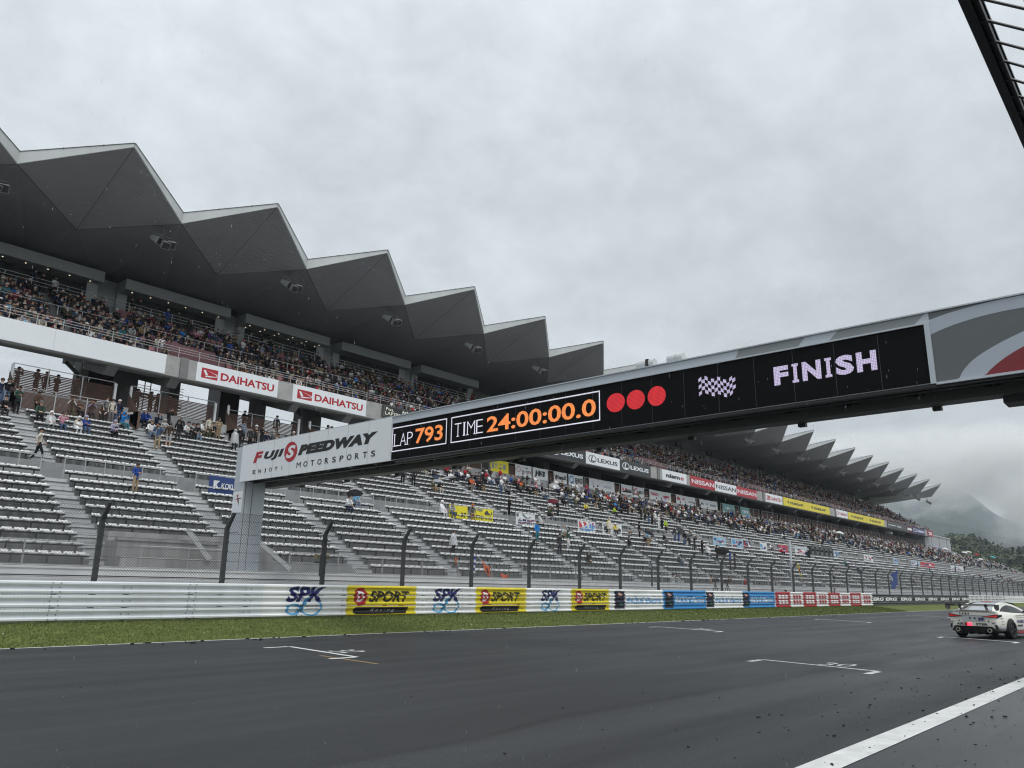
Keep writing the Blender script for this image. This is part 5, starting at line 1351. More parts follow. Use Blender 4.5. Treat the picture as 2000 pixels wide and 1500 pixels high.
    # people standing on the walkway behind the last row
for x in np.arange(10, 215, .8):
    if random.random() < (.28 if x < 62 else .85): CR.append(rnd_person(float(x)+random.uniform(-.3,.3), 62.0+random.uniform(-.1,.4), 21.9, True, 'walkway behind the upper deck'))
def dens(x, i):
    """how full row i of the lower terrace is at x"""
    if i >= 10:
        j = i-10; f = max(0, min(1, (x-46)/14)); edge = 5.0-(x-50)*.018; v = max(0, min(1, (j-edge+1.1)/2.2))*f*.60
        if x > 110: v *= .78
        if x > 215: v *= max(0, 1-(x-215)/90)*.7
        return v
    return .012 if x > 50 else 0
for i, (t_, n_, y, z) in enumerate(ROWS):
    for bx0, bx1 in blocks:
        if bx0 < 41 or bx1 > row_xend(y): continue
        for q in range(12):
            x = bx0+(q+.5)*SW
            if random.random() < dens(x, i): CR.append(rnd_person(x, y-.10, FLOOR[i], random.random() < .06, f'lower terrace row {i+1}', True))
for x in np.arange(46, 230, .7):
    if random.random() < .55: CR.append(rnd_person(float(x), 52.6+random.uniform(-.2,.3), FLOOR[-1]+.02, True, 'top of the lower terrace', True))
def dist(p): return sqrt(p['x']**2+p['y']**2+(p['z']-1.5)**2)
INDIV = [p for p in INDIV]
CR.sort(key=dist)
def in_view(p):
    d = Vector((p['x'], p['y'], p['z']+.9))-CAMLOC; f = d.dot(fw); u = 1000+FPX*d.dot(rt)/f; return -15 < u < 2010
CR = [p for p in CR if in_view(p)]
# how many of the nearest can be individuals
room = 300-len(INDIV)
NEAR, FAR = CR[:room], CR[room:]
def finish_label(p):
    if p['lab']: cands = [f"{p['lab']}, on the {p['where']}"] + [f"{p['lab']}, {w} of the gantry pillar" for w in ('left', 'right')] + [f"{p['lab']}, {w} such person from the left" for w in ('first', 'second', 'third', 'fourth', 'fifth', 'sixth', 'seventh')]
    else:
        hd = {'hair': p['hc'], 'long': 'long '+p['hc'], 'cap': p['hc']+' cap', 'hat': p['hc']+' hat', 'hood': 'hood up'}[p['head']]
        gs_ = random.sample(GARM, len(GARM)); cands = [f"person in {p['top']} {g_} and {hd}, {p['where']}" for g_ in gs_]+[f"person in {p['top']} {g_}, {p['bot']} trousers, {hd}, {p['where']}" for g_ in gs_]
    l_ = uniq(cands[0], cands[1:]) or cands[-1]
    return l_
for p in INDIV+NEAR:
    kw = dict(p['kw']); rz_ = kw.pop('rz', random.uniform(-.25, .45)); sc_ = kw.pop('sc', random.uniform(.93, 1.03))
    add_person(p['x'], p['y'], p['z'], p['pose'], p['top'], p['bot'], p['head'], p['hc'], rz_, finish_label(p), sc_, kw.get('poncho'), kw.get('cam'))
nc = {}
for c, kind, lab in CAMS:
    t = lab.split(' in ', 1)[1].split(',')[0]
    base = {'cam': 'black camera', 'tele': 'camera with long pale lens', 'phone': 'dark phone'}[kind]+f' held up by the person in {t}'
    l_ = uniq(base, [base+f' and {w}' for w in (lab.split(', ')[1],)]+[base+' further right'])
    tag(c, l_, 'phone' if kind == 'phone' else 'camera', 'cameras and phones held by spectators')
# everyone farther off is one crowd
def template(stand):
    b = MB()
    def tb(p, q, r, r2, mi, n=5, sy=1.0):
        p, q = Vector(p), Vector(q); d = (q-p).normalized(); u = Vector((0,0,1)) if abs(d.z) < .9 else Vector((0,1,0)); a = d.cross(u).normalized(); c = d.cross(a)
        vs = [p+(a*cos(2*pi*i/n)+c*sin(2*pi*i/n)*sy)*r for i in range(n)]+[q+(a*cos(2*pi*i/n)+c*sin(2*pi*i/n)*sy)*r2 for i in range(n)]
        b.add(vs, [(i, (i+1)%n, n+(i+1)%n, n+i) for i in range(n)], mi)
    z0 = .92 if stand else .48; y0 = 0 if stand else .26; H_ = .47
    tb((0,y0,z0), (0,y0-.03,z0+.30), .16, .20, 1, 7, .72); tb((0,y0-.03,z0+.30), (0,y0-.02,z0+.50), .20, .09, 1, 7, .72)
    hz_ = z0+.70; hy = y0-.05
    for k in range(4):
        a0, a1 = pi*k/4, pi*(k+1)/4; n = 6; r = .105
        vs = [(r*sin(a_)*cos(2*pi*i/n), hy+r*sin(a_)*sin(2*pi*i/n), hz_+.125*cos(a_)) for a_ in (max(a0,.05), min(a1, pi-.05)) for i in range(n)]
        for i in range(n):
            ang = 2*pi*(i+.5)/n; front = sin(ang) < -.3
            b.add([vs[i], vs[(i+1)%n], vs[n+(i+1)%n], vs[n+i]], [(0,1,2,3)], 0 if (front and k >= 2) or k == 3 else 3)
    for s in (-1, 1):
        tb((s*.20,y0-.02,z0+.45), (s*.25,y0-.10,z0+.22), .07, .055, 1); tb((s*.25,y0-.10,z0+.22), (s*.10,y0-.32,z0+.22), .05, .04, 1); tb((s*.10,y0-.32,z0+.22), (s*.05,y0-.38,z0+.23), .04, .03, 0, 4)
        if stand: tb((s*.09,0,.94), (s*.12,0,.04), .10, .05, 2)
        else: tb((s*.09,.24,.48), (s*.12,-.16,.50), .10, .075, 2); tb((s*.12,-.16,.52), (s*.12,-.14,.03), .07, .05, 2)
    return b
TPL = {False: template(False), True: template(True)}
PN = list(PAL); CM = [CLO[k] for k in PN]+SKIN+[HAIR[k] for k in HAIR]
HN = list(HAIR)
def crowd(people, name, label):
    V_, F_, Mi_ = [], [], []; base = 0
    for p in people:
        b = TPL[p['pose'].startswith('sta')]; a = random.uniform(-.3, .5); sc = random.uniform(.94, 1.04); v = np.array(b.v)
        R = np.array([[cos(a), -sin(a), 0], [sin(a), cos(a), 0], [0, 0, 1]]); V_.append(v@R.T*sc+np.array([p['x'], p['y'], p['z']]))
        F_.append(np.array(b.f, np.int32)+base); base += len(v)
        top = PN.index(p['top']); bot = PN.index(p['bot']); hc = PN.index(p['hc']) if p['hc'] in PN else len(PN)+len(SKIN)+HN.index(p['hc'])
        mp = np.array([len(PN)+random.randrange(len(SKIN)), top, bot, hc]); Mi_.append(mp[np.array(b.m)])
    V_ = np.concatenate(V_); F_ = np.concatenate(F_); Mi_ = np.concatenate(Mi_).astype(np.int32)
    me = bpy.data.meshes.new(name); me.vertices.add(len(V_)); me.vertices.foreach_set('co', V_.reshape(-1)); me.loops.add(F_.size); me.loops.foreach_set('vertex_index', F_.reshape(-1))
    me.polygons.add(len(F_)); me.polygons.foreach_set('loop_start', np.arange(0, F_.size, 4, dtype=np.int32))
    for m in CM: me.materials.append(m)
    me.polygons.foreach_set('material_index', Mi_); me.update(calc_edges=True)
    tag(link(name, me), label, 'crowd', kind='stuff')
crowd(FAR, 'crowd', 'dense crowd of spectators filling the far stand')
print('people', len(INDIV), len(NEAR), len(FAR))
# ================================================================ signs along the fascia of the upper deck
def sign(name, label, px0, px1, base, draw, mats, z0=UZB+.03, z1=UZT-.03, Y=UF, cat='sign', seams=1, thick=.07, group='advertising panels along the fascia', x0=None, x1=None):
    x0 = at_y(px0, 900, Y).x if x0 is None else x0; x1 = at_y(px1, 900, Y).x if x1 is None else x1
    e = empty(name, (x0, Y, z0)); tag(e, label, cat, group)
    b = MB(); b.box(0, x1-x0, -thick, -.004, 0, z1-z0); b.build('panel', M_[base] if isinstance(base, str) else base, e)
    if seams:
        b = MB()
        for q in range(1, seams+1): x = (x1-x0)*q/(seams+1); b.box(x-.006, x+.006, -thick-.002, -thick+.002, 0, z1-z0)
        b.build('seam', M_['suite'], e)
    if draw:
        b = MB(); draw(b, lambda u, v, d=0.0: ((x1-x0)*u, -thick-.004-d, (z1-z0)*v)); b.build('lettering', mats, e, recalc=False)
    return e
def FX(px, py): return at_y(px, py, UF).x
x_ = FX(323, 710)
sign('fascia_sign', 'blank pale blue white fascia panel at the left end of the upper deck', 0, 0, 'signwhite', None, None, seams=4, x0=-12.0, x1=x_)
def draw_dai(b, f):
    put_rect(b, .055, .245, .22, .76, f, 0)
    put_poly(b, [(.075,.64),(.10,.66),(.135,.40),(.105,.38)], lambda u, v: f(u, v, .002), 1)
    put_poly(b, [(.105,.66),(.12,.64),(.225,.50),(.235,.44),(.22,.40),(.105,.36),(.10,.30),(.15,.31),(.232,.38),(.243,.45),(.235,.52)], lambda u, v: f(u, v, .003), 1)
    put_text(b, 'DAIHATSU', f, .28, .95, .27, .70, 0, bold=.035)
sign('fascia_sign', 'larger white fascia sign with a red emblem and red capitals', 385, 543, 'signwhite', draw_dai, [M_['red'], M_['signwhite']], x0=FX(384, 718), x1=FX(542, 755))
sign('fascia_sign', 'second white fascia sign with a red emblem and red capitals, right of the bare concrete', 571, 714, 'signwhite', draw_dai, [M_['red'], M_['signwhite']], x0=FX(571, 768), x1=FX(714, 798))
# results screen partly behind the gantry
x0 = FX(745, 800)
e = empty('results_screen', (x0, UF, UZB+.35)); tag(e, 'small dark results screen with pale dot matrix text above the gantry', 'screen')
b = MB(); b.box(0, 9.5, -.30, -.02, 0, 1.0); b.build('casing', M_['midgrey'], e)
b = MB(); b.box(.12, 9.4, -.305, -.30, .08, .92); b.build('screen_face', M_['dark'], e)
M_['dotpale'] = material('pale_dot_text', (.5,.5,.45), .5, emit=(.75,.75,.62), es=.55)
b = MB(); f = lambda u, v: (u, -.31, v)
put_text(b, 'Pos.', f, .25, 1.15, .55, .82, 0); put_text(b, 'LAP793', f, .2, 1.85, .16, .46, 0); put_text(b, '6th 7th 8th', f, 2.1, 4.9, .52, .84, 0); put_text(b, '123', f, 2.2, 3.1, .16, .46, 0)
b.build('dot_text', M_['dotpale'], e, recalc=False)
def draw_lex(fg):
    def d(b, f):
        put_ring(b, .185, .5, .115, .33, .095, .275, f, 0, n=28)
        put_poly(b, [(.165,.74),(.20,.74),(.165,.36),(.255,.36),(.265,.26),(.135,.26)], f, 0)
        put_text(b, 'LEXUS', f, .33, .93, .30, .66, 0, bold=.035)
    return d
x0 = FX(1027, 862)
sign('fascia_sign', 'plain white fascia strip left of the first dark emblem sign', 0, 0, 'signwhite', None, None, seams=0, x0=FX(975, 858), x1=FX(1056, 862))
sign('fascia_sign', 'first charcoal fascia sign with white ringed emblem, beside the gantry underside', 0, 0, 'charcoal', draw_lex(0), [M_['signwhite']], x0=FX(1069, 885), x1=FX(1143, 892))
sign('fascia_sign', 'white fascia sign with dark ringed emblem between two charcoal signs', 0, 0, 'signwhite', draw_lex(0), [M_['charcoal']], x0=FX(1143.4, 892), x1=FX(1209.5, 908))
sign('fascia_sign', 'second charcoal fascia sign with white ringed emblem, left of bare concrete', 0, 0, 'charcoal', draw_lex(0), [M_['signwhite']], x0=FX(1210, 910), x1=FX(1270, 922))
def draw_word(w, u0=.08, u1=.92, v0=.3, v1=.7, mi=0, bold=.02): return lambda b, f: put_text(b, w, f, u0, u1, v0, v1, mi, bold=bold)
def draw_nismo(b, f): put_text(b, 'nism', f, .14, .72, .30, .70, 0, bold=.05); put_text(b, 'o', f, .74, .88, .30, .62, 1, bold=.05)
sign('fascia_sign', 'small white fascia sign with black lower case letters ending in a red o', 0, 0, 'signwhite', draw_nismo, [M_['black'], M_['red']], x0=FX(1293, 930), x1=FX(1340, 938), seams=0)
xs3 = [FX(1348, 950), FX(1396, 958), FX(1438, 966), FX(1478, 974)]
sign('fascia_sign', 'first red fascia sign with white capitals, right of the lower case sign', 0, 0, 'red', draw_word('NISSAN', .05, .97, .28, .72), [M_['signwhite']], x0=xs3[0], x1=xs3[1], seams=0)
sign('fascia_sign', 'white fascia sign with black capitals between two red signs', 0, 0, 'signwhite', draw_word('NISSAN', .05, .97, .28, .72), [M_['black']], x0=xs3[1], x1=xs3[2], seams=0)
sign('fascia_sign', 'second red fascia sign with white capitals, left of bare concrete', 0, 0, 'red', draw_word('NISSAN', .05, .97, .28, .72), [M_['signwhite']], x0=xs3[2], x1=xs3[3], seams=0)
sign('fascia_sign', 'far small white fascia sign with a red emblem, left of the yellow signs', 0, 0, 'signwhite', draw_dai, [M_['red'], M_['signwhite']], x0=FX(1495, 970), x1=FX(1527, 980), seams=0)
def draw_dun(b, f):
    put_poly(b, [(.15,.62),(.22,.70),(.20,.50),(.28,.52),(.20,.44),(.19,.26),(.17,.45),(.12,.46),(.17,.52)], f, 0); put_text(b, 'DUNLOP', f, .27, .80, .32, .62, 0, bold=.06)
xd = [FX(1530, 985), FX(1577, 992), FX(1620, 1000)]
sign('fascia_sign', 'first yellow fascia sign with black capitals', 0, 0, 'yellow', draw_dun, [M_['black']], x0=xd[0], x1=xd[1], seams=0); sign('fascia_sign', 'second yellow fascia sign with black capitals, left of the small red and white sign', 0, 0, 'yellow', draw_dun, [M_['black']], x0=xd[1], x1=xd[2], seams=0)
def draw_yam(b, f): put_ring(b, .16, .5, .085, .25, .055, .17, f, 0); put_text(b, 'YAMAHA', f, .27, .94, .30, .70, 0, bold=.03)
sign('fascia_sign', 'far small white fascia sign with a red round emblem between yellow signs', 0, 0, 'signwhite', draw_yam, [M_['red']], x0=FX(1632, 1003), x1=FX(1655, 1010), seams=0)
xd = [FX(1656.5, 1012), FX(1693, 1020), FX(1727, 1030)]
sign('fascia_sign', 'third yellow fascia sign with black capitals, right of the round emblem sign', 0, 0, 'yellow', draw_dun, [M_['black']], x0=xd[0], x1=xd[1], seams=0); sign('fascia_sign', 'fourth yellow fascia sign with black capitals, the last before the charcoal sign', 0, 0, 'yellow', draw_dun, [M_['black']], x0=xd[1], x1=xd[2], seams=0)
def draw_toy(b, f): put_poly(b, [(.08,.45),(.44,.45),(.44,.55),(.08,.55)], f, 0); put_text(b, 'TOYOTA', f, .52, .74, .34, .60, 0, bold=.04); put_poly(b, [(.76,.36),(.96,.36),(.96,.56),(.76,.56)], f, 1)
sign('fascia_sign', 'far charcoal fascia sign with small white capitals', 0, 0, 'charcoal', draw_toy, [M_['signwhite'], M_['midgrey']], x0=FX(1733.5, 1035), x1=FX(1770, 1042), seams=1)
sign('fascia_sign', 'far dark red and grey fascia sign beside the navy one', 0, 0, 'maroon', draw_word('STI', .3, .7, .3, .7) if False else (lambda b, f: put_rect(b, .15, .85, .3, .66, f, 0)), [M_['signwhite']], x0=FX(1771, 1042), x1=FX(1783, 1046), seams=0)
def draw_sub(b, f): put_ring(b, .18, .5, .13, .30, .10, .22, f, 0); put_text(b, 'SUBARU', f, .38, .94, .30, .68, 0, bold=.04)
sign('fascia_sign', 'navy fascia sign with a ringed emblem near the far end', 0, 0, 'navy', draw_sub, [M_['signwhite']], x0=FX(1783.5, 1046), x1=FX(1807, 1050), seams=0)
sign('fascia_sign', 'last fascia sign, small and pinkish red, at the far end of the upper deck', 0, 0, 'red', lambda b, f: (put_rect(b, .2, .8, .55, .72, f, 0), put_rect(b, .25, .75, .28, .45, f, 0)), [M_['signwhite']], x0=FX(1812, 1050), x1=FX(1823, 1053), seams=0)

# ================================================================ cloth banners
def banner(label, px0, px1, base, draw, mats, Y=None, z0=None, z1=None, sag=.03, group=None, pyref=1000):
    Y = WY-.42 if Y is None else Y
    z0 = WZ+.12 if z0 is None else z0; z1 = WZ+1.12 if z1 is None else z1
    x0, x1 = at_y(px0, pyref, Y).x, at_y(px1, pyref, Y).x
    e = empty('banner', (x0, Y, z0)); tag(e, label, 'banner', group)
    def fold(u, v): return .02*sin(7*u*pi+3*v)+.015*sin(19*u+5*v)
    def f(u, v, d=0.0): return ((x1-x0)*u, -.02-d-fold(u, v), (z1-z0)*v-sag*sin(pi*u)*v)
    b = MB(); nu, nv = 16, 5
    vs = [f(i/nu, j/nv) for j in range(nv+1) for i in range(nu+1)]; vb = [(p[0], p[1]+.012, p[2]) for p in vs]
    fs = [(j*(nu+1)+i, j*(nu+1)+i+1, (j+1)*(nu+1)+i+1, (j+1)*(nu+1)+i) for j in range(nv) for i in range(nu)]
    b.add(vs, fs); b.add(vb, fs); b.build('cloth', M_[base] if isinstance(base, str) else base, e, smooth=True, recalc=False)
    if draw:
        t = MB(); draw(t, lambda u, v, d=0.0: f(u, v, .02+d)); t.build('lettering', mats, e, recalc=False)
    return e
M_['bannerblue'] = material('blue_banner_cloth', (.018,.045,.16), .7); M_['banneryellow'] = material('yellow_banner_cloth', (.72,.62,.03), .7); M_['bannerwhite'] = material('white_banner_cloth', (.66,.67,.68), .75, var=.06, vscale=4)
M_['bannerpale'] = material('pale_blue_banner_cloth', (.34,.50,.62), .75, var=.3, vscale=2.5); M_['bannerred'] = material('red_banner_cloth', (.48,.05,.07), .7, var=.15, vscale=3); M_['bannermint'] = material('mint_banner_cloth', (.20,.38,.37), .75, var=.2, vscale=2)
def d_kok(b, f): put_poly(b, [(.17,.22),(.255,.22),(.24,.40),(.255,.72),(.17,.74),(.17,.30)][0:5], f, 0); put_text(b, 'KOKU', f, .36, .80, .30, .62, 0, bold=.03)
def d_kok(b, f):
    put_poly(b, [(.08,.22),(.115,.22),(.12,.47),(.15,.24),(.185,.24),(.135,.50),(.18,.74),(.08,.74)], f, 0); put_text(b, 'KOKU', f, .215, .46, .30, .62, 0, bold=.02)
banner('blue banner with white letters on the walkway railing behind the gantry pillar', 410, 521, 'bannerblue', d_kok, [M_['bannerwhite']], pyref=920)
banner('first yellow banner with two pairs of black characters', 877, 913.5, 'banneryellow', lambda b, f: (put_text(b, '大島', f, .16, .45, .12, .52, 0, bold=.02), put_text(b, '良平', f, .62, .92, .12, .52, 0, bold=.02)), [M_['black']], pyref=985)
def d_y2(b, f):
    put_rect(b, .05, .50, .80, .96, f, 1); put_poly(b, [(.58,.62),(.70,.88),(.90,.84),(.97,.62),(.92,.54),(.62,.55)], f, 2)
    put_text(b, '公団ちゃん', f, .04, .96, .10, .46, 0, bold=.02)
banner('second yellow banner with a dark car picture and black handwriting', 919.5, 963, 'banneryellow', d_y2, [M_['black'], M_['swmid'], M_['charcoal']], pyref=990)
def d_oh(b, f):
    put_poly(b, [(.30,.95),(.40,.95),(.62,.62),(.56,.60)], f, 2); put_poly(b, [(.92,.92),(.97,.90),(.50,.48),(.46,.52)], f, 2); put_rect(b, .04, .14, .70, .95, f, 3)
    put_text(b, '大原佳祐', f, .10, .96, .10, .55, 0, bold=.03); put_poly(b, [(.10,.02),(.20,.02),(.98,.50),(.94,.56)], lambda u, v: f(u, v, .006), 1)
banner('white banner with four large navy characters crossed by a red stroke', 1007, 1045, 'bannerwhite', d_oh, [M_['navy'], M_['red'], M_['greenpaint'], M_['midgrey']], pyref=1000)
def d_riv(b, f):
    put_poly(b, [(.08,.20),(.70,.92),(.08,.92)], f, 0); put_poly(b, [(.12,.12),(.72,.12),(.74,.82)], f, 1); put_text(b, 'Aric', lambda u, v: f(u, v, .006), .16, .68, .30, .78, 2, shear=.3, bold=.02)
    put_poly(b, [(.76,.2),(.86,.15),(.96,.5),(.90,.9),(.78,.8)], f, 1); put_poly(b, [(.80,.5),(.92,.55),(.90,.92),(.79,.9)], lambda u, v: f(u, v, .003), 0)
banner('white banner with a red and blue field and slanted white script', 1128, 1162.5, 'bannerwhite', d_riv, [M_['bannerred'], M_['blue'], M_['bannerwhite']], pyref=1015)
banner('white banner with dark round marks half hidden behind the yellow poncho', 1176, 1214, 'bannerwhite', lambda b, f: (put_disc(b, .18, .45, .12, .32, f, 0), put_disc(b, .84, .40, .10, .26, f, 0), put_rect(b, .05, .30, .80, .90, f, 1)), [M_['charcoal'], M_['purple'] if 'purple' in M_ else M_['navy']], pyref=1024)
def d_pic(cols):
    def d(b, f):
        r = random.Random(cols[0]*7+3)
        for q in range(9):
            u, v = r.uniform(.15, .85), r.uniform(.2, .8); put_disc(b, u, v, r.uniform(.05, .16), r.uniform(.08, .2), lambda a, c, k=q: f(a, c, .001*k), r.randrange(4), 10)
    return d
pm = [M_['signwhite'], M_['cyan'], M_['bannerred'], M_['navy']]
for px0, px1, base, lab, sd in ((1393, 1418, 'bannerpale', 'pale blue picture banner left of the start lights, nearest of the far banners', 1), (1428, 1452, 'bannerpale', 'pale blue and white picture banner beside the small dark red banner', 2), (1452, 1466, 'maroon', 'small dark red banner on the far railing', 3),
    (1484, 1498, 'bannerwhite', 'small faded white banner right of the dark red one', 4), (1521, 1538, 'bannerred', 'red banner with white strokes left of the start light pole', 5), (1552, 1578, 'bannerwhite', 'white banner half behind the start light arm', 6), (1627, 1637, 'bannerpale', 'narrow light blue banner right of the start lights', 7), (1685, 1694, 'bannerwhite', 'first of two small white banners with orange marks', 8), (1694.5, 1703, 'bannerwhite', 'second of two small white banners with orange marks', 9),
    (1742, 1751, 'bannerpale', 'small light blue banner beside a person in a brown coat', 10), (1776, 1793, 'bannerpale', 'far blue and white banner left of the long red one', 11), (1794, 1821, 'bannerred', 'far long red banner with white strokes', 12), (1852, 1860, 'bannerwhite', 'far white banner with a red bar', 13), (1862, 1876, 'bannerwhite', 'last white banner far along the railing', 14)):
    banner(lab, px0, px1, base, d_pic((sd,)), pm, pyref=1070, group='supporter banners on the far railing')
# sponsor banners at the back of the lower terrace
YB = 53.28
def bb(label, px0, px1, base, draw, mats, py=915): banner(label, px0, px1, base, draw, mats, Y=YB-.02, z0=ZC+.02, z1=ZC+1.28, pyref=py, group='sponsor banners along the back of the lower terrace')
bb('yellow back banner with grey characters left of the white ones', 957, 993, 'banneryellow', lambda b, f: (put_text(b, '梅原', f, .08, .44, .30, .78, 0, bold=.02), put_text(b, '梅原', f, .50, .86, .30, .78, 0, bold=.02)) if False else [put_rect(b, u, u+.13, .32, .74, f, 0) for u in (.08, .26, .52, .70)], [M_['swmid']])
bb('white back banner with pale red emblem and small characters, left of the one reading HKS' if False else 'white back banner with small grey lines and a red mark', 1006, 1038, 'bannerwhite', lambda b, f: (put_rect(b, .40, .86, .38, .58, f, 0), put_rect(b, .46, .76, .72, .82, f, 0), put_disc(b, .92, .46, .03, .14, f, 1), put_ring(b, .2, .6, .12, .22, .10, .18, f, 1)), [M_['swmid'], M_['bannerred']])
bb('white back banner with three heavy black capitals', 1040, 1070, 'bannerwhite', lambda b, f: put_text(b, 'HKS', f, .18, .80, .30, .78, 0, bold=.08), [M_['black']], 925)
bb('white back banner with bold black lettering behind standing people', 1081, 1107, 'bannerwhite', lambda b, f: put_text(b, 'WinmaX', f, .06, .96, .34, .72, 0, bold=.06), [M_['black']], 930)
bb('white back banner with a blue ring and black capitals', 1110, 1138.5, 'bannerwhite', lambda b, f: (put_ring(b, .22, .52, .17, .36, .11, .24, f, 1), put_text(b, 'ENKEI', f, .46, .94, .30, .74, 0, bold=.04)), [M_['black'], M_['blue']], 935)
bb('white back banner with faint grey lettering', 1150, 1200, 'bannerwhite', lambda b, f: (put_rect(b, .55, .86, .3, .5, f, 0), put_rect(b, .1, .4, .4, .6, f, 0)), [M_['swlight']], 945)
bb('white back banner with small red capitals left of the ringed word', 1213, 1235, 'bannerwhite', lambda b, f: (put_rect(b, .1, .5, .4, .66, f, 0), put_rect(b, .55, .92, .42, .6, f, 1)), [M_['red'], M_['swmid']], 955)
bb('white back banner with a red crescent round black capitals', 1237, 1258, 'bannerwhite', lambda b, f: (put_ring(b, .26, .52, .20, .34, .14, .22, f, 1, pi*.3, pi*1.7), put_text(b, 'CUSCO', f, .28, .92, .34, .64, 0, bold=.05)), [M_['black'], M_['red']], 960)
bb('long white back banner with two red words', 1268, 1310, 'bannerwhite', lambda b, f: (put_text(b, 'TAKATA', f, .06, .42, .44, .74, 0, bold=.05), put_rect(b, .62, .90, .40, .60, f, 0)), [M_['bannerred']], 965)
bb('white back banner with red lettering under the black on white fascia sign', 1320, 1358, 'bannerwhite', lambda b, f: (put_rect(b, .06, .42, .46, .76, f, 0), put_rect(b, .62, .9, .34, .50, f, 1)), [M_['bannerred'], M_['swmid']], 975)
bb('white back banner with black and grey words', 1366, 1401, 'bannerwhite', lambda b, f: (put_rect(b, .08, .44, .42, .62, f, 0), put_rect(b, .56, .92, .38, .60, f, 1)), [M_['charcoal'], M_['swmid']], 985)
bb('mint green back banner with pale marks', 1411, 1435, 'bannermint', lambda b, f: put_rect(b, .2, .7, .4, .6, f, 0), [M_['signwhite']], 995)
bb('pale mint back banner, rightmost of the sponsor banners', 1446, 1464, 'bannermint', lambda b, f: put_rect(b, .2, .8, .3, .6, f, 0), [M_['signwhite']], 1000)

# ================================================================ umbrellas
def umbrella(px, py, Yp, r, mat, label, tilt=(.0, .0), hgt=.75):
    c = at_y(px, py, Yp); e = empty('umbrella', (c.x, c.y, c.z)); e.rotation_euler = (tilt[0], tilt[1], 0); tag(e, label, 'umbrella', 'open umbrellas on the grandstand')
    b = MB(); n = 8
    rings = []
    for t in (0.02, .35, .7, 1.0):
        rings.append([(r*t*cos(2*pi*(q+.5*0)/16)*(1 if q % 2 == 0 else .93+.04*(1-t)), r*t*sin(2*pi*q/16)*(1 if q % 2 == 0 else .93+.04*(1-t)), .30*r*1.5*(1-t*t)+(0 if q % 2 == 0 else .02*t)) for q in range(16)])
    b.loft(rings, 0, True, False); b.build('canopy', mat, e, smooth=False)
    b = MB(); b.tube((0,0,.5*r), (0,0,-hgt), .009, 6); b.tube((0,0,-hgt), (0,0,-hgt-.12), .016, 6); b.build('shaft', M_['dark'], e)
M_['umbclear'] = material('clear_umbrella_film', (.6,.64,.67), .15, alpha=.4, spec=.7)
umbrella(693, 964, 41.4, .58, CLO['black'], 'black umbrella tilted over the couple left of the display end', (.35, -.3))
umbrella(1143, 978, 45.9, .62, CLO['black'], 'black umbrella over the person in yellow', (.2, -.35)); umbrella(1080, 980, 43.3, .55, CLO['maroon'], 'dark red umbrella behind the characters banner', (.2, -.35))
umbrella(856, 942, 45.0, .58, M_['umbclear'], 'clear umbrella over the couple under the display', (.1, .1)); umbrella(1083, 950, 48.3, .65, M_['umbclear'], 'clear umbrella in the thick of the lower crowd', (.5, -.2))
umbrella(1225, 962, 49, .65, CLO['black'], 'black umbrella below the ringed red banner', (.15, .0)); umbrella(1240, 972, 48, .62, M_['umbclear'], 'clear umbrella just right of a black one', (.1, .05)); umbrella(1267, 1042, 40.6, .58, CLO['black'], 'black umbrella over a seated person in pale blue', (.5, 0)); umbrella(1329, 1036, 40.8, .55, CLO['grey'], 'grey umbrella beside the line of standing photographers', (.3, .7))
umbrella(1411, 1076, 38, .7, CLO['black'], 'black umbrella over a camera position by the fence', (.3, -.6))
for px, py, m, l in ((1828, 1070, 'lavender', 'lavender umbrella near the grey building'), (1846, 1073, 'white', 'white umbrella near the grey building'), (1884, 1080, 'white', 'white umbrella on the far top rows'), (1892, 1079, 'cream', 'cream umbrella on the far top rows'), (1915, 1093, 'white', 'white umbrella lower on the far rows'), (1939, 1089, 'turquoise', 'turquoise umbrella far along the top rows'), (1640, 1042, 'white', 'white umbrella under the far yellow signs'), (1908, 1084, 'red', 'red umbrella far along the top rows')):
    umbrella(px, py, 50.5, .85, CLO[m], l, (.2, .1))

# ================================================================ start lights on a pole behind the fence
p = at_y(1542, 1057, 27.0)
sl = empty('start_lights', (p.x, 27.0, .4)); tag(sl, 'unlit black start light panel of ten lamps on a grey pole arm', 'signal light')
b = MB(); b.tube((0, 0, 0), (0, 0, p.z-.4), .10, 10); b.build('pole', M_['panelgrey'], sl)
q0, q1 = at_y(1578.5, 1066, 27.0), at_y(1624, 1082.5, 27.0)
dx0, dx1, dz0, dz1 = q0.x-p.x, q1.x-p.x, q1.z-.4, at_y(1578.5, 1066, 27).z-.4
dz1 = at_y(1578.5, 1065.5, 27).z-.4; dz0 = at_y(1578.5, 1082.5, 27).z-.4
b = MB(); b.obox((0, 0, dz1-.35), (dx0+.2, 0, dz1-.35), .10, .10); b.obox((-.1, 0, dz1-.1), (dx0, 0, dz1-.25), .05, .05); b.build('arm', M_['panelgrey'], sl)
b = MB(); b.box(dx0, dx1, -.16, .12, dz0, dz1); b.build('lamp_panel', M_['dark'], sl)
M_['lens'] = material('unlit_lamp_lens', (.09,.095,.08), .25)
for r_ in range(2):
    for k_ in range(5):
        b = MB(); x = dx0+(dx1-dx0)*(k_+.5)/5; z = dz0+(dz1-dz0)*(.27+.46*r_); b.tube((x, -.165, z), (x, -.16, z), .27, 16); b.tube((x, -.30, z+.24), (x, -.16, z+.26), .05, 6)
        b.build('lamp', M_['lens'], sl)
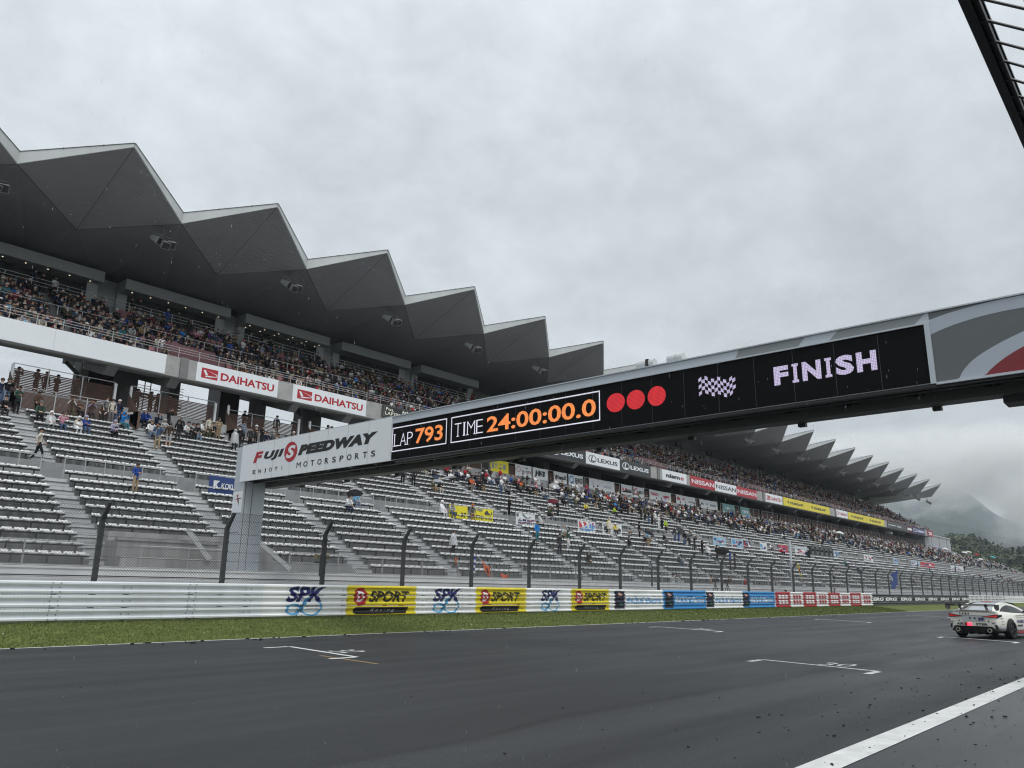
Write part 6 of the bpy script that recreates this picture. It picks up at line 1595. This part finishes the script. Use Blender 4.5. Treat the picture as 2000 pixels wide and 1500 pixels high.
# ================================================================ flags held out over the mesh fence
def cloth_flag(label, px0, py0, w, h, Y, mats, zig, split=None, pole=None, cat='flag'):
    c = at_y(px0, py0, Y); e = empty('flag', tuple(c)); tag(e, label, cat)
    b = MB(); nu, nv = 12, 6; vs = []
    for j in range(nv+1):
        for i in range(nu+1):
            u, v = i/nu, j/nv; vs.append((w*u+zig[0]*v, .12*sin(6*u+3*v)*u, -h*v+zig[1]*u+.06*sin(8*u+2*v)))
    for j in range(nv):
        for i in range(nu): b.add([vs[k] for k in (j*(nu+1)+i, j*(nu+1)+i+1, (j+1)*(nu+1)+i+1, (j+1)*(nu+1)+i)], [(0,1,2,3)], (split(i/nu, j/nv) if split else 0))
    b.build('cloth', mats, e, smooth=True, recalc=False)
    if pole: b = MB(); b.tube(pole[0], pole[1], .015, 6); b.build('pole', M_['white'], e)
    return e
OR = material('orange_flag_cloth', (.62,.11,.03), .7); NV = CLO['navy']; YL = CLO['yellow']; WH = M_['bannerwhite']; BL = CLO['blue']
cloth_flag('orange flag with a black mark hanging from the spotted raincoat person pole', 941, 1094, .75, .62, 33.0, [OR, CLO['black']], (.25, -.45), lambda u, v: 1 if .25 < u < .5 and .2 < v < .7 else 0, pole=((-1.4, .1, .85), (.75, .0, -.45)))
cloth_flag('second orange flag lower down beside the white wall', 977, 1122, .70, .30, 31, [OR], (.2, .05)); cloth_flag('blue and white flag hanging just left of a fence post', 922, 1086, .35, .95, 33.5, [BL, WH], (.05, 0), lambda u, v: 1 if int(v*9) % 3 == 1 else 0); cloth_flag('small orange and green flag below the spotted raincoat', 887, 1088, .22, .45, 34, [OR, CLO['green']], (.05, 0), lambda u, v: 1 if u < .3 else 0)
cloth_flag('yellow flag with red marks beside the start light pole', 1553, 1094, .8, 1.5, 32, [YL, CLO['red']], (1.0, -.5), lambda u, v: 1 if .3 < v < .6 and .2 < u < .7 else 0)
cloth_flag('white flag held aloft beyond the start lights', 1726, 1106, 3.2, 1.0, 32, [WH], (1.5, -1.6)); cloth_flag('navy flag drooping beside a white one far down the fence', 1740, 1122, 3.2, 2.0, 32, [CLO['blue']], (-.4, .7))
# small brown loud hailer pair on the nearest fence post, and photographers behind the fence
c = at_y(628, 1087, 26.1); e = empty('loudspeaker', tuple(c)); tag(e, 'pair of tan horn loudspeakers on a post behind the fence', 'loudspeaker')
TAN = material('tan_horn', (.38,.30,.16), .6)
for s in (-1, 1):
    b = MB(); b.tube((.08*s, 0, 0), (.30*s, -.05, 0), .05, 12, 0, .10); b.build('horn', TAN, e)
b = MB(); b.tube((0, .02, -.75), (0, .02, .1), .05, 8); b.box(-.3, .3, 0, .05, -.25, -.2); b.build('pole', M_['post'], e)
c = at_y(1273, 1106, 26.3); e = empty('loudspeaker', tuple(c)); tag(e, 'grey horn loudspeaker on a short post further along the fence', 'loudspeaker')
for s in (-1, 1):
    b = MB(); b.tube((.08*s, 0, 0), (.30*s, -.05, 0), .05, 12, 0, .11); b.build('horn', M_['suite'], e)
b = MB(); b.tube((0, .02, -1.2), (0, .02, .1), .06, 8); b.build('pole', M_['midgrey'], e)
for px, top, lab in ((1538, 'black', 'person in black crouching behind the guard rail below the start lights'), (1629, 'navy', 'person in navy crouching behind the guard rail among the fence posts'), (1865, 'black', 'person in black behind the far black guard rail'), (1945, 'charcoal', 'person in charcoal behind the far rail above the race car')):
    c = at_y(px, 1150, 26.9); add_person(c.x, 26.9, .40 if px < 1700 else .3, 'sit_photo' if px < 1600 else 'stand_down', top, 'black', 'cap', 'black', .2, lab, 1.0 if px < 1600 else .9, None, None, group='trackside workers behind the guard rail')
for px, Y_, top, lab in ((1313, 33.5, 'light grey', 'photographer in a clear poncho at the mesh fence'), (1388, 33.5, 'beige', 'photographer in beige at the mesh fence behind a tripod'), (1422, 33.5, 'tan', 'photographer in tan beside a tripod at the mesh fence'), (1454, 33.5, 'red', 'photographer in red at the mesh fence'), (1509, 33.5, 'light grey', 'photographer in pale grey near the start light pole')):
    c = at_y(px, 1120, Y_); add_person(c.x, Y_, 1.15, 'stand_photo', top, 'charcoal', 'cap', 'black', .1, lab, 1, 'poncho' if 'poncho' in lab else None, None, group='photographers at the mesh fence')
g = MB(); g.box(50, 110, 32.6, 34.6, .41, 1.14); tag(g.build('camera_platform', M_['conc']), 'low concrete platform behind the white wall for photographers', 'platform')
# tripods by the fence
for px in (1398, 1421):
    c = at_y(px, 1155, 27.2); e = empty('tripod', (c.x, 27.2, .4)); tag(e, f'black tripod behind the fence, {"left" if px < 1410 else "right"} one of the pair', 'tripod', 'camera tripods behind the fence')
    for q in range(3): b = MB(); a = 2*pi*q/3+.4; b.tube((.55*cos(a), .55*sin(a), 0), (0, 0, 1.75), .022, 6); b.build('leg', M_['dark'], e)
    b = MB(); b.box(-.12, .12, -.25, .2, 1.75, 2.0); b.build('camera_head', M_['dark'], e)

# ================================================================ distant hills, wood and mist
def ridge(name, base_pts, depth, mat, seed, amp, kind='structure', n=160, m=24):
    """terrain strip: crest through the given (x, y, z) points, falling away on both sides"""
    r = random.Random(seed); vs = []
    pts = [Vector(p) for p in base_pts]; L_ = [0]
    for a, b_ in zip(pts[:-1], pts[1:]): L_.append(L_[-1]+(b_-a).length)
    import mathutils.noise as mn
    for i in range(n+1):
        s = L_[-1]*i/n; k = 0
        while k < len(L_)-2 and L_[k+1] < s: k += 1
        t = (s-L_[k])/(L_[k+1]-L_[k]); P_ = pts[k].lerp(pts[k+1], t)
        toward = Vector((-P_.x, -P_.y, 0)).normalized()
        for j in range(m+1):
            w = (j/m-.35)/.65                          # <0 behind the crest
            q = P_+toward*depth*w; fall = max(0, 1-abs(w)**1.25) if w > 0 else max(0, 1-abs(w)*1.6)
            nz_ = mn.fractal(Vector((q.x/amp[0], q.y/amp[0], seed)), 1.0, 2.0, 5)
            vs.append((q.x, q.y, max(-1, P_.z*fall+nz_*amp[1]*min(1, fall*2))))
    fs = [(i*(m+1)+j, (i+1)*(m+1)+j, (i+1)*(m+1)+j+1, i*(m+1)+j+1) for i in range(n) for j in range(m)]
    b = MB().add(vs, fs); o = b.build(name, mat, smooth=True); tag(o, kind=kind); return o, vs, n, m
def pt(px, py, D):
    d = ray(px, py); h = sqrt(d.x*d.x+d.y*d.y); return CAMLOC+d*(D/h)
M_['hill'] = material('hill_undergrowth', (.030,.050,.022), .95, var=.4, vscale=.05)
M_['mount'] = material('mountain_forest', (.020,.036,.034), .95, var=.55, vscale=.006)
ho, hv, hn, hm = ridge('hill', [pt(1760,1074,560), pt(1840,1068,580), pt(1868,1056,600), pt(1900,1064,600), pt(1930,1079,580), pt(1960,1091,560), pt(2000,1091,540), pt(2060,1090,520), pt(2200,1104,500)], 260, M_['hill'], 3, (60, 2))
ridge('mountain', [pt(1500,1000,3400), pt(1700,985,3400), pt(1790,985,3300), pt(1815,974,3200), pt(1850,975,3200), pt(1868,967,3200), pt(1896,972,3300), pt(1940,1002,3400), pt(2000,1030,3400), pt(2150,1060,3500)], 1700, M_['mount'], 11, (420, 26))
ridge('mountain', [pt(1700,1022,1700), pt(1790,1012,1700), pt(1850,1024,1650), pt(1910,1034,1600), pt(1950,1046,1600), pt(2000,1056,1500), pt(2100,1075,1450)], 800, M_['mount'], 23, (200, 9))
# the wood on the near hill: leaf clumps on many crowns, read as one mass
import mathutils.noise as mn
rr = random.Random(5); tri = []; mi = []
cand = [v for k, v in enumerate(hv) if v[2] > 2]
crowns = []
for _ in range(3200):
    k = rr.randrange(hn); j = rr.randrange(4, hm-2); a = Vector(hv[k*(hm+1)+j]); b_ = Vector(hv[(k+1)*(hm+1)+j+1]); P_ = a.lerp(b_, rr.random())
    if P_.z > 1: crowns.append((P_, rr.uniform(1.7, 3.6), rr.random()))
for P_, R_, c_ in crowns:
    conifer = c_ > .9
    for q in range(30):
        th = rr.uniform(0, 2*pi); u = rr.uniform(-.2, 1); rad = sqrt(max(0, 1-u*u))*rr.uniform(.75, 1.08)
        if conifer: h = rr.random(); c = P_+Vector((cos(th)*R_*.55*(1-h), sin(th)*R_*.55*(1-h), R_*2.3*h))
        else: c = P_+Vector((cos(th)*R_*rad, sin(th)*R_*rad, R_*.75+u*R_*.85))
        s = R_*rr.uniform(.16, .34); e1 = Vector((rr.gauss(0,1), rr.gauss(0,1), rr.gauss(0,.6))).normalized()*s; e2 = Vector((rr.gauss(0,1), rr.gauss(0,1), rr.gauss(0,.6))).normalized()*s
        tri.append([c+e1, c-e1*.6+e2, c-e1*.5-e2]); mi.append(3 if conifer else min(2, int(c_*3.3)))
LM = [material('leaf_'+n_, c, .8, var=.3, vscale=.3) for n_, c in (('deep', (.052,.074,.043)), ('mid', (.068,.095,.052)), ('light', (.088,.112,.062)), ('conifer', (.036,.056,.042)))]
tag(tri_mesh('far_wood', np.array([[tuple(p) for p in t_] for t_ in tri]), LM, mi), 'dense green wood covering the hill beyond the stand', 'wood', kind='stuff')
# a few trees showing beside the far end of the deck and under it
def small_tree(x, y, z, h, r, label):
    e = empty('tree', (x, y, z)); tag(e, label, 'tree'); b = MB(); b.tube((0,0,0), (.1,.05,h*.6), .16, 7, 0, .07)
    for q in range(5): a = 2*pi*q/5; b.tube((.07,.03,h*.4), (r*.6*cos(a), r*.6*sin(a), h*(.6+.08*q)), .06, 5, 0, .02)
    b.build('trunk', material('bark', (.06,.045,.035), .9), e); tr = []; ms = []; rr = random.Random(int(x*10))
    cl = [(rr.uniform(-.6,.6)*r, rr.uniform(-.6,.6)*r, h*rr.uniform(.5,.95), r*rr.uniform(.3,.55)) for _ in range(11)]
    for cx_, cy_, cz_, cr_ in cl:
        for q in range(170):
            d = Vector((rr.gauss(0,1), rr.gauss(0,1), rr.gauss(0,1))).normalized()*cr_*rr.uniform(.5,1.05); c = Vector((cx_, cy_, cz_))+d; s = .16
            e1 = Vector((rr.gauss(0,1), rr.gauss(0,1), rr.gauss(0,1))).normalized()*s; e2 = Vector((rr.gauss(0,1), rr.gauss(0,1), rr.gauss(0,1))).normalized()*s
            tr.append([c+e1, c+e2, c-e1]); ms.append(rr.randrange(3))
    tri_mesh('crown', np.array([[tuple(p) for p in t_] for t_ in tr]), LM[:3], ms, e)
c = at_y(1829, 1044, 66); small_tree(c.x, 66, 10, 8.0, 3.0, 'dark evergreen tree behind the far end of the upper deck')
M_['mist'] = bpy.data.materials.new('mist'); M_['mist'].use_nodes = True; t = M_['mist'].node_tree
for n_ in list(t.nodes): t.nodes.remove(n_)
ou = t.nodes.new('ShaderNodeOutputMaterial'); pv = t.nodes.new('ShaderNodeVolumePrincipled'); pv.inputs['Color'].default_value = (1,1,1,1)
t.links.new(pv.outputs[0], ou.inputs['Volume'])
# ================================================================ the race car
CARX, CARY, CARH = 35.05, 6.93, radians(-12)
car = empty('race_car', (CARX, CARY, 0), CARH); car.scale = (1, .92, 1); tag(car, 'white race coupe with a black rear wing and lit red rain light', 'car')
M_['carwhite'] = material('car_white_paint', (.80,.78,.71), .28, coat=.5, var=.04, vscale=3); M_['carblack'] = material('car_carbon_black', (.010,.010,.011), .35)
M_['carroof'] = material('car_grey_roof', (.10,.105,.115), .3, coat=.5); M_['carglass'] = material('car_glass', (.008,.009,.010), .12, spec=.25); M_['carrear'] = material('car_rear_glass_painted_sky', (.34,.37,.40), .08, spec=.8)  # rear glass: the sky's grey reflection is put into its base colour
M_['tail'] = material('tail_light_red', (.30,.008,.012), .2, emit=(1,.03,.04), es=.22, coat=.6); M_['rain'] = material('rain_light_lit', (.9,.05,.08), .3, emit=(1,.06,.12), es=1.8)
M_['tyre'] = material('car_tyre', (.012,.012,.012), .8); M_['rim'] = material('car_rim_grey', (.05,.05,.05), .35, metal=.6); M_['gold'] = material('decal_pale', (.36,.35,.29), .5)
# local axes: x forward from the rear axle, y left, z up
def ring(x, hw, zb, zt, tuck, sh):
    """half section mirrored: sill, flank, shoulder, deck"""
    pts = [(hw*.80, zb), (hw*.97, zb+.06), (hw, zb+(zt-zb)*.40), (hw*(1-.02), zb+(zt-zb)*.66), (hw*(1-sh), zt-.05), (hw*(1-sh)-.10, zt), (hw*.35, zt+.015)]
    return [(x, y, z) for y, z in pts]+[(x, -y, z) for y, z in pts[::-1]]
secs = [(-.97, .80, .42, .84, 0, .10), (-.93, .90, .34, .94, 0, .08), (-.80, .955, .30, 1.00, 0, .08), (-.45, .985, .24, .985, 0, .09), (0, .99, .20, .975, 0, .10), (.40, .975, .16, .95, 0, .10), (.8, .945, .14, .935, 0, .08),
        (1.5, .935, .13, .92, 0, .07), (2.2, .945, .13, .905, 0, .09), (2.7, .975, .15, .88, 0, .12), (3.1, .97, .18, .83, 0, .13), (3.45, .93, .22, .74, 0, .14), (3.68, .80, .26, .60, 0, .12)]
b = MB(); b.loft([ring(*s) for s in secs])
body = b.build('body', M_['carwhite'], car, smooth=True)
md = body.modifiers.new('bev', 'SUBSURF'); md.levels = 1; md.render_levels = 2
# greenhouse
gh = MB()
def cab(x, hw, z): return [(x, hw, z), (x, hw*.55, z+.03), (x, -hw*.55, z+.03), (x, -hw, z)]
low = [(-.55, .66, .97), (.05, .74, .965), (.75, .78, .94), (1.55, .76, .92), (2.15, .68, .90)]
top = [(-.12, .52, 1.12), (.30, .56, 1.255), (.85, .59, 1.30), (1.30, .58, 1.275), (1.62, .54, 1.17)]
roof = MB(); roof.loft([cab(x, hw, z) for x, hw, z in top[1:4]], 0, False, False)
roof.build('roof', M_['carroof'], car, smooth=True)
rg = MB(); rg.loft([cab(-.50, .64, .955), cab(-.12, .55, 1.10), cab(.30, .55, 1.252)], 0, False, False); rg.build('rear_window', M_['carrear'], car, smooth=True)
wsn = MB(); wsn.loft([cab(1.30, .575, 1.272), cab(2.10, .68, .90)], 0, False, False); wsn.build('windscreen', M_['carglass'], car, smooth=True)
for s in (-1, 1):
    # the glasshouse side follows one smooth arc from the boot over the roof to the windscreen foot
    def arc(t, lift=0.0):
        x = -.62+2.75*t; z = .955+.345*sin(pi*min(1, max(0, t*1.02))**.86)**.72-.05*t+lift; y = .735-.15*sin(pi*t)**.8
        return x, y, z
    N_ = 18; o1 = [arc(i/N_) for i in range(N_+1)]
    i1 = []
    for i in range(N_+1):
        x, y, z = o1[i]; t = i/N_
        zi = .945-.02*t; w_ = .28 if t < .35 else .20 if t < .8 else .16
        k_ = min(.9, max(.0, w_*(1.35-.0*t)))
        i1.append((x+(.20 if t < .45 else 0)*(1-t), y+.025, max(zi+.0, z-(.085+.14*max(0, .42-t)))))
    b = MB(); vs = [(x, s*y, z) for x, y, z in o1]+[(x, s*y, z) for x, y, z in i1]
    b.add(vs, [(i, i+1, N_+2+i, N_+1+i) for i in range(N_)])
    vs = [(x, s*(y-.0), z) for x, y, z in o1]+[(x, s*(y-.12), z+.012) for x, y, z in o1]; b.add(vs, [(i, i+1, N_+2+i, N_+1+i) for i in range(N_)])
    b.build('pillar', M_['carwhite'], car, smooth=True)
    b = MB(); vs = [(x, s*(y-.004), z) for x, y, z in i1]+[(x, s*.775, .945-.02*i/N_) for i, (x, y, z) in enumerate(i1)]
    b.add(vs, [(i, i+1, N_+2+i, N_+1+i) for i in range(N_)]); b.build('side_window', M_['carglass'], car, smooth=True)
    b = MB(); b.obox((1.55, s*.80, .96), (1.62, s*.97, 1.0), .10, .05); b.box(1.50, 1.66, min(s*.90, s*1.06), max(s*.90, s*1.06), .95, 1.07); b.build('mirror', M_['carblack'], car)
    tlp = [(.36, .80), (.62, .83), (.90, .875), (.955, .83), (.90, .74), (.66, .755)]
    bx = lambda y: -1.0+.10*max(0, (y-.55)/.4)**1.6
    b = MB(); b.add([(bx(y)-.015, s*y, z) for y, z in tlp]+[(bx(y)+.06, s*y, z) for y, z in tlp], [tuple(range(6))]+[(i, (i+1)%6, 6+(i+1)%6, 6+i) for i in range(6)])
    b.add([(bx(.955)-.015, s*.955, .83), (bx(.90)-.015, s*.90, .875), (-.70, s*.992, .86), (-.68, s*.998, .80), (bx(.90)-.015, s*.90, .74)], [(0,1,2,3,4)]); tl = b.build('tail_light', M_['carblack'], car)
    lp = [(.46, .785), (.70, .82), (.90, .85), (.935, .82), (.885, .765), (.68, .775)]
    b = MB(); b.add([(bx(y)-.024, s*y, z) for y, z in lp], [(0,1,2,3,4,5)]); b.build('lens', M_['tail'], tl, recalc=False)
    b = MB(); b.box(-.985, -.93, min(s*.52, s*.66), max(s*.52, s*.66), .26, .265); b.loft([[(x, s*.60+r*cos(2*pi*q/14), .30+r*sin(2*pi*q/14)) for q in range(14)] for x, r in ((-.75, .078), (-1.0, .078), (-1.0, .060), (-.8, .058))], 0, True, False); ex = b.build('exhaust', M_['gold'], car); b = MB(); b.tube((-.93, s*.60, .30), (-.90, s*.60, .30), .058, 14); b.build('bore', M_['carblack'], ex)
    b = MB(); b.add([(-.955, s*.80, .52), (-.93, s*.885, .50), (-.90, s*.93, .34), (-.94, s*.84, .36)], [(0,1,2,3)]); b.build('bumper_vent', M_['carblack'], car)
    b = MB(); b.box(-.55, -.50, min(s*.50, s*.53), max(s*.50, s*.53), .97, 1.0); b.obox((-.70, s*.5, .95), (-.88, s*.5, 1.20), .03, .14); b.build('wing_strut', M_['carblack'], car)
    b = MB(); b.add([(-1.12, s*.93, 1.22), (-.72, s*.93, 1.22), (-.74, s*.93, 1.03), (-.95, s*.93, 1.0), (-1.10, s*.93, 1.08)], [(0,1,2,3,4)]); b.add([(-1.12, s*.945, 1.22), (-.72, s*.945, 1.22), (-.74, s*.945, 1.03), (-.95, s*.945, 1.0), (-1.10, s*.945, 1.08)], [(0,1,2,3,4)]); b.build('wing_endplate', M_['carblack'], car)
b = MB(); b.loft([[(-1.10, y, 1.205), (-.95, y, 1.19), (-.75, y, 1.145), (-.74, y, 1.165), (-.95, y, 1.22), (-1.10, y, 1.225)] for y in (-.93, -.4, .4, .93)]); b.build('rear_wing', M_['carblack'], car)
b = MB(); b.loft([[(-1.0, y, 1.0), (-.90, y, 1.02), (-.84, y, .985)] for y in (-.72, 0, .72)], 0, False, False); b.build('boot_lip', M_['carwhite'], car)
b = MB(); b.add([(-.97, -.70, .44), (-.97, .70, .44), (-.93, .86, .27), (-.90, .55, .17), (-.90, -.55, .17), (-.93, -.86, .27)], [(0,1,2,3,4,5)]); b.add([(-1.02, -.80, .19), (-1.02, .80, .19), (-.2, .80, .14), (-.2, -.80, .14)], [(0,1,2,3)])
for y in (-.45, -.15, .15, .45): b.box(-1.02, -.6, y-.008, y+.008, .15, .34)
b.build('diffuser', M_['carblack'], car)
b = MB(); b.add([(-.985, .05, .45), (-.985, .21, .45), (-.985, .21, .55), (-.985, .05, .55)], [(0,1,2,3)]); b.box(-.985, -.95, .05, .21, .45, .55); b.build('rain_light', M_['rain'], car)
rf = lambda u, v: (-.992, -u, v)                   # on the tail, u to the right as seen from behind
b = MB(); put_rect(b, -.40, .48, .60, .80, lambda u, v: (-.975, -u, v), 0); put_rect(b, -.42, .50, .81, .82, lambda u, v: (-.985, -u, v), 1); b.build('plate_recess', [M_['trim'], M_['carblack']], car, recalc=False)
b = MB()
def tb(s, u0, u1, v0, v1, mi=0, **kw): put_text(b, s, rf, u0, u1, v0, v1, mi, **kw)
tb('AIR', -.62, -.33, .47, .555, 0, bold=.03); put_rect(b, -.32, -.20, .46, .565, rf, 1); tb('B', -.295, -.225, .475, .55, 2, bold=.03); tb('USTER', .02, .56, .47, .555, 0, bold=.03) if False else tb('STER', .12, .56, .47, .555, 0, bold=.03)
tb('1121', -.47, -.10, .845, .915, 0, bold=.04); tb('39', .22, .44, .63, .75, 3, bold=.05); put_disc(b, -.08, .72, .035, .035, rf, 0, 12); put_disc(b, .10, .72, .035, .035, rf, 0, 12)
put_rect(b, .70, .88, .595, .605, rf, 1); put_rect(b, -.88, -.70, .595, .605, rf, 1); put_rect(b, .72, .84, .54, .565, rf, 0); put_rect(b, -.84, -.74, .54, .565, rf, 0); put_poly(b, [(-.56,.60),(-.50,.66),(-.48,.60)], rf, 0); put_poly(b, [(.56,.60),(.62,.66),(.64,.60)], rf, 0)
b.build('tail_lettering', [M_['carblack'], M_['red'], M_['gold'], M_['navy']], car, recalc=False)
sf = lambda u, v: (u, -.955-.03*max(0, 1-abs(u)), v)
b = MB(); put_text(b, 'ROBUST', sf, .62, 1.5, .56, .68, 1, bold=.05)
for (u0, u1, v0, v1, m) in ((.5,1.4,.80,.83,0), (.5,1.3,.74,.755,0), (.6,1.1,.44,.50,0), (.55,1.5,.20,.27,2), (.55,1.5,.29,.32,0), (-.72,-.55,.72,.74,0), (-.70,-.50,.62,.63,1), (-.72,-.5,.52,.53,0), (-.65,-.45,.36,.38,3)):
    put_rect(b, u0, u1, v0, v1, sf, m)
b.build('side_lettering', [M_['charcoal'], M_['navy'], M_['red'], M_['blue']], car, recalc=False)
b = MB(); put_rect(b, .35, .75, -.28, .12, lambda u, v: (u, -v, 1.275+.045*(1-abs(u-.85)/.6)*.6+.03), 0); b.build('roof_patch', material('roof_patch_red', (.5,.09,.09), .4), car, recalc=False)
b = MB(); b.tube((.55, .05, 1.28), (.52, .05, 1.52), .008, 6); b.build('aerial', M_['carblack'], car)
def wheel(x, s):
    e_y = s*.93
    b = MB(); n = 28; R_, w_ = .335, .125
    rg_ = [[(x+r*cos(2*pi*i/n), e_y+y, R_+r*sin(2*pi*i/n)) for i in range(n)] for r, y in ((.235, -w_), (.315, -w_), (R_, -w_*.7), (R_, w_*.7), (.315, w_), (.235, w_))]
    b.loft(rg_, 0, True, False); ty = b.build('wheel', M_['tyre'], car, smooth=True)
    b = MB(); b.loft([[(x+r*cos(2*pi*i/n), e_y+s*y, R_+r*sin(2*pi*i/n)) for i in range(n)] for r, y in ((.238, .13), (.215, .12), (.205, .02), (.02, .03))], 0, True, False)
    for q in range(5):
        a = 2*pi*q/5; b.obox((x+.04*cos(a), e_y+s*.09, R_+.04*sin(a)), (x+.215*cos(a), e_y+s*.10, R_+.215*sin(a)), .05, .03, 0, (0,1,0))
    b.build('rim', M_['rim'], ty)
    # dark arch round the tyre
    b = MB(); m = 16; vs = []
    for i in range(m+1): a = pi*i/m-.15+(.3*i/m); vs += [(x+.40*cos(a), s*.992, R_+.40*sin(a)), (x+.335*cos(a), s*.998, R_+.335*sin(a))]
    b.add(vs, [(2*i, 2*i+1, 2*i+3, 2*i+2) for i in range(m)]); b.build('wheel_arch', M_['carblack'], car)
for x in (0.0, 2.73):
    for s in (-1, 1): wheel(x, s)

# ================================================================ falling rain and the haze
M_['drop'] = material('rain_drop', (.75,.78,.80), .15, spec=.8, alpha=.55)
b = MB(); rr = random.Random(9)
for _ in range(1500):
    px, py = rr.uniform(-60, 2060), rr.uniform(-40, 1500); D = rr.choice((3, 4, 5, 7, 9, 12, 15))*rr.uniform(.8, 1.2)
    c = CAMLOC+ray(px, py)*D
    if c.z < .05 or c.y < .8 or (py > 1020 and rr.random() < .8): continue
    l_ = rr.uniform(.004, .012)*(D/4)**.5; r_ = .0009*(D/5)**.75
    b.add([(c.x, c.y, c.z-l_), (c.x+r_, c.y, c.z), (c.x, c.y+r_, c.z), (c.x-r_, c.y, c.z), (c.x, c.y-r_, c.z), (c.x, c.y, c.z+l_)], [(0,2,1),(0,3,2),(0,4,3),(0,1,4),(5,1,2),(5,2,3),(5,3,4),(5,4,1)])
tag(b.build('rain', M_['drop'], recalc=False), 'sparse falling rain drops in the air', 'rain', kind='stuff')
# mist: torn cloud lying before the mountains, and the even haze of the wet air
t = M_['mist'].node_tree; pv = [n_ for n_ in t.nodes if n_.type == 'PRINCIPLED_VOLUME'][0]
tcn = t.nodes.new('ShaderNodeTexCoord'); nz = t.nodes.new('ShaderNodeTexNoise'); nz.inputs['Scale'].default_value = .011; nz.inputs['Detail'].default_value = 5; nz.inputs['Roughness'].default_value = .58; nz.inputs['Distortion'].default_value = .5
mp = t.nodes.new('ShaderNodeMapping'); mp.inputs['Location'].default_value = (310, 40, 15); mp.inputs['Scale'].default_value = (.7, 1, 1.5)
t.links.new(tcn.outputs['Object'], mp.inputs[0]); t.links.new(mp.outputs[0], nz.inputs['Vector'])
mr = t.nodes.new('ShaderNodeMapRange'); mr.inputs[1].default_value = .46; mr.inputs[2].default_value = .60; mr.inputs[3].default_value = 0; mr.inputs[4].default_value = .032
# the cloud is torn open in front of the nearer shoulder of the mountain
sv = t.nodes.new('ShaderNodeMapping'); sv.inputs['Location'].default_value = (0, -.22, .22); sv.inputs['Scale'].default_value = (0, 1/105, 1/42)
t.links.new(tcn.outputs['Object'], sv.inputs[0]); ln = t.nodes.new('ShaderNodeVectorMath'); ln.operation = 'LENGTH'; t.links.new(sv.outputs[0], ln.inputs[0])
bi = t.nodes.new('ShaderNodeMapRange'); bi.inputs[1].default_value = .2; bi.inputs[2].default_value = 2.0; bi.inputs[3].default_value = -.13; bi.inputs[4].default_value = .07; t.links.new(ln.outputs['Value'], bi.inputs[0])
ad = t.nodes.new('ShaderNodeMath'); ad.operation = 'ADD'; t.links.new(nz.outputs[0], ad.inputs[0]); t.links.new(bi.outputs[0], ad.inputs[1]); t.links.new(ad.outputs[0], mr.inputs[0])
# thins out towards the box's faces
sp = t.nodes.new('ShaderNodeSeparateXYZ'); t.links.new(tcn.outputs['Generated'], sp.inputs[0]); last = mr.outputs[0]
for ax in range(3):
    a = t.nodes.new('ShaderNodeMath'); a.operation = 'PINGPONG'; a.inputs[1].default_value = .5; t.links.new(sp.outputs[ax], a.inputs[0])
    c = t.nodes.new('ShaderNodeMath'); c.operation = 'MULTIPLY'; c.use_clamp = True; c.inputs[1].default_value = 5; t.links.new(a.outputs[0], c.inputs[0])
    d = t.nodes.new('ShaderNodeMath'); d.operation = 'MULTIPLY'; t.links.new(last, d.inputs[0]); t.links.new(c.outputs[0], d.inputs[1]); last = d.outputs[0]
t.links.new(last, pv.inputs['Density'])
c0 = pt(1890, 1015, 1200)
b = MB(); b.box(-70, 70, -480, 480, -70, 130); mo_ = b.build('mist', M_['mist']); mo_.location = (c0.x, c0.y, c0.z); mo_.rotation_euler.z = math.atan2(c0.y, c0.x)
tag(mo_, 'torn white mist drifting in front of the mountainside', 'mist', kind='stuff')
SC.cycles.volume_step_rate = 1.0; SC.cycles.volume_max_steps = 96
M_['haze'] = bpy.data.materials.new('haze'); M_['haze'].use_nodes = True; t = M_['haze'].node_tree
for n_ in list(t.nodes): t.nodes.remove(n_)
ou = t.nodes.new('ShaderNodeOutputMaterial'); pv = t.nodes.new('ShaderNodeVolumePrincipled'); pv.inputs['Color'].default_value = (.86,.93,1,1); pv.inputs['Density'].default_value = .00016
t.links.new(pv.outputs[0], ou.inputs['Volume'])
bpy.context.view_layer.update()
top = 60
for o in bpy.data.objects:
    if o.type == 'MESH' and o.name.split('.')[0] == 'mountain': top = max(top, max(v.co.z for v in o.data.vertices))
b = MB(); b.box(-1000, 5700, -1000, 4700, -1.6, top+12); ho_ = b.build('haze', M_['haze']); tag(ho_, 'thin pale haze in the wet air', 'haze', kind='stuff')
